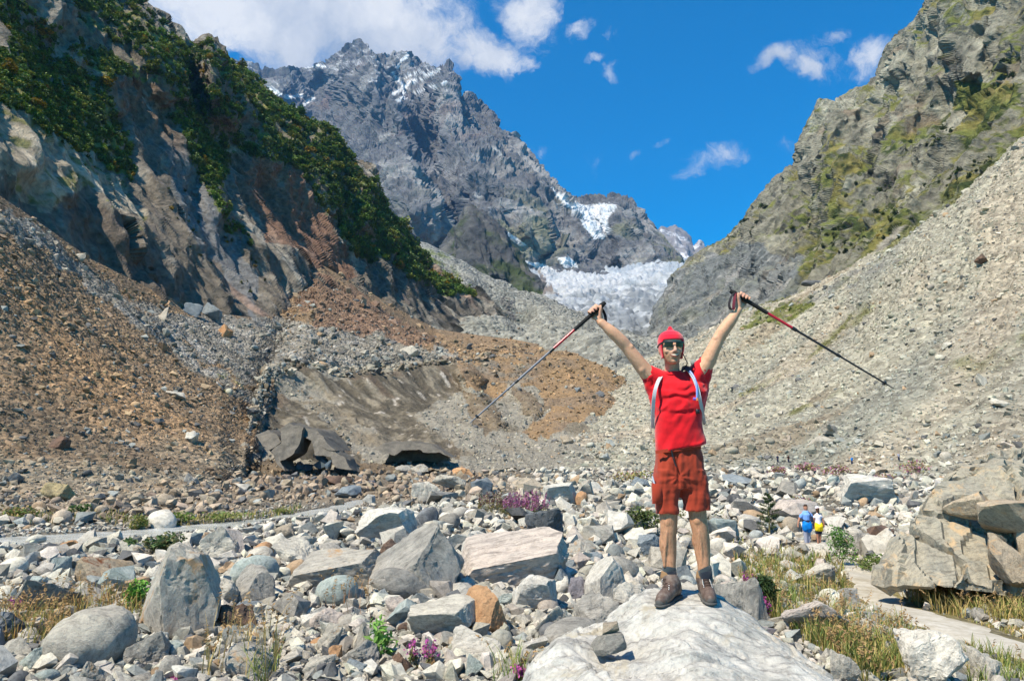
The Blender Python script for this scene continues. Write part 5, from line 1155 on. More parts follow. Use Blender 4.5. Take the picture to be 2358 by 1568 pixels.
def T(px, py, d, r): p = at(px, py, d); return (p[0], p[1], p[2], r)

# ---------------------------------------------------------------- the man with raised arms
man = empty('person', A(1580, 1385, 5.0)); tag(man, 'man in red hat and red shirt standing on the great white boulder, arms raised', 'person')
# poles first: the hands close round them
LP0, LP1 = A(1376, 712, 4.97), A(1081.4, 974.5, 4.90); RP0, RP1 = A(1697, 679, 4.97), A(2058.5, 894.8, 4.90)
LP0 = LP0 + (LP0 - LP1) / np.linalg.norm(LP0 - LP1) * .018
def hand(bl, pole_a, pole_b, center, wrist, flip):
    """a fist round the pole: palm, thumb along the pole and four bent fingers"""
    ax = (pole_a - pole_b) / np.linalg.norm(pole_a - pole_b)             # towards the handle end
    c = pole_b + ax * ((center - pole_b) @ ax); b = wrist - c; b = b - (b @ ax) * ax; b /= np.linalg.norm(b); f = np.cross(ax, b); f = f if f[1] < 0 else -f   # f: to the viewer
    pt = lambda ang, r, s_: c + ax * s_ + r * (math.cos(ang) * b + math.sin(ang) * f)
    for i, (s_, fr, ln) in enumerate(((.034, .0092, 1.0), (.0115, .0096, 1.06), (-.0115, .0092, 1.0), (-.033, .0080, .86))):
        pts = []
        for a_, rr in ((-35, .038), (-85, .033), (-135, .031), (178, .030), (138, .028), (100 - 8 * (ln - 1) * 10, .026)):
            q = pt(math.radians(a_), rr, s_ * (1 + .06 * (rr > .035))); pts.append((*q, fr * (1.08 if rr > .032 else (1 if rr > .027 else .86))))
        bl.tube(pts, 10, 3)
    palm = [(*pt(math.radians(-25), .040, .024), .015), (*pt(math.radians(-25), .042, 0), .017), (*pt(math.radians(-20), .041, -.024), .015)]
    bl.tube(palm, 10, 3); wv = np.array(wrist)
    for s_ in (.022, 0, -.022):
        q = pt(math.radians(-20), .040, s_); bl.tube([(*q, .016), (*((q + wv) / 2), .019), (*wv, .024)], 10, 3)
    th0 = wv * .55 + pt(math.radians(20), .036, .004) * .45; th1 = pt(math.radians(28), .036, .018); th2 = pt(math.radians(62), .031, .036); th3 = pt(math.radians(96), .028, .050)
    bl.tube([(*th0, .015), (*th1, .0135), (*th2, .0110), (*th3, .0092)], 10, 4)
body = Blob()
# head
hc = A(1546.5, 838.5, 4.985); Sx, Sz = 1.0, .93
HS = [(0, -.045, -.004, .020, .026), (0, -.040, .010, .036, .043), (0, -.028, .028, .048, .060), (0, -.014, .055, .060, .080), (0, -.002, .09, .069, .094), (0, .004, .13, .0755, .099), (0, .008, .17, .0755, .097), (0, .010, .20, .066, .084), (0, .010, .222, .046, .058), (0, .010, .234, .020, .026)]
body.stack([(hc[0] + a, hc[1] + b, hc[2] + z * Sz, rx * Sx, ry) for a, b, z, rx, ry in HS], 30, 2.2)
def hp(x, y, z): return (hc[0] + x, hc[1] + y, hc[2] + z * Sz)
body.tube([(*hp(.003, -.092, .128), .0085), (*hp(.004, -.106, .103), .0105), (*hp(.004, -.114, .086), .0125)], 10, 3)
for s_ in (-1, 1):
    body.oval(hp(.003 + s_ * .0115, -.103, .080), (.0085, .010, .0075)); body.oval(hp(s_ * .036, -.066, .085), (.024, .024, .020)); body.oval(hp(s_ * .032, -.083, .140), (.026, .014, .009)); body.oval(hp(s_ * .075, .008, .098), (.010, .018, .028))
body.oval(hp(.002, -.078, .012), (.021, .016, .013)); body.oval(hp(.002, -.090, .040), (.024, .010, .006)); body.oval(hp(.002, -.093, .064), (.024, .009, .006))
for s_ in (-1, 1): body.tube([(*hp(s_ * .018, -.090, .080), .006), (*hp(s_ * .034, -.078, .056), .008), (*hp(s_ * .034, -.070, .040), .007)], 8, 3)
# neck, arms, legs
body.tube([T(1549, 884, 5.09, .045), T(1548, 864, 5.075, .052), T(1547.5, 838, 5.05, .050), T(1547, 815, 5.03, .054)], 18)
body.stack([(*A(1560, y, 5.03)[:2], A(1560, y, 5.03)[2], rx, .062) for y, rx in ((892, .10), (910, .135), (960, .135), (1030, .125), (1090, .115))], 24)
wl, wr = A(1384, 742, 4.97), A(1700, 714, 4.97)
body.tube([T(1522, 884, 5.04, .058), T(1489, 857, 5.02, .052), T(1464, 826, 5.0, .046), T(1443, 799, 4.99, .041), T(1431, 785, 4.98, .0425), T(1410, 765, 4.97, .0395), T(1394, 751, 4.97, .031), (*wl, .0275)], 16)
body.tube([T(1592, 880, 5.04, .062), T(1626, 838, 5.02, .054), T(1641, 808, 5.0, .047), T(1655, 780, 4.99, .0415), T(1665, 763, 4.98, .043), T(1682, 740, 4.97, .039), T(1694, 723, 4.97, .030), (*wr, .027)], 16)
for m_ in (T(1452, 800, 4.97, .034), T(1650, 780, 4.97, .034)): body.oval(m_[:3], (.024, .02, .024))
hand(body, LP0, LP1, A(1370, 718, 4.97), wl, 1); hand(body, RP0, RP1, A(1711, 689, 4.97), wr, -1)
for xs in (((1540, 1105, .066), (1538, 1160, .064), (1539.5, 1188, .0600), (1540, 1205, .0575), (1539, 1228, .0530), (1538.5, 1250, .0560), (1540, 1275, .0510), (1541.5, 1300, .0420), (1542, 1330, .0385), (1541, 1352, .040)),
           ((1594, 1105, .066), (1602, 1155, .064), (1606, 1180, .0600), (1608, 1200, .0575), (1613, 1225, .0540), (1615.5, 1248, .0560), (1618, 1275, .0500), (1620.5, 1300, .0415), (1622, 1330, .0385), (1623, 1352, .040))):
    body.tube([T(x, y, 5.04 + (.012 if 1230 < y < 1290 else 0), r) for x, y, r in xs], 18)
for kx, ky, sg_ in ((1539, 1203, -1), (1607, 1199, 1)):
    q = A(kx, ky, 4.995); body.oval(q, (.026, .016, .030)); q = A(kx + sg_ * 12, ky + 48, 5.05); body.oval(q, (.026, .040, .075)); q = A(kx - sg_ * 6, ky + 44, 5.06); body.oval(q, (.022, .036, .060)); q = A(kx, ky - 28, 5.0); body.oval(q, (.034, .026, .04))
    body.tube([(*A(kx + sg_ * 3, ky + 22, 4.997), .014), (*A(kx + sg_ * 8, ky + 70, 5.006), .011), (*A(kx + sg_ * 9, ky + 100, 5.012), .011)], 8, 3)
for q in (T(1480, 848, 4.985, .030), T(1419, 772, 4.955, .024), T(1633, 826, 4.985, .032), T(1675, 750, 4.955, .024)): body.oval(q[:3], (q[3], q[3] * .8, q[3] * 1.25))
bme = body.mesh('body', .0048, 5, .45); v = verts(bme); px, py = proj(v)
sk = np.tile(np.array([[.56, .335, .225]]), (len(v), 1)); armz = sstep(940, 880, py) * (np.abs(px - 1548) > 45)
sk = cmix(sk, (.60, .34, .215), armz)
sk = cmix(sk, (.64, .31, .24), sstep(.05, .0, np.minimum(np.linalg.norm(v - A(1370, 718, 4.95), axis=1), np.linalg.norm(v - A(1711, 689, 4.95), axis=1)) - .02) * .6)
leg = sstep(1150, 1180, py); sk = cmix(sk, (.45, .235, .135), leg * .95); sk = cmix(sk, (.22, .12, .07), leg * sstep(.0, .35, fbm(v * np.array([110, 110, 30]), 3)) * .6)
hz = (v[:, 2] - hc[2]) / Sz; face = (np.hypot(v[:, 0] - hc[0], v[:, 1] - hc[1]) < .13) & (hz > -.02) & (hz < .25)
sk = cmix(sk, (.36, .20, .12), face * sstep(.075, .035, hz - np.abs(v[:, 0] - hc[0]) * .5) * sstep(-.02, .02, hz) * .75)
sk = cmix(sk, (.62, .30, .22), face * sstep(.03, .012, np.linalg.norm(v - np.array(hp(.004, -.114, .088)), axis=1)) * .6)
set_col(bme, sk); child('body', bme, SKIN, man)
# mouth: lips and a row of teeth in a smile
mlip, _, _ = principled('lip_skin', (.26, .075, .055), .6, .1); mteeth, _, _ = principled('teeth_enamel', (.75, .64, .48), .8, .05)
def smile(z0, up, half, y): return [hp(.003 + x, y + 2.4 * x * x / .03 * .35, z0 + up * (x / half) ** 2) for x in np.linspace(-half, half, 7)]
child('lip', strap_mesh('lip', smile(.0455, .015, .030, -.1055), .0075, .006, (0, 0, 1)), mlip, man); child('lip', strap_mesh('lip', smile(.0625, .005, .030, -.1060), .0048, .006, (0, 0, 1)), mlip, man)
child('teeth', strap_mesh('teeth', smile(.0548, .009, .026, -.1062), .0120, .004, (0, 0, 1)), mteeth, man)
# hat with ear flaps
mhat = cloth_mat('red_fleece', (.62, .006, .028), .35, 300, .9, .35)
nz_, na_ = 26, 72; zz = np.array([h[2] for h in HS]); V = []
for i in range(nz_):
    for j in range(na_):
        a = 2 * math.pi * j / na_; front = max(0, -math.sin(a)); sd = abs(math.cos(a))
        low = lerp(.050, .171, sstep(.26, .70, front)) - .012 * sstep(.75, 1.0, sd); t = i / (nz_ - 1); z = lerp(low, .2335, t ** .9); zq = min(z, .2335)
        rx, ry, cy = (np.interp(zq, zz, [h[k] for h in HS]) for k in (3, 4, 1)); k = (abs(math.cos(a)) ** 2.2 + abs(math.sin(a)) ** 2.2) ** (-1 / 2.2); g = .009 + .003 * sstep(0, .12, t) * 1.0
        rx, ry = max(rx, .060 if z < .12 else 0) + g + .004 * float(fbm(np.array([[math.cos(a) * 2, math.sin(a) * 2, z * 22]]), 2)[0]), max(ry, .088 if z < .12 else 0) + g
        V.append(hp(rx * k * math.cos(a), cy + ry * k * math.sin(a), z + .012 * t))
V.append(hp(0, .01, .262)); i_ = np.arange(nz_ * na_).reshape(nz_, na_); j2 = np.roll(i_, -1, 1)
Fc = [tuple(f) for f in np.stack([i_[:-1], j2[:-1], j2[1:], i_[1:]], -1).reshape(-1, 4)] + [(i_[-1, j], i_[-1, (j + 1) % na_], nz_ * na_) for j in range(na_)]
hm = bpy.data.meshes.new('hat'); hm.from_pydata([tuple(q) for q in V], [], Fc); bm = bmesh.new(); bm.from_mesh(hm)
bmesh.ops.recalc_face_normals(bm, faces=bm.faces); bmesh.ops.solidify(bm, geom=bm.faces[:], thickness=.005); bm.to_mesh(hm); bm.free(); hm.shade_smooth(); hat = child('hat', hm, mhat, man)
pk = Blob(); pk.tube([(*hp(0, .008, .235), .034), (*hp(0, .008, .252), .024), (*hp(-.001, .008, .268), .014)], 16); hp_ = child('hat_peak', pk.mesh('hat_peak', .004, 4), mhat, man); 
hp_.parent = hat
# sunglasses
mfr, _, _ = principled('black_plastic', (.012, .012, .014), .35, .5); mlens, _, _ = principled('dark_lens', (.010, .013, .012), .18, .35)
sg = child('sunglasses', strap_mesh('sunglasses', [hp(x, -.112 + 6.6 * x * x, .1475 + .05 * abs(x)) for x in np.linspace(-.066, .066, 13)], .0085, .005, (0, 0, 1)), mfr, man)
for s_ in (-1, 1):
    child('lens', strap_mesh('lens', [hp(s_ * x, -.1105 + 6.6 * x * x, .1275 + .06 * x - (.002 if x > .05 else 0)) for x in np.linspace(.010, .062, 7)], .034, .003, (0, -.12, 1)), mlens, man).parent = sg
    child('temple', strap_mesh('temple', [hp(s_ * .066, -.083, .150), hp(s_ * .086, -.03, .140), hp(s_ * .089, .03, .125)], .013, .003, (0, 0, 1)), mfr, man).parent = sg
cd = Blob(); cd.tube([T(1572.5, 814, 4.99, .004), T(1579, 828, 4.985, .004), T(1582.5, 836, 4.985, .004), T(1578, 845, 5.0, .004), T(1574, 850, 5.02, .004)], 8); child('retainer_cord', cd.mesh('retainer_cord', .003, 1), mfr, man)
# shirt
mshirt = cloth_mat('red_jersey', (.62, .004, .012), .22, 700, .75, .25)
sb = Blob(); ROW = [(1034, 1509, 1627, .118, 5.03), (1020, 1509.5, 1623, .118, 5.03), (990, 1510, 1617.5, .120, 5.03), (950, 1508, 1616, .124, 5.03), (925, 1505, 1621, .126, 5.035), (903, 1497, 1628, .124, 5.04), (886, 1497, 1622, .112, 5.045), (873, 1508, 1603, .090, 5.05), (865, 1518, 1586, .080, 5.052), (859, 1524, 1576, .074, 5.05), (856, 1528, 1570, .070, 5.05)]
secs = []
for y, xl, xr, ry, d in ROW: a, b = A(xl, y, d), A(xr, y, d); secs.append(((a[0] + b[0]) / 2, (a[1] + b[1]) / 2, (a[2] + b[2]) / 2, (b[0] - a[0]) / 2, ry))
sb.stack(secs, 36, 2.35)
sb.tube([T(1532, 888, 5.045, .085), T(1512, 873, 5.04, .074), T(1492, 859, 5.03, .059)], 18); sb.tube([T(1588, 882, 5.045, .088), T(1606, 862, 5.04, .075), T(1624.5, 838, 5.03, .058)], 18)
sb.tube([T(1492, 868, 5.035, .046), T(1507, 905, 5.04, .050), T(1519, 950, 5.04, .045)], 14); sb.tube([T(1626, 846, 5.035, .048), T(1615, 895, 5.04, .052), T(1606, 950, 5.04, .045)], 14)
sm = sb.mesh('shirt', .0062, 8, .5); v = verts(sm); n = norms(sm); px, py = proj(v); fr_ = sstep(.2, -.5, n[:, 1])
rr = np.hypot((px - 1556) / 1.25, py - 815); w_ = sstep(60, 85, rr) * sstep(165, 125, rr)
fold = np.sin(rr / 4.6 + 1.2 * fbm(np.c_[px / 30, py / 30, 0 * px], 2) * 4) * w_ * sstep(40, 8, np.abs(px - 1558) - 20) * .0058
long_ = fbm(np.c_[px / 30 + py / 70, py / 95, 0 * px + 3], 2) * .016 * sstep(900, 960, py) + .005 * fbm(np.c_[px / 26, py / 34, 0 * px + 8], 3)
sl_ = np.abs(px - 1556) > 52; arm = .0045 * np.sin((px * .8 - py * np.sign(px - 1556) * .3) / 3.4) * sl_ * (py < 915) * sstep(.3, .7, fbm(np.c_[px / 12, py / 12, 0 * px], 2) + .5)
hem = sstep(1016, 1034, py) * .004 * np.sin(px / 9.0)
dz = sstep(1010, 1036, py) * ((1560 - px) / 60.0) * -.030                # the hem runs up to the right
v += n * (fold * fr_ + long_ + arm + hem)[:, None]; v[:, 2] += dz; v[:, 0] += 0
setv(sm, v); sm.shade_smooth(); child('shirt', sm, mshirt, man)
cl = Blob(); cpts = [(*A(1549 + 23.5 * math.cos(a), 857 + 4.5 * math.sin(a), 5.046 - .072 * math.sin(a)), .007) for a in np.linspace(0, 2 * np.pi, 17)]; cl.tube(cpts, 8, 2); child('shirt_collar', cl.mesh('shirt_collar', .004, 2), mshirt, man)
# shorts
mshort = cloth_mat('rust_cotton', (.31, .038, .017), .3, 500, .8, .15)
ob = Blob()
def legsec(rows): 
    out_ = []
    for y, xl, xr, ry in rows: a, b = A(xl, y, 5.045), A(xr, y, 5.045); out_.append(((a[0] + b[0]) / 2, a[1], a[2], (b[0] - a[0]) / 2, ry))
    return out_
ob.stack(legsec([(1126, 1502, 1633, .105), (1100, 1502, 1629, .124), (1065, 1504.5, 1623, .124), (1040, 1507, 1617, .116), (1026, 1509, 1615, .110)]), 36, 2.4)
ob.stack(legsec([(1184, 1509, 1565.5, .092), (1150, 1504, 1564.5, .096), (1110, 1502, 1566, .112), (1080, 1503, 1568, .115)]), 28, 2.4); ob.stack(legsec([(1176, 1571, 1638, .095), (1150, 1569, 1636.5, .097), (1110, 1563, 1631, .112), (1080, 1562, 1626, .115)]), 28, 2.4)
om = ob.mesh('shorts', .0065, 5, .5); v = verts(om); n = norms(om); px, py = proj(v)
cr = np.array([1562.0, 1098.0]); ang_ = np.arctan2(py - cr[1], px - cr[0]); rad = np.hypot(px - cr[0], py - cr[1])
wr_ = fbm(np.c_[px / 17, py / 60, 0 * px + 2], 2) * .020 + fbm(np.c_[px / 55, py / 15, 0 * px + 6], 2) * .007 * sstep(1060, 1120, py) + .0028 * np.sin(ang_ * 9 + fbm(np.c_[px / 30, py / 30, 0 * px], 2) * 4) * sstep(75, 15, rad)
wr_ -= .02 * sstep(5, 0, np.abs(px - 1563 - (py - 1090) * .03)) * sstep(1040, 1060, py) * sstep(1135, 1110, py)
v += n * (wr_ * .8 - .009)[:, None]; setv(om, v); om.shade_smooth(); sh_o = child('shorts', om, mshort, man)
def patch(name, q, d, th, mat, cuts=6):
    """a stitched cloth panel with depth"""
    P4 = [A(x, y, d) for x, y in q]; g = np.linspace(0, 1, cuts); V = np.array([[P4[0]*(1-s)*(1-t) + P4[1]*s*(1-t) + P4[2]*s*t + P4[3]*(1-s)*t for s in g] for t in g]); bul = (np.sin(np.pi * g)[:, None] * np.sin(np.pi * g)[None, :]) ** .5; V[..., 1] -= th * bul
    Bk = V.copy(); Bk[..., 1] += th * bul + .03; n_ = cuts * cuts; i = np.arange(n_).reshape(cuts, cuts); Fq = np.stack([i[:-1, :-1], i[1:, :-1], i[1:, 1:], i[:-1, 1:]], -1).reshape(-1, 4); br = list(i[0, :]) + list(i[1:, -1]) + list(i[-1, -2::-1]) + list(i[-2:0, 0][::1])
    sd = [(br[k], br[(k + 1) % len(br)], br[(k + 1) % len(br)] + n_, br[k] + n_) for k in range(len(br))]
    me = mesh_np(name, np.concatenate([V.reshape(-1, 3), Bk.reshape(-1, 3)]), np.concatenate([Fq, Fq[:, ::-1] + n_, np.array(sd)])); bm = bmesh.new(); bm.from_mesh(me); bmesh.ops.recalc_face_normals(bm, faces=bm.faces); bm.to_mesh(me); bm.free(); me.set_sharp_from_angle(angle=.9); return me
child('cargo_pocket', patch('cargo_pocket', [(1501.5, 1112), (1527, 1116), (1524, 1158), (1503, 1160)], 4.968, .022, mshort), mshort, man).parent = sh_o
child('belt', strap_mesh('belt', [A(1510, 1041, 4.955), A(1530, 1038, 4.93), A(1556, 1035, 4.925), A(1590, 1032, 4.93), A(1614, 1029, 4.96)], .022, .006, (0, 0, 1)), mshort, man)
mpen, _, _ = principled('pale_plastic', (.45, .5, .58), .4, .5); child('pen', rod('pen', A(1502, 1096, 4.985), A(1507, 1114, 4.975), .006), mpen, man)
child('belt_cord', strap_mesh('belt_cord', [A(1546, 1036, 4.92), A(1550, 1056, 4.918), A(1557, 1074, 4.915)], .007, .004, (1, 0, 0)), mfr, man)
# socks and boots
msock = cloth_mat('grey_wool', (.034, .046, .054), .5, 260, .95, .3); msock2 = cloth_mat('navy_wool', (.014, .02, .032), .5, 260, .95, .3)
mboot, nt, b = principled('worn_leather', (.10, .062, .048), .55, .4); tcn = N(nt, 'ShaderNodeTexCoord'); n1 = noise(nt, tcn.outputs['Object'], 22, 7, .7); L(nt, ramp(nt, n1.outputs['Fac'], [(.3, (.055, .034, .028)), (.5, (.10, .066, .052)), (.72, (.20, .165, .14))]), b.inputs['Base Color']); bp = N(nt, 'ShaderNodeBump', inp={'Strength': .5, 'Distance': .008}); L(nt, n1.outputs['Fac'], bp.inputs['Height']); L(nt, bp.outputs[0], b.inputs['Normal'])
mcuff, _, _ = principled('suede_cuff', (.24, .145, .075), .9, .2); msole, _, _ = principled('boot_rubber', (.075, .073, .07), .75, .3); mlace, _, _ = principled('boot_lace', (.075, .045, .035), .8, .3); mmetal, _, _ = principled('lace_hook_metal', (.6, .58, .55), .3, .6); mmetal.node_tree.nodes['Principled BSDF'].inputs['Metallic'].default_value = .9
for side, (ank, toe, heel) in enumerate((((1540, 1330, 5.04), (1517, 1393, 4.83), (1561, 1368, 5.07)), ((1622, 1330, 5.05), (1638, 1388, 4.85), (1620, 1364, 5.12)))):
    bt = Blob(); an = A(*ank); to = A(*toe); he = A(*heel); ln = to - he; ux = np.array([ln[0], ln[1], 0]); ux /= np.linalg.norm(ux); uy = np.array([-ux[1], ux[0], 0]); uz = np.cross(ux, uy)
    if uz[2] < 0: uy = -uy; uz = -uz
    ft = lambda a, s_, z: he + ln * a + uy * s_ + np.array([0, 0, z])
    bt.tube([(*(an + np.array([0, .004, -.005])), .056), (*(an * .5 + ft(.25, 0, .085) * .5), .056), (*ft(.20, 0, .070), .050), (*ft(.12, 0, .035), .042)], 20)
    bt.tube([(*ft(.12, 0, .040), .043), (*ft(.36, 0, .052), .047), (*ft(.60, 0, .038), .047), (*ft(.80, 0, .026), .044), (*ft(.92, 0, .018), .034)], 20)
    bt.tube([(*(an * .55 + ft(.3, 0, .085) * .45), .046), (*ft(.42, 0, .068), .042), (*ft(.66, 0, .044), .034)], 16)
    boot = child('boot', bt.mesh('boot', .0048, 4, .5), mboot, man)
    so_ = Blob(); M3 = np.stack([ux, uy, uz], 1)
    tilt = ln / np.linalg.norm(ln)
    for a, w_, l_ in ((.08, .040, .045), (.25, .039, .05), (.42, .041, .05), (.60, .047, .055), (.78, .046, .055), (.90, .038, .042)): so_.oval(ft(a, 0, -.006), (l_, w_ + .004, .015), np.stack([tilt, uy, np.cross(tilt, uy)], 1))
    s2 = child('sole', so_.mesh('sole', .005, 2), msole, man); s2.parent = boot
    cap = Blob(); cap.tube([(*ft(.86, 0, .014), .0405), (*ft(.945, 0, .012), .030)], 16); child('toe_cap', cap.mesh('toe_cap', .005, 3), msole, man).parent = boot
    cu = Blob(); cu.tube([(*(an + np.array([0, .004, .006])), .056), (*(an + np.array([0, .004, .020])), .052)], 20); child('cuff', cu.mesh('cuff', .005, 2), mcuff, man).parent = boot
    for name, y0, y1, mat in (('sock', 1303, 1330, msock),): 
        s_ = Blob(); s_.tube([T(ank[0] + 1, 1308, 5.04, .0455), T(ank[0] + 1, 1332, 5.04, .046)], 18); sk_ = child('sock', s_.mesh('sock', .005, 2), msock, man); s_ = Blob(); s_.tube([T(ank[0] + 2, 1318, 5.038, .0468), T(ank[0] + 2, 1328, 5.038, .0468)], 18); child('sock_band', s_.mesh('sock_band', .005, 1), msock2, man).parent = sk_
    for k in range(6):
        t = k / 5; c_ = (an + np.array([ux[0] * .05, ux[1] * .055, -.004])) * (1 - t) + (ft(.66, 0, .040) + np.array([0, 0, .036])) * t; up_ = np.array([0, 0, .012]) + ux * .006; hw = .020 + .003 * t
        child('lace', strap_mesh('lace', [c_ - uy * hw, c_ + up_ * .6 + ux * (.006 * (-1) ** k), c_ + uy * hw], .006, .004, ux), mlace, man).parent = boot
        for s_ in (-1, 1):
            hk = Blob(); D_, F_ = ico(1); me = mesh_np('lace_hook', D_ * .0052 + (c_ + uy * hw * s_ * 1.15), F_); child('lace_hook', me, mmetal, man).parent = boot
# backpack
mpk = cloth_mat('grey_nylon', (.30, .32, .34), .3, 400, .6, 0); mstrap = cloth_mat('pale_webbing', (.52, .53, .54), .4, 500, .7, 0); mtube, _, _ = principled('blue_tube', (.20, .30, .66), .3, .5); mor, _, _ = principled('orange_valve', (.80, .26, .07), .4, .5); mvi, _, _ = principled('violet_valve', (.22, .13, .55), .4, .5)
bk = empty('backpack', A(1560, 960, 5.24)); tag(bk, 'grey backpack with pale shoulder straps and blue drinking tube worn by the man in red', 'backpack')
pb = Blob(); pb.stack([(*A(1560, y, 5.24)[:2], A(1560, y, 5.24)[2], rx, .075) for y, rx in ((1012, .09), (1000, .125), (940, .135), (890, .12), (868, .07))], 26, 3); child('pack', pb.mesh('pack', .01, 4), mpk, bk)
child('strap', strap_mesh('strap', [A(1531, 856, 5.07), A(1526, 862, 4.995), A(1516, 876, 4.945), A(1509, 895, 4.915), A(1505.5, 915, 4.915), A(1504, 938, 4.945), A(1503, 962, 5.0), A(1503, 985, 5.06)], .023, .007, (1, 0, .15)), mstrap, bk)
child('strap', strap_mesh('strap', [A(1577, 845, 5.07), A(1584, 851, 4.985), A(1595, 866, 4.94), A(1604, 886, 4.905), A(1609, 905, 4.895), A(1613, 925, 4.91), A(1618, 950, 4.96), A(1622, 975, 5.05)], .022, .007, (1, 0, -.2)), mstrap, bk)
tb_ = Blob(); tb_.tube([T(1576, 846, 5.05, .007), T(1586, 852, 4.97, .0075), T(1598, 868, 4.925, .0075), T(1604, 888, 4.895, .0075), T(1605, 908, 4.885, .007), T(1604.5, 917, 4.885, .007)], 10); child('drinking_tube', tb_.mesh('drinking_tube', .004, 2), mtube, bk)
child('mouthpiece', rod('mouthpiece', A(1596, 918, 4.882), A(1605, 919, 4.88), .010, .009), mvi, bk); child('mouthpiece_cap', rod('mouthpiece_cap', A(1604, 916, 4.878), A(1606, 922, 4.878), .009), mor, bk)
child('buckle', patch('buckle', [(1603, 942), (1611, 942), (1611, 952), (1603, 952)], 4.905, .008, mfr, 4), mfr, bk)
child('cord', strap_mesh('cord', [A(1611, 915, 4.89), A(1616, 945, 4.92), A(1621, 965, 4.95)], .004, .003, (1, 0, 0)), mstrap, bk)
child('shoulder_pad', strap_mesh('shoulder_pad', [A(1571, 849, 5.06), A(1580, 846, 5.0), A(1589, 852, 4.955)], .032, .010, (.4, 0, 1)), cloth_mat('navy_webbing', (.02, .025, .045), .3), bk)
# trekking poles
mfoam, _, _ = principled('black_foam', (.018, .018, .018), .85, .2); mred, _, _ = principled('red_lacquer', (.42, .012, .03), .25, .5); mblk, _, _ = principled('black_shaft', (.016, .016, .018), .35, .5); msil, _, _ = principled('grey_alloy', (.13, .14, .17), .5, .5); msil.node_tree.nodes['Principled BSDF'].inputs['Metallic'].default_value = .1; mweb = cloth_mat('black_webbing', (.018, .014, .018), .3)
mmar = cloth_mat('maroon_webbing', (.14, .02, .035), .3)
def pole(lab, a, b, stations, lower):
    o = empty('trekking_pole', b); tag(o, lab, 'trekking pole', 'trekking poles of the man in red'); q = lambda t: np.array(a) * (1 - t) + np.array(b) * t; g, c1, c2, bs = stations
    child('grip', rod('grip', q(-.02), q(g), .0155, .0125), mfoam, o); child('grip_top', rod('grip_top', q(-.045), q(-.015), .013, .019), mfoam, o); child('upper_shaft', rod('upper_shaft', q(g), q(c1), .0095), mred, o)
    child('clamp', rod('clamp', q(c1 - .012), q(c1 + .018), .0135, .012), mblk, o); child('middle_shaft', rod('middle_shaft', q(c1), q(c2), .0080), lower, o); child('clamp', rod('clamp', q(c2 - .01), q(c2 + .015), .0115, .010), mblk, o)
    child('lower_shaft', rod('lower_shaft', q(c2), q(bs), .0066, .0058), lower, o); child('basket', rod('basket', q(bs - .006), q(bs + .006), .018, .014), mblk, o); child('tip', rod('tip', q(bs), q(1.0), .0055, .0022), msil if lower is not mblk else mblk, o); return o
def frac(a, b, px): pa, pb_ = proj(a)[0], proj(b)[0]; return float((px - pa) / (pb_ - pa))
pl = pole('trekking pole with grey lower shafts in the raised hand at the left of the picture', LP0, LP1, [frac(LP0, LP1, x) for x in (1320.6, 1268.6, 1187.5, 1098)], msil)
pr = pole('trekking pole with black lower shafts in the raised hand at the right of the picture', RP0, RP1, [frac(RP0, RP1, x) for x in (1769, 1831, 1932.6, 2037.8)], mblk)
child('wrist_strap', strap_mesh('wrist_strap', [A(1378, 704, 4.985), A(1387, 712, 5.0), A(1393, 724, 5.0), A(1395, 735, 4.99), A(1394, 744, 4.97)], .020, .004, (.8, -.5, 0)), mweb, pl)
child('wrist_strap', strap_mesh('wrist_strap', [A(1693, 672, 4.97), A(1686, 679, 4.95), A(1681, 690, 4.94), A(1678.5, 702, 4.94), A(1681, 711, 4.94), A(1687, 713, 4.95)], .020, .004, (.5, -.85, .1)), mweb, pr); child('wrist_strap', strap_mesh('wrist_strap', [A(1693, 674, 4.96), A(1691, 690, 4.935), A(1689, 704, 4.93), A(1689, 713, 4.935)], .018, .004, (1, -.2, 0)), mmar, pr)

# ---------------------------------------------------------------- the walking couple, seen from behind
def walker(root, h, hgt, parts):
    """figure at h (its ground point), of height hgt, facing away; parts name -> list of tubes in units of height"""
    for name, mat, tubes, col in parts:
        bl = Blob()
        for tb in tubes: bl.tube([(h[0] + x * hgt, h[1] + y * hgt, h[2] + z * hgt, r * hgt) for x, y, z, r in tb], 12, 3)
        me = bl.mesh(name, .011 * hgt, 2)
        if col is not None: set_col(me, np.tile(np.array([col]), (len(me.vertices), 1)))
        child(name, me, mat, root)
mhair, _, _ = principled('dark_hair', (.035, .022, .016), .7, .2); mgy = cloth_mat('light_denim', (.30, .32, .40), .3); mbl = cloth_mat('pale_blue_jersey', (.17, .34, .72), .3); mjk = cloth_mat('bright_blue_nylon', (.005, .20, .62), .4, 300, .6, 0); mnavy = cloth_mat('navy_nylon', (.012, .02, .05), .3); mwh = cloth_mat('white_jersey', (.75, .73, .80), .3); myl = cloth_mat('yellow_nylon', (.85, .62, .02), .4, 300, .6, 0)
g1 = at(1860, 1258, 34.0); hgt = 1.84
w1 = empty('person', g1); tag(w1, 'man in pale blue shirt walking away with bright blue jacket round his waist', 'person')
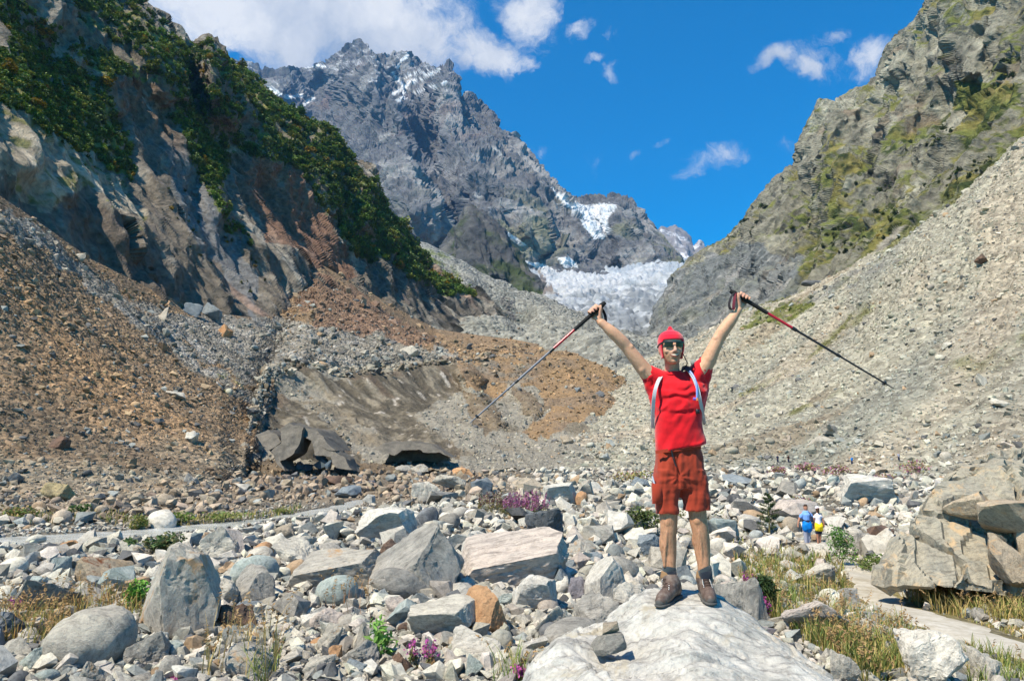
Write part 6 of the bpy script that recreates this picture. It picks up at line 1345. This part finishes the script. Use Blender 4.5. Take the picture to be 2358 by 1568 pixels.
walker(w1, g1, hgt, [('body', SKIN, [[(0, 0, .80, .036), (0, -.005, .86, .036)], [(0, 0, .90, .050), (0, .006, .945, .054), (0, .0, .965, .045)], [(-.105, 0, .79, .034), (-.165, -.01, .67, .027), (-.205, -.03, .58, .022), (-.222, -.04, .50, .019), (-.222, -.045, .47, .022)], [(.105, 0, .79, .034), (.145, -.01, .67, .027), (.158, -.02, .58, .022), (.165, -.03, .48, .019), (.166, -.03, .45, .022)], [(0, 0, .55, .08), (0, 0, .75, .09)], [(-.03, 0, .2, .03), (-.03, 0, .03, .025), (-.03, .06, .02, .022)], [(.045, .03, .2, .03), (.045, .03, .03, .025), (.045, .09, .02, .022)]], (.40, .20, .13)),
    ('shirt', mbl, [[(0, 0, .56, .095), (0, 0, .66, .100), (0, 0, .76, .108), (0, 0, .805, .07)], [(-.06, 0, .775, .062), (-.11, -.005, .745, .048), (-.14, -.01, .70, .042)], [(.06, 0, .775, .062), (.11, -.005, .745, .048), (.13, -.01, .70, .042)]], None),
    ('hair', mhair, [[(0, .012, .935, .052), (0, .004, .965, .050)]], None),
    ('trousers', mgy, [[(0, 0, .52, .095), (-.035, 0, .42, .07), (-.035, .0, .28, .052), (-.03, 0, .10, .042)], [(0, 0, .52, .095), (.04, .01, .42, .07), (.045, .03, .28, .052), (.045, .04, .10, .042)]], None),
    ('jacket', mjk, [[(-.05, -.02, .575, .07), (.05, -.02, .575, .07)], [(-.03, -.035, .52, .085), (.03, -.035, .44, .085), (.045, -.03, .38, .06)], [(-.05, -.03, .50, .075), (-.05, -.03, .40, .06), (-.045, -.03, .36, .035)], [(.06, -.03, .52, .07), (.075, -.03, .42, .05)]], None),
    ('jacket_waistband', mnavy, [[(-.07, -.01, .615, .055), (0, -.03, .612, .075), (.07, -.01, .615, .055)]], None)])
bg_ = empty('shoulder_bag', g1 + np.array([.15, -.25, .6 * hgt])); tag(bg_, 'black shoulder bag on the right side of the man in pale blue shirt', 'bag')
walker(bg_, g1, hgt, [('pouch', mnavy, [[(.095, -.085, .70, .036), (.105, -.09, .62, .042)]], None)])
child('strap', strap_mesh('strap', [g1 + np.array(q) * hgt for q in ((.05, -.02, .84), (.062, -.09, .80), (.075, -.112, .74), (.09, -.115, .68))], .03, .01, (1, 0, 0)), mnavy, bg_)
g2 = at(1887, 1254, 35.0); hg2 = 1.72
w2 = empty('person', g2); tag(w2, 'person in white shirt and yellow waist jacket walking beside the man in blue', 'person')
walker(w2, g2, hg2, [('body', SKIN, [[(0, 0, .80, .03), (0, 0, .86, .03)], [(0, 0, .90, .046), (0, .006, .945, .050)], [(.085, 0, .77, .028), (.125, -.01, .66, .022), (.14, -.02, .57, .019), (.15, -.02, .48, .018)], [(-.085, 0, .77, .028), (-.12, -.01, .66, .022), (-.125, -.02, .57, .019), (-.125, -.02, .48, .018)], [(0, 0, .5, .07), (0, 0, .74, .075)], [(-.04, 0, .4, .05), (-.035, 0, .2, .032), (-.03, 0, .04, .025)], [(.04, 0, .4, .05), (.04, .02, .2, .032), (.04, .03, .04, .025)]], (.40, .20, .13)),
    ('shirt', mwh, [[(0, 0, .52, .085), (0, 0, .64, .080), (0, 0, .74, .088), (0, 0, .79, .055)], [(-.05, 0, .76, .05), (-.10, 0, .72, .038)], [(.05, 0, .76, .05), (.10, 0, .72, .038)]], None),
    ('hair', mhair, [[(0, .0, .93, .052), (0, -.035, .90, .038), (0, -.05, .84, .026)]], None), ('cap', mwh, [[(0, .01, .965, .052), (0, .04, .962, .05)]], None),
    ('jacket', myl, [[(-.05, -.02, .53, .065), (.05, -.02, .53, .065)], [(-.045, -.03, .49, .07), (-.05, -.03, .40, .06)], [(.045, -.03, .49, .07), (.05, -.03, .40, .06)], [(0, -.035, .47, .08), (0, -.035, .40, .06)]], None), ('shorts', mnavy, [[(-.04, 0, .44, .065), (-.04, 0, .32, .055)], [(.04, 0, .44, .065), (.04, .01, .32, .055)]], None)])
# far hikers on the flat
for px, py, sh_m, lab in ((1791, 1064, mnavy, 'left one of two far hikers in dark clothes below the scree'), (1816, 1064, mhair, 'right one of two far hikers in dark clothes below the scree'), (1962, 1068, mjk, 'far hiker in bright blue shirt at the foot of the scree'), (2070, 1059, mgy, 'far hiker in grey blue shirt nearest to the outcrop')):
    dd = 92.0; g = at(px, py, dd); hh = 17 / F * dd * 1.0; k = np.argmin(np.abs(scree.px - px) + np.abs(scree.py - py)); gp = scree.P.reshape(-1, 3)[k]; dd = gp[1] - .5; g = at(px, py, dd); hh = 16 / F * dd
    w = empty('person', g); tag(w, lab, 'person', 'hikers far off at the foot of the scree')
    walker(w, g, hh, [('body', SKIN, [[(0, 0, .84, .05), (0, 0, .94, .07)], [(-.12, 0, .76, .04), (-.17, 0, .5, .035)], [(.12, 0, .76, .04), (.17, 0, .5, .035)], [(0, 0, .4, .08), (0, 0, .7, .1)]], (.40, .22, .15)), ('shirt', sh_m, [[(0, 0, .50, .11), (0, 0, .78, .12)], [(-.1, 0, .78, .06), (-.15, 0, .66, .05)], [(.1, 0, .78, .06), (.15, 0, .66, .05)]], None), ('trousers', mnavy, [[(-.05, 0, .48, .08), (-.06, .04, .02, .06)], [(.05, 0, .48, .08), (.06, -.04, .02, .06)]], None)])
# ------------------------------------------------------------------ plants
def leaf_mat(name, trans=.25, tint=False):
    m, nt, b = principled(name, (.1, .15, .05), .6, .25)
    a = N(nt, 'ShaderNodeAttribute', attribute_name='col'); c = a.outputs['Color']
    if tint:
        t = N(nt, 'ShaderNodeAttribute', attribute_name='tint', attribute_type='INSTANCER'); c = mul_rgb(nt, c, t.outputs['Color'])
    L(nt, c, b.inputs['Base Color']); tr = N(nt, 'ShaderNodeBsdfTranslucent'); L(nt, c, tr.inputs['Color'])
    mx = N(nt, 'ShaderNodeMixShader'); mx.inputs[0].default_value = trans; L(nt, b.outputs[0], mx.inputs[1]); L(nt, tr.outputs[0], mx.inputs[2]); L(nt, mx.outputs[0], nt.nodes['Material Output'].inputs['Surface']); return m
M_LEAF = leaf_mat('leaves'); M_SHRUB = leaf_mat('shrub_leaves', .2, True)
for n_ in M_SHRUB.node_tree.nodes:
    if n_.type == 'ATTRIBUTE' and n_.attribute_name == 'col': n_.attribute_name = 'shade'
mstem, _, _ = principled('plant_stem', (.20, .17, .07), .8, .2)
def leaves(cen, size, asp=.5, up=.25, col=None, r=R):
    """one small folded leaf (two triangles, real size) per centre"""
    n = len(cen); nrm = r.normal(size=(n, 3)); nrm[:, 2] += up; nrm /= np.linalg.norm(nrm, axis=1)[:, None]; t = r.normal(size=(n, 3)); t -= (t * nrm).sum(1)[:, None] * nrm; t /= np.linalg.norm(t, axis=1)[:, None]; b = np.cross(nrm, t)
    s = np.broadcast_to(size, (n,))[:, None]; V = np.stack([cen - t * s * .5, cen + b * s * asp * .5 + nrm * s * .06, cen + t * s * .5, cen - b * s * asp * .5 + nrm * s * .06], 1).reshape(-1, 3)
    i = np.arange(n)[:, None] * 4; Fc = np.concatenate([i + [0, 1, 2], i + [0, 2, 3]]); return V, Fc, (None if col is None else np.repeat(col, 4, 0))
def crown_pts(n, r, seed, clumps=9, fill=.45):
    rr = np.random.RandomState(seed); cc = rr.normal(size=(clumps, 3)); cc /= np.linalg.norm(cc, axis=1)[:, None]; cc *= rr.uniform(.25, .62, (clumps, 1)); cr = rr.uniform(.28, .48, clumps); k = rr.randint(0, clumps, n); d = rr.normal(size=(n, 3)); d /= np.linalg.norm(d, axis=1)[:, None]
    p = cc[k] + d * (cr[k] * rr.uniform(.35, 1, n) ** fill)[:, None]; return p * np.array(r)
# --- shrubs on the left hillside
def shrub_mesh(seed, n=150):
    p = crown_pts(n, (.62, .62, .55), seed, 8) + np.array([0, 0, .42]); rr = np.random.RandomState(seed); c = np.ones((n, 3)) * rr.uniform(.62, 1.25, (n, 1)); V, Fc, cc = leaves(p, rr.uniform(.16, .30, n), .7, 1.6, c, rr); me = mesh_np('shrub', V, Fc, False); set_col(me, cc); set_col(me, cc, 'shade'); me.materials.append(M_SHRUB); return me
SHR = [shrub_mesh(600 + k) for k in range(5)]
scoll = bpy.data.collections.new('shrub_kinds')
def land_pt(land, px, py):
    k = np.argmin((land.px - px) ** 2 + (land.py - py) ** 2 + 1e6 * (land.v < .05)); return land.P.reshape(-1, 3)[k]
M_YEL = leaf_mat('yellow_leaves'); M_GRN = leaf_mat('green_leaves')
def coloured(me, colr, mat):
    m2 = me.copy(); m2.materials.clear(); m2.materials.append(mat); a = m2.color_attributes['col']; c = np.empty(len(m2.vertices) * 4, np.float32); a.data.foreach_get('color', c); c = c.reshape(-1, 4); c[:, :3] *= np.array(colr); a.data.foreach_set('color', c.ravel()); return m2
for k, (px, py, w, colr, lab) in enumerate(((98, 84, 34, (.30, .20, .02), 'golden autumn shrub high on the left slope, nearest to the upper left corner'), (20, 168, 40, (.22, .16, .02), 'yellow green shrub at the left edge of the left slope'), (245, 205, 40, (.26, .19, .02), 'golden shrub on the edge of the brown gully on the left slope'), (85, 250, 40, (.20, .15, .02), 'yellow shrub at the lower edge of the thicket on the left slope'), (355, 172, 46, (.10, .13, .02), 'bright green shrub above the head of the brown gully'), (262, 385, 24, (.22, .15, .02), 'small yellow shrub low on the left slope above the pale rock'), (820, 595, 18, (.26, .16, .02), 'small golden shrub at the foot of the far green slope'))):
    p = land_pt(lmount, px, py); s = w / F * p[1]; o = put('shrub', coloured(SHR[k % 5], colr, M_YEL)); o.location = p; o.scale = (s, s, s * .9); o.rotation_euler = (0, 0, k); tag(o, lab, 'shrub')
    if k < 5: scoll.objects.link(o)
def shrubs(land, name, n, acc, s0, s1, greens, yel=.07):
    land_col = land.col; s_ = land.sample(n, acc); m_ = len(s_['d']); sz = R.uniform(s0, s1, m_) / F * s_['d']; t = np.array(greens)[R.randint(0, len(greens), m_)] * R.uniform(.7, 1.35, (m_, 1)); y = R.rand(m_) < yel; t[y] = np.array([.30, .20, .02]) * R.uniform(.6, 1.3, (int(y.sum()), 1))
    return scatter(name, scoll, s_['P'] - s_['N'] * (.12 * sz)[:, None], sz[:, None] * R.uniform(.8, 1.2, (m_, 3)), np.c_[R.uniform(-.2, .2, (m_, 2)), R.uniform(0, 6.28, m_)], R.randint(0, 5, m_), t, M_SHRUB)
lm_mask = (lveg * sstep(-.35, .05, fbm(lmount.P / 30 + 3, 4) + .25 - lup * .55)).astype(float)
def on_mask(land, mask):
    def f(r):
        # nearest grid value through picture place bins
        gx_, gy2 = np.clip((r['px'] + 200) / 4, 0, 699).astype(int), np.clip((r['py'] + 200) / 4, 0, 499).astype(int); return (R.rand(len(gx_)) < f.g[gy2, gx_]) & (r['P'][:, 1] > 60)
    g = np.zeros((500, 700)); ix, iy = np.clip((land.px + 200) / 4, 0, 699).astype(int), np.clip((land.py + 200) / 4, 0, 499).astype(int); np.maximum.at(g, (iy.ravel(), ix.ravel()), mask.ravel()); f.g = g; return f
GREENS = [(.10, .17, .03), (.13, .20, .032), (.075, .135, .03), (.18, .205, .036), (.10, .145, .042)]
shrubs(lmount, 'hillside_shrubs', 150000, on_mask(lmount, lm_mask), 8, 25, GREENS, .028)
lowm = pip(lmount.px, lmount.py, [(0,240),(120,330),(280,440),(420,560),(600,700),(620,620),(520,470),(420,420),(330,430),(200,330)]) * sstep(.12, .3, fbm(lmount.P / 12 + 60, 3)) * .5
shrubs(lmount, 'ledge_shrubs', 30000, on_mask(lmount, lowm.astype(float)), 6, 13, [(.11, .12, .03), (.07, .09, .02)], .12)
rm_ = pip(rmount.px, rmount.py, [(2200,180),(2358,120),(2500,60),(2500,230),(2340,330),(2150,470),(1980,600),(1860,560),(1700,560),(1650,580),(1760,470),(1900,480),(2060,330)]) * sstep(.05, .3, fbm(rmount.P / 32 + 11, 4)) * .75
shrubs(rmount, 'crag_shrubs', 26000, on_mask(rmount, rm_.astype(float)), 5, 16, [(.055, .08, .02), (.09, .105, .025), (.04, .06, .018)], .02)

# --- bushes near the path and the river
def bush(name, box, n, lsz, cols, label, cat, seed, clumps=10, stems=6, asp=.55):
    x0, y0, x1, y1 = box; g = hit((x0 + x1) / 2, y1); d = g[1]; w = (x1 - x0) / F * d / 2; h = (y1 - y0) / F * d; o = empty(name, g); tag(o, label, cat); rr = np.random.RandomState(seed)
    p = crown_pts(n, (w * 1.35, w * 1.15, h * .66), seed, clumps) + np.array([0, 0, h * .52]); p[:, 2] = np.maximum(p[:, 2], .02); c = np.array(cols)[rr.randint(0, len(cols), n)] * rr.uniform(.7, 1.3, (n, 1)); V, Fc, cc = leaves(p, rr.uniform(.7, 1.25, n) * lsz, asp, 1.3, c * 1.35, rr); me = mesh_np('crown', V, Fc, False); set_col(me, cc); put('crown', me, M_LEAF, o)
    for k in range(stems):
        q = p[rr.randint(n)] * np.array([.8, .8, .85]); st = rod('stem', (rr.normal() * .03, rr.normal() * .03, -.08), q, .012 * h + .004, .004, 6); put('stem', st, mstem, o)
    return o
bush('green_bush', (1892, 1212, 1968, 1302), 1300, .075, [(.07, .16, .03), (.10, .20, .04), (.05, .11, .025)], 'round bright green bush in front of the walking couple', 'bush', 700)
bush('loose_bush', (1955, 1272, 2062, 1316), 520, .085, [(.11, .16, .04), (.17, .20, .06), (.07, .11, .03)], 'low loose bush left of the foot of the rock outcrop', 'bush', 701, 14)
bush('low_shrub', (1436, 1166, 1520, 1226), 700, .10, [(.045, .07, .022), (.075, .10, .03), (.12, .13, .04)], 'dark low shrub seen left of the legs of the man', 'bush', 702, 12)
bush('low_shrub', (1556, 1176, 1585, 1206), 160, .09, [(.09, .12, .035), (.14, .15, .05)], 'small shrub seen between the legs of the man', 'bush', 703, 6)
bush('low_shrub', (1640, 1186, 1690, 1222), 260, .09, [(.10, .13, .035), (.16, .16, .05)], 'yellowish low shrub right of the knees of the man', 'bush', 704, 8)
bush('leafy_patch', (338, 1232, 432, 1278), 620, .11, [(.06, .10, .035), (.09, .13, .05), (.16, .15, .07)], 'leafy dark green patch on the near bank of the river', 'plant', 705, 16)
bush('leafy_patch', (284, 1230, 316, 1276), 200, .12, [(.07, .12, .04), (.10, .14, .05)], 'upright leafy plant at the water on the near bank of the river', 'plant', 706, 6)
bush('weed', (286, 1334, 352, 1408), 420, .062, [(.12, .26, .035), (.16, .30, .05), (.08, .17, .03)], 'fresh green weed against the left side of the tall pointed boulder', 'plant', 707, 9)
bush('leafy_weed', (846, 1432, 912, 1520), 150, .095, [(.13, .26, .05), (.18, .30, .07)], 'tall leafy green weed among the stones at the bottom centre', 'plant', 708, 9, 8, .34)
bush('green_tuft', (0, 1164, 88, 1204), 520, .16, [(.09, .13, .035), (.13, .16, .04), (.22, .15, .06)], 'green tuft on the far river bank at the left edge', 'plant', 709, 12)
bush('green_tuft', (158, 1156, 204, 1190), 300, .15, [(.06, .11, .03), (.09, .13, .04)], 'dark green tuft on the far river bank left of the white boulder', 'plant', 710, 7)
bush('green_tuft', (288, 1186, 338, 1218), 300, .13, [(.10, .14, .03), (.18, .16, .05)], 'yellowish tuft touching the left side of the white boulder at the river', 'plant', 711, 7)
bush('green_tuft', (398, 1174, 444, 1206), 300, .13, [(.11, .18, .035), (.16, .19, .05)], 'bright green tuft right of the white boulder at the river', 'plant', 712, 7)
bush('green_tuft', (468, 1176, 566, 1200), 420, .12, [(.12, .17, .04), (.20, .19, .06)], 'long grassy tuft on the far river bank', 'plant', 713, 14)
bush('green_tuft', (632, 1166, 690, 1184), 220, .12, [(.12, .16, .04), (.2, .18, .06)], 'small grassy tuft at the end of the far river bank', 'plant', 714, 8)
bush('weed', (900, 1330, 940, 1360), 40, .06, [(.12, .2, .05)], 'tiny weed between the brown slab and the grey boulder', 'plant', 715, 4)
bush('weed', (1196, 1300, 1700, 1302), 2, .01, [(.1, .1, .05)], 'tiny weed', 'plant', 716, 1) if False else None
# small pine
def pine(box, label, seed):
    x0, y0, x1, y1 = box; g = hit((x0 + x1) / 2, y1); d = g[1]; w = (x1 - x0) / F * d / 2; h = (y1 - y0) / F * d; o = empty('pine_shrub', g); tag(o, label, 'pine'); rr = np.random.RandomState(seed); cen, dr = [], []
    for k in range(26):
        z = h * (.06 + .86 * (k / 26)); a = k * 2.4; ln = w * (1.05 - .85 * k / 26) * rr.uniform(.75, 1.1)
        for t in np.linspace(.25, 1, 9):
            for q in range(11): cen.append((math.cos(a) * ln * t + rr.normal() * .035, math.sin(a) * ln * t + rr.normal() * .035, z + .30 * ln * t + rr.normal() * .03))
    cen = np.array(cen); c = np.array([(.030, .062, .022), (.05, .085, .025), (.075, .10, .03)])[rr.randint(0, 3, len(cen))] * rr.uniform(.7, 1.3, (len(cen), 1)); V, Fc, cc = leaves(cen, rr.uniform(.09, .16, len(cen)), .22, 1.2, c, rr); me = mesh_np('crown', V, Fc, False); set_col(me, cc); put('crown', me, M_LEAF, o); put('trunk', rod('trunk', (0, 0, -.1), (0, 0, h * .9), .05, .012, 8), mstem, o)
pine((1735, 1132, 1810, 1232), 'small dark green pine standing between the man and the walking couple', 720)
pine((1735, 1335, 1790, 1410), 'low pine shoot in the grass right of the boots of the man', 721)
# fireweed and heather
M_FLOW = leaf_mat('petals', .3)
def fireweed(box, nst, label, seed, flower=((.42, .07, .30), (.50, .13, .36), (.34, .06, .20)), leafc=((.10, .14, .04), (.16, .15, .05), (.20, .12, .05)), dens=1.0, name='fireweed', group=None, fsz=1.0):
    x0, y0, x1, y1 = box; g = hit((x0 + x1) / 2, y1); d = g[1]; w = (x1 - x0) / F * d / 2; h = (y1 - y0) / F * d; o = empty(name, g); tag(o, label, 'flower', group); rr = np.random.RandomState(seed); fc, lc, sv, sf = [], [], [], []; px1 = d / F
    for k in range(nst):
        bx, by = rr.uniform(-w, w) * .9, rr.uniform(-w, w) * .6; hh = h * rr.uniform(.6, 1.05); tx, ty = bx + rr.normal() * .12 * h, by + rr.normal() * .1 * h; n0 = len(sv); r0 = max(.003, px1 * .28)
        for i, (x, y, z) in enumerate(((bx, by, -.05), ((bx + tx) / 2, (by + ty) / 2, hh * .5), (tx, ty, hh))): sv += [(x - r0, y, z), (x + r0, y, z), (x, y + r0, z)]
        for i in (0, 3):
            for j in range(3): a, b = n0 + i + j, n0 + i + (j + 1) % 3; sf += [(a, b, b + 3), (a, b + 3, a + 3)]
        for t in rr.uniform(.52, 1.0, int(16 * dens)): fc.append((lerp(bx, tx, t) + rr.normal() * .018 * (1.3 - t) * 2, lerp(by, ty, t) + rr.normal() * .02, hh * t))
        for t in rr.uniform(.05, .6, int(11 * dens)): lc.append((lerp(bx, tx, t) + rr.normal() * .05 * h, lerp(by, ty, t) + rr.normal() * .05 * h, hh * t))
    fc, lc = np.array(fc), np.array(lc); fs = max(.028, px1 * 3.0) * fsz
    V, Fc, cc = leaves(fc, rr.uniform(.8, 1.3, len(fc)) * fs, .8, .2, np.array(flower)[rr.randint(0, len(flower), len(fc))] * rr.uniform(.75, 1.25, (len(fc), 1)), rr); me = mesh_np('flowers', V, Fc, False); set_col(me, np.clip(cc, 0, .9)); put('flowers', me, M_FLOW, o)
    V, Fc, cc = leaves(lc, rr.uniform(.8, 1.4, len(lc)) * max(.06, px1 * 4), .28, .3, np.array(leafc)[rr.randint(0, len(leafc), len(lc))] * rr.uniform(.75, 1.25, (len(lc), 1)), rr); me = mesh_np('foliage', V, Fc, False); set_col(me, cc); put('foliage', me, M_LEAF, o); put('stems', mesh_np('stems', np.array(sv), np.array(sf)), mstem, o); return o
fireweed((1098, 1134, 1180, 1188), 46, 'yellow green left half of the big flower clump behind the boulders', 730, ((.20, .08, .12), (.24, .20, .06)), ((.16, .17, .05), (.22, .18, .07)), 1.6)
fireweed((1160, 1132, 1256, 1194), 80, 'big pink flower clump behind the blue black boulder', 731, ((.40, .12, .27), (.33, .09, .22), (.46, .20, .34)), dens=1.8)
fireweed((940, 1474, 998, 1540), 12, 'pink flowering stems among the stones at the bottom centre', 732)
fireweed((1690, 1372, 1770, 1436), 22, 'pink fireweed just right of the right boot of the man', 733)
fireweed((1700, 1318, 1745, 1372), 9, 'pink fireweed spikes beside the low pine shoot', 734)
fireweed((0, 1378, 34, 1432), 9, 'pink flowers at the left edge above the dark boulder', 735)
fireweed((80, 1440, 112, 1474), 6, 'few pink flowers left of the rounded speckled boulder', 736)
fireweed((1180, 1530, 1216, 1574), 10, 'pink flowers at the bottom edge left of the great white boulder', 737)
fireweed((384, 1560, 408, 1576), 4, 'tiny pink flowers at the bottom edge at the left', 738)
fireweed((1480, 1210, 1500, 1226), 5, 'tiny pink flowers left of the legs under the dark low shrub', 739)
for k, (b_, lab) in enumerate((((1826, 1066, 1890, 1090), 'pink and green heather patch, leftmost of the row above the couple'), ((1895, 1072, 1960, 1098), 'dark pink heather patch above the couple, second of the row'), ((1960, 1064, 2040, 1088), 'yellowish heather patch in the middle of the row'), ((2000, 1090, 2080, 1112), 'pink heather patch just above the big flat topped boulder'), ((2070, 1062, 2150, 1096), 'green and pink heather patch at the left shoulder of the outcrop'), ((1770, 1074, 1815, 1098), 'faint pink heather patch left of the row above the couple'), ((1816, 1136, 1870, 1182), 'purple heather bush directly behind the head of the man in blue'), ((2096, 1180, 2124, 1200), 'small pink heather tuft right of the big flat topped boulder'), ((1950, 1000, 1985, 1016), 'small purple heather patch low on the scree'), ((1396, 1080, 1500, 1112), 'olive heather patch left of the shorts of the man'))):
    pinks = [(.34, .15, .22), (.28, .11, .17), (.22, .19, .07), (.17, .18, .05), (.30, .20, .12)] if k not in (2, 9) else [(.24, .22, .06), (.19, .20, .05), (.30, .24, .09), (.28, .15, .14)]
    ob_ = bush('heather', b_, 420 if k not in (7, 8) else 160, .0034 * hit((b_[0] + b_[2]) / 2, b_[3])[1], pinks, lab, 'heather', 750 + k, 16, 4, .6); ob_['group'] = 'heather and flower patches'

# --- grass: blades by the thousand
def grass(name, poly, n, h0, h1, cols, plume=.08, wid=1.0, bend=.5, seed=0):
    rr = np.random.RandomState(800 + seed); P_ = np.array(poly); x0, y0 = P_.min(0); x1, y1 = P_.max(0); px, py = rr.uniform(x0, x1, n * 3), rr.uniform(y0, y1, n * 3); k = pip(px, py, poly); px, py = px[k][:n], py[k][:n]; m_ = len(px); D_ = np.full(m_, 8.0)
    # clumps
    cl_ = fbm(np.stack([px / 26, py / 14, 0 * px + seed], -1), 3); kk = cl_ + rr.uniform(-.4, .4, m_) > -.12; px, py, D_ = px[kk], py[kk], D_[kk]; m_ = len(px)
    for _ in range(40):
        p = at(px, py, D_); gap = p[:, 2] - ground(p[:, 0], p[:, 1]); sl2 = np.maximum((CAMZ - p[:, 2]) / D_, .01); D_ = np.clip(D_ + gap / sl2 * .6, 2.5, 140)
    p = at(px, py, D_); p[:, 2] = ground(p[:, 0], p[:, 1]) - .02; ok = seg_dist(p[:, 0], p[:, 1], PATH)[0] > np.interp(p[:, 1], [8, 12, 16, 20], [.78, .68, .50, .42]); p = p[ok]; m_ = len(p)
    hh = rr.uniform(h0, h1, m_); w = np.maximum(.0055, p[:, 1] / F * .9) * wid * rr.uniform(.7, 1.3, m_); a = rr.uniform(0, 6.28, m_); lean = rr.uniform(.1, 1, m_) * bend * hh; dx, dy = np.cos(a) * lean, np.sin(a) * lean; ax, ay = -np.sin(a), np.cos(a); V = []
    for t, ww in ((0, 1), (.45, .85), (.8, .5), (1, .08)):
        c_ = p + np.stack([dx * t ** 2, dy * t ** 2, hh * (t - .18 * t ** 3 * bend)], 1); o_ = np.stack([ax * w * ww, ay * w * ww, 0 * w], 1); V += [c_ - o_, c_ + o_]
    V = np.stack(V, 1).reshape(-1, 3); i = np.arange(m_)[:, None] * 8; Fc = np.concatenate([np.concatenate([i + [2*j, 2*j+1, 2*j+3], i + [2*j, 2*j+3, 2*j+2]]) for j in range(3)]); c = np.array(cols)[rr.randint(0, len(cols), m_)] * rr.uniform(.9, 1.7, (m_, 1)); cc = np.repeat(c, 8, 0)
    k = np.where(rr.rand(m_) < plume)[0]
    if len(k):
        top = p[k] + np.stack([dx[k] * .9, dy[k] * .9, hh[k] * .92], 1); q = []; 
        for j in range(12): q.append(top + np.stack([dx[k] * .05 * (j - 4), dy[k] * .05 * (j - 4), hh[k] * .025 * (j - 3)], 1) + rr.normal(size=(len(k), 3)) * .008)
        q = np.concatenate(q); v2, f2, c2 = leaves(q, .045 * rr.uniform(.8, 1.3, len(q)), .35, 1.5, np.tile(np.array([[.40, .26, .12]]), (len(q), 1)) * rr.uniform(.7, 1.2, (len(q), 1)), rr); Fc = np.concatenate([Fc, f2 + len(V)]); V = np.concatenate([V, v2]); cc = np.concatenate([cc, c2])
    me = mesh_np(name, V, Fc, False); set_col(me, cc); o = put(name, me, M_LEAF); tag(o, kind='stuff'); return o
GY = [(.34, .25, .095), (.28, .22, .07), (.40, .29, .12), (.16, .17, .045), (.22, .21, .055)]; GG = [(.11, .15, .035), (.16, .19, .045), (.25, .22, .07), (.08, .12, .03)]
grass('dry_grass', [(2010,1335),(2040,1330),(2110,1345),(2230,1375),(2380,1385),(2380,1446),(2240,1426),(2120,1404),(2040,1378)], 5200, .16, .50, GY, .10, 1, .8, 1)
grass('green_grass', [(2300,1370),(2400,1370),(2400,1440),(2310,1430)], 700, .3, .6, GG, .02, 1, .7, 2)
grass('short_grass', [(2120,1410),(2240,1432),(2380,1452),(2380,1480),(2240,1446),(2120,1420)], 1500, .04, .12, GY[:3] + GG[1:2], 0, 1, .8, 3)
grass('meadow_grass', [(1690,1290),(1800,1270),(1930,1270),(1990,1330),(1985,1370),(1960,1400),(1830,1400),(1740,1380),(1700,1340)], 5200, .14, .42, GG * 2 + GY, .08, 1, .6, 4)
grass('meadow_grass', [(1740,1390),(1830,1420),(1960,1420),(2080,1450),(2130,1500),(2130,1580),(1990,1580),(1900,1510),(1800,1450)], 6400, .12, .40, GG * 2 + GY[:3], .06, 1, .7, 5)
grass('green_grass', [(2230,1500),(2300,1480),(2380,1500),(2400,1590),(2230,1590)], 1300, .14, .34, GG, .01, 1, .8, 6)
grass('dry_grass', [(0,1410),(70,1400),(200,1385),(330,1380),(330,1450),(200,1450),(110,1500),(0,1500)], 1500, .16, .42, GY + [(.40, .24, .08)], .16, 1, .6, 7)
grass('reeds', [(460,1480),(640,1470),(640,1575),(460,1575)], 110, .3, .55, GY[:3], .45, 1, .5, 8)
grass('reeds', [(740,1370),(860,1370),(860,1440),(740,1440)], 60, .25, .42, [(.32, .17, .08)], .6, 1, .4, 9)
grass('green_grass', [(560,1540),(640,1530),(640,1590),(560,1590)], 120, .2, .4, GG, .0, 1, .8, 10)
grass('green_grass', [(1140,1540),(1210,1530),(1220,1590),(1130,1590)], 120, .15, .34, GG + GY[:1], .1, 1, .7, 11)
grass('bank_grass', [(0,1190),(240,1175),(330,1200),(560,1186),(700,1170),(700,1182),(560,1202),(330,1222),(200,1200),(0,1214)], 1800, .15, .40, GG + GY, .02, 1, .5, 12)
grass('meadow_grass', [(1500,1205),(1700,1195),(1760,1240),(1700,1300),(1660,1280),(1560,1230)], 700, .10, .30, GG + GY, .06, 1, .6, 13)

# ------------------------------------------------------------------ air
hz_me = bpy.data.meshes.new('haze'); x0, x1, y0, y1, z0, z1 = -2600, 2600, -60, 6100, -8.0, 2450
hz_me.from_pydata([(x, y, z) for x in (x0, x1) for y in (y0, y1) for z in (z0, z1)], [], [(0,1,3,2),(4,6,7,5),(0,4,5,1),(2,3,7,6),(0,2,6,4),(1,5,7,3)]); hz_me.update()
mh = bpy.data.materials.new('haze'); mh.use_nodes = True; nt = mh.node_tree; nt.nodes.clear(); mo = N(nt, 'ShaderNodeOutputMaterial'); pv = N(nt, 'ShaderNodeVolumePrincipled', inp={'Color': (.20, .50, 1.0, 1), 'Density': 4.6e-5, 'Anisotropy': .3}); L(nt, pv.outputs[0], mo.inputs['Volume'])
hz = put('haze', hz_me, mh); tag(hz, kind='stuff')
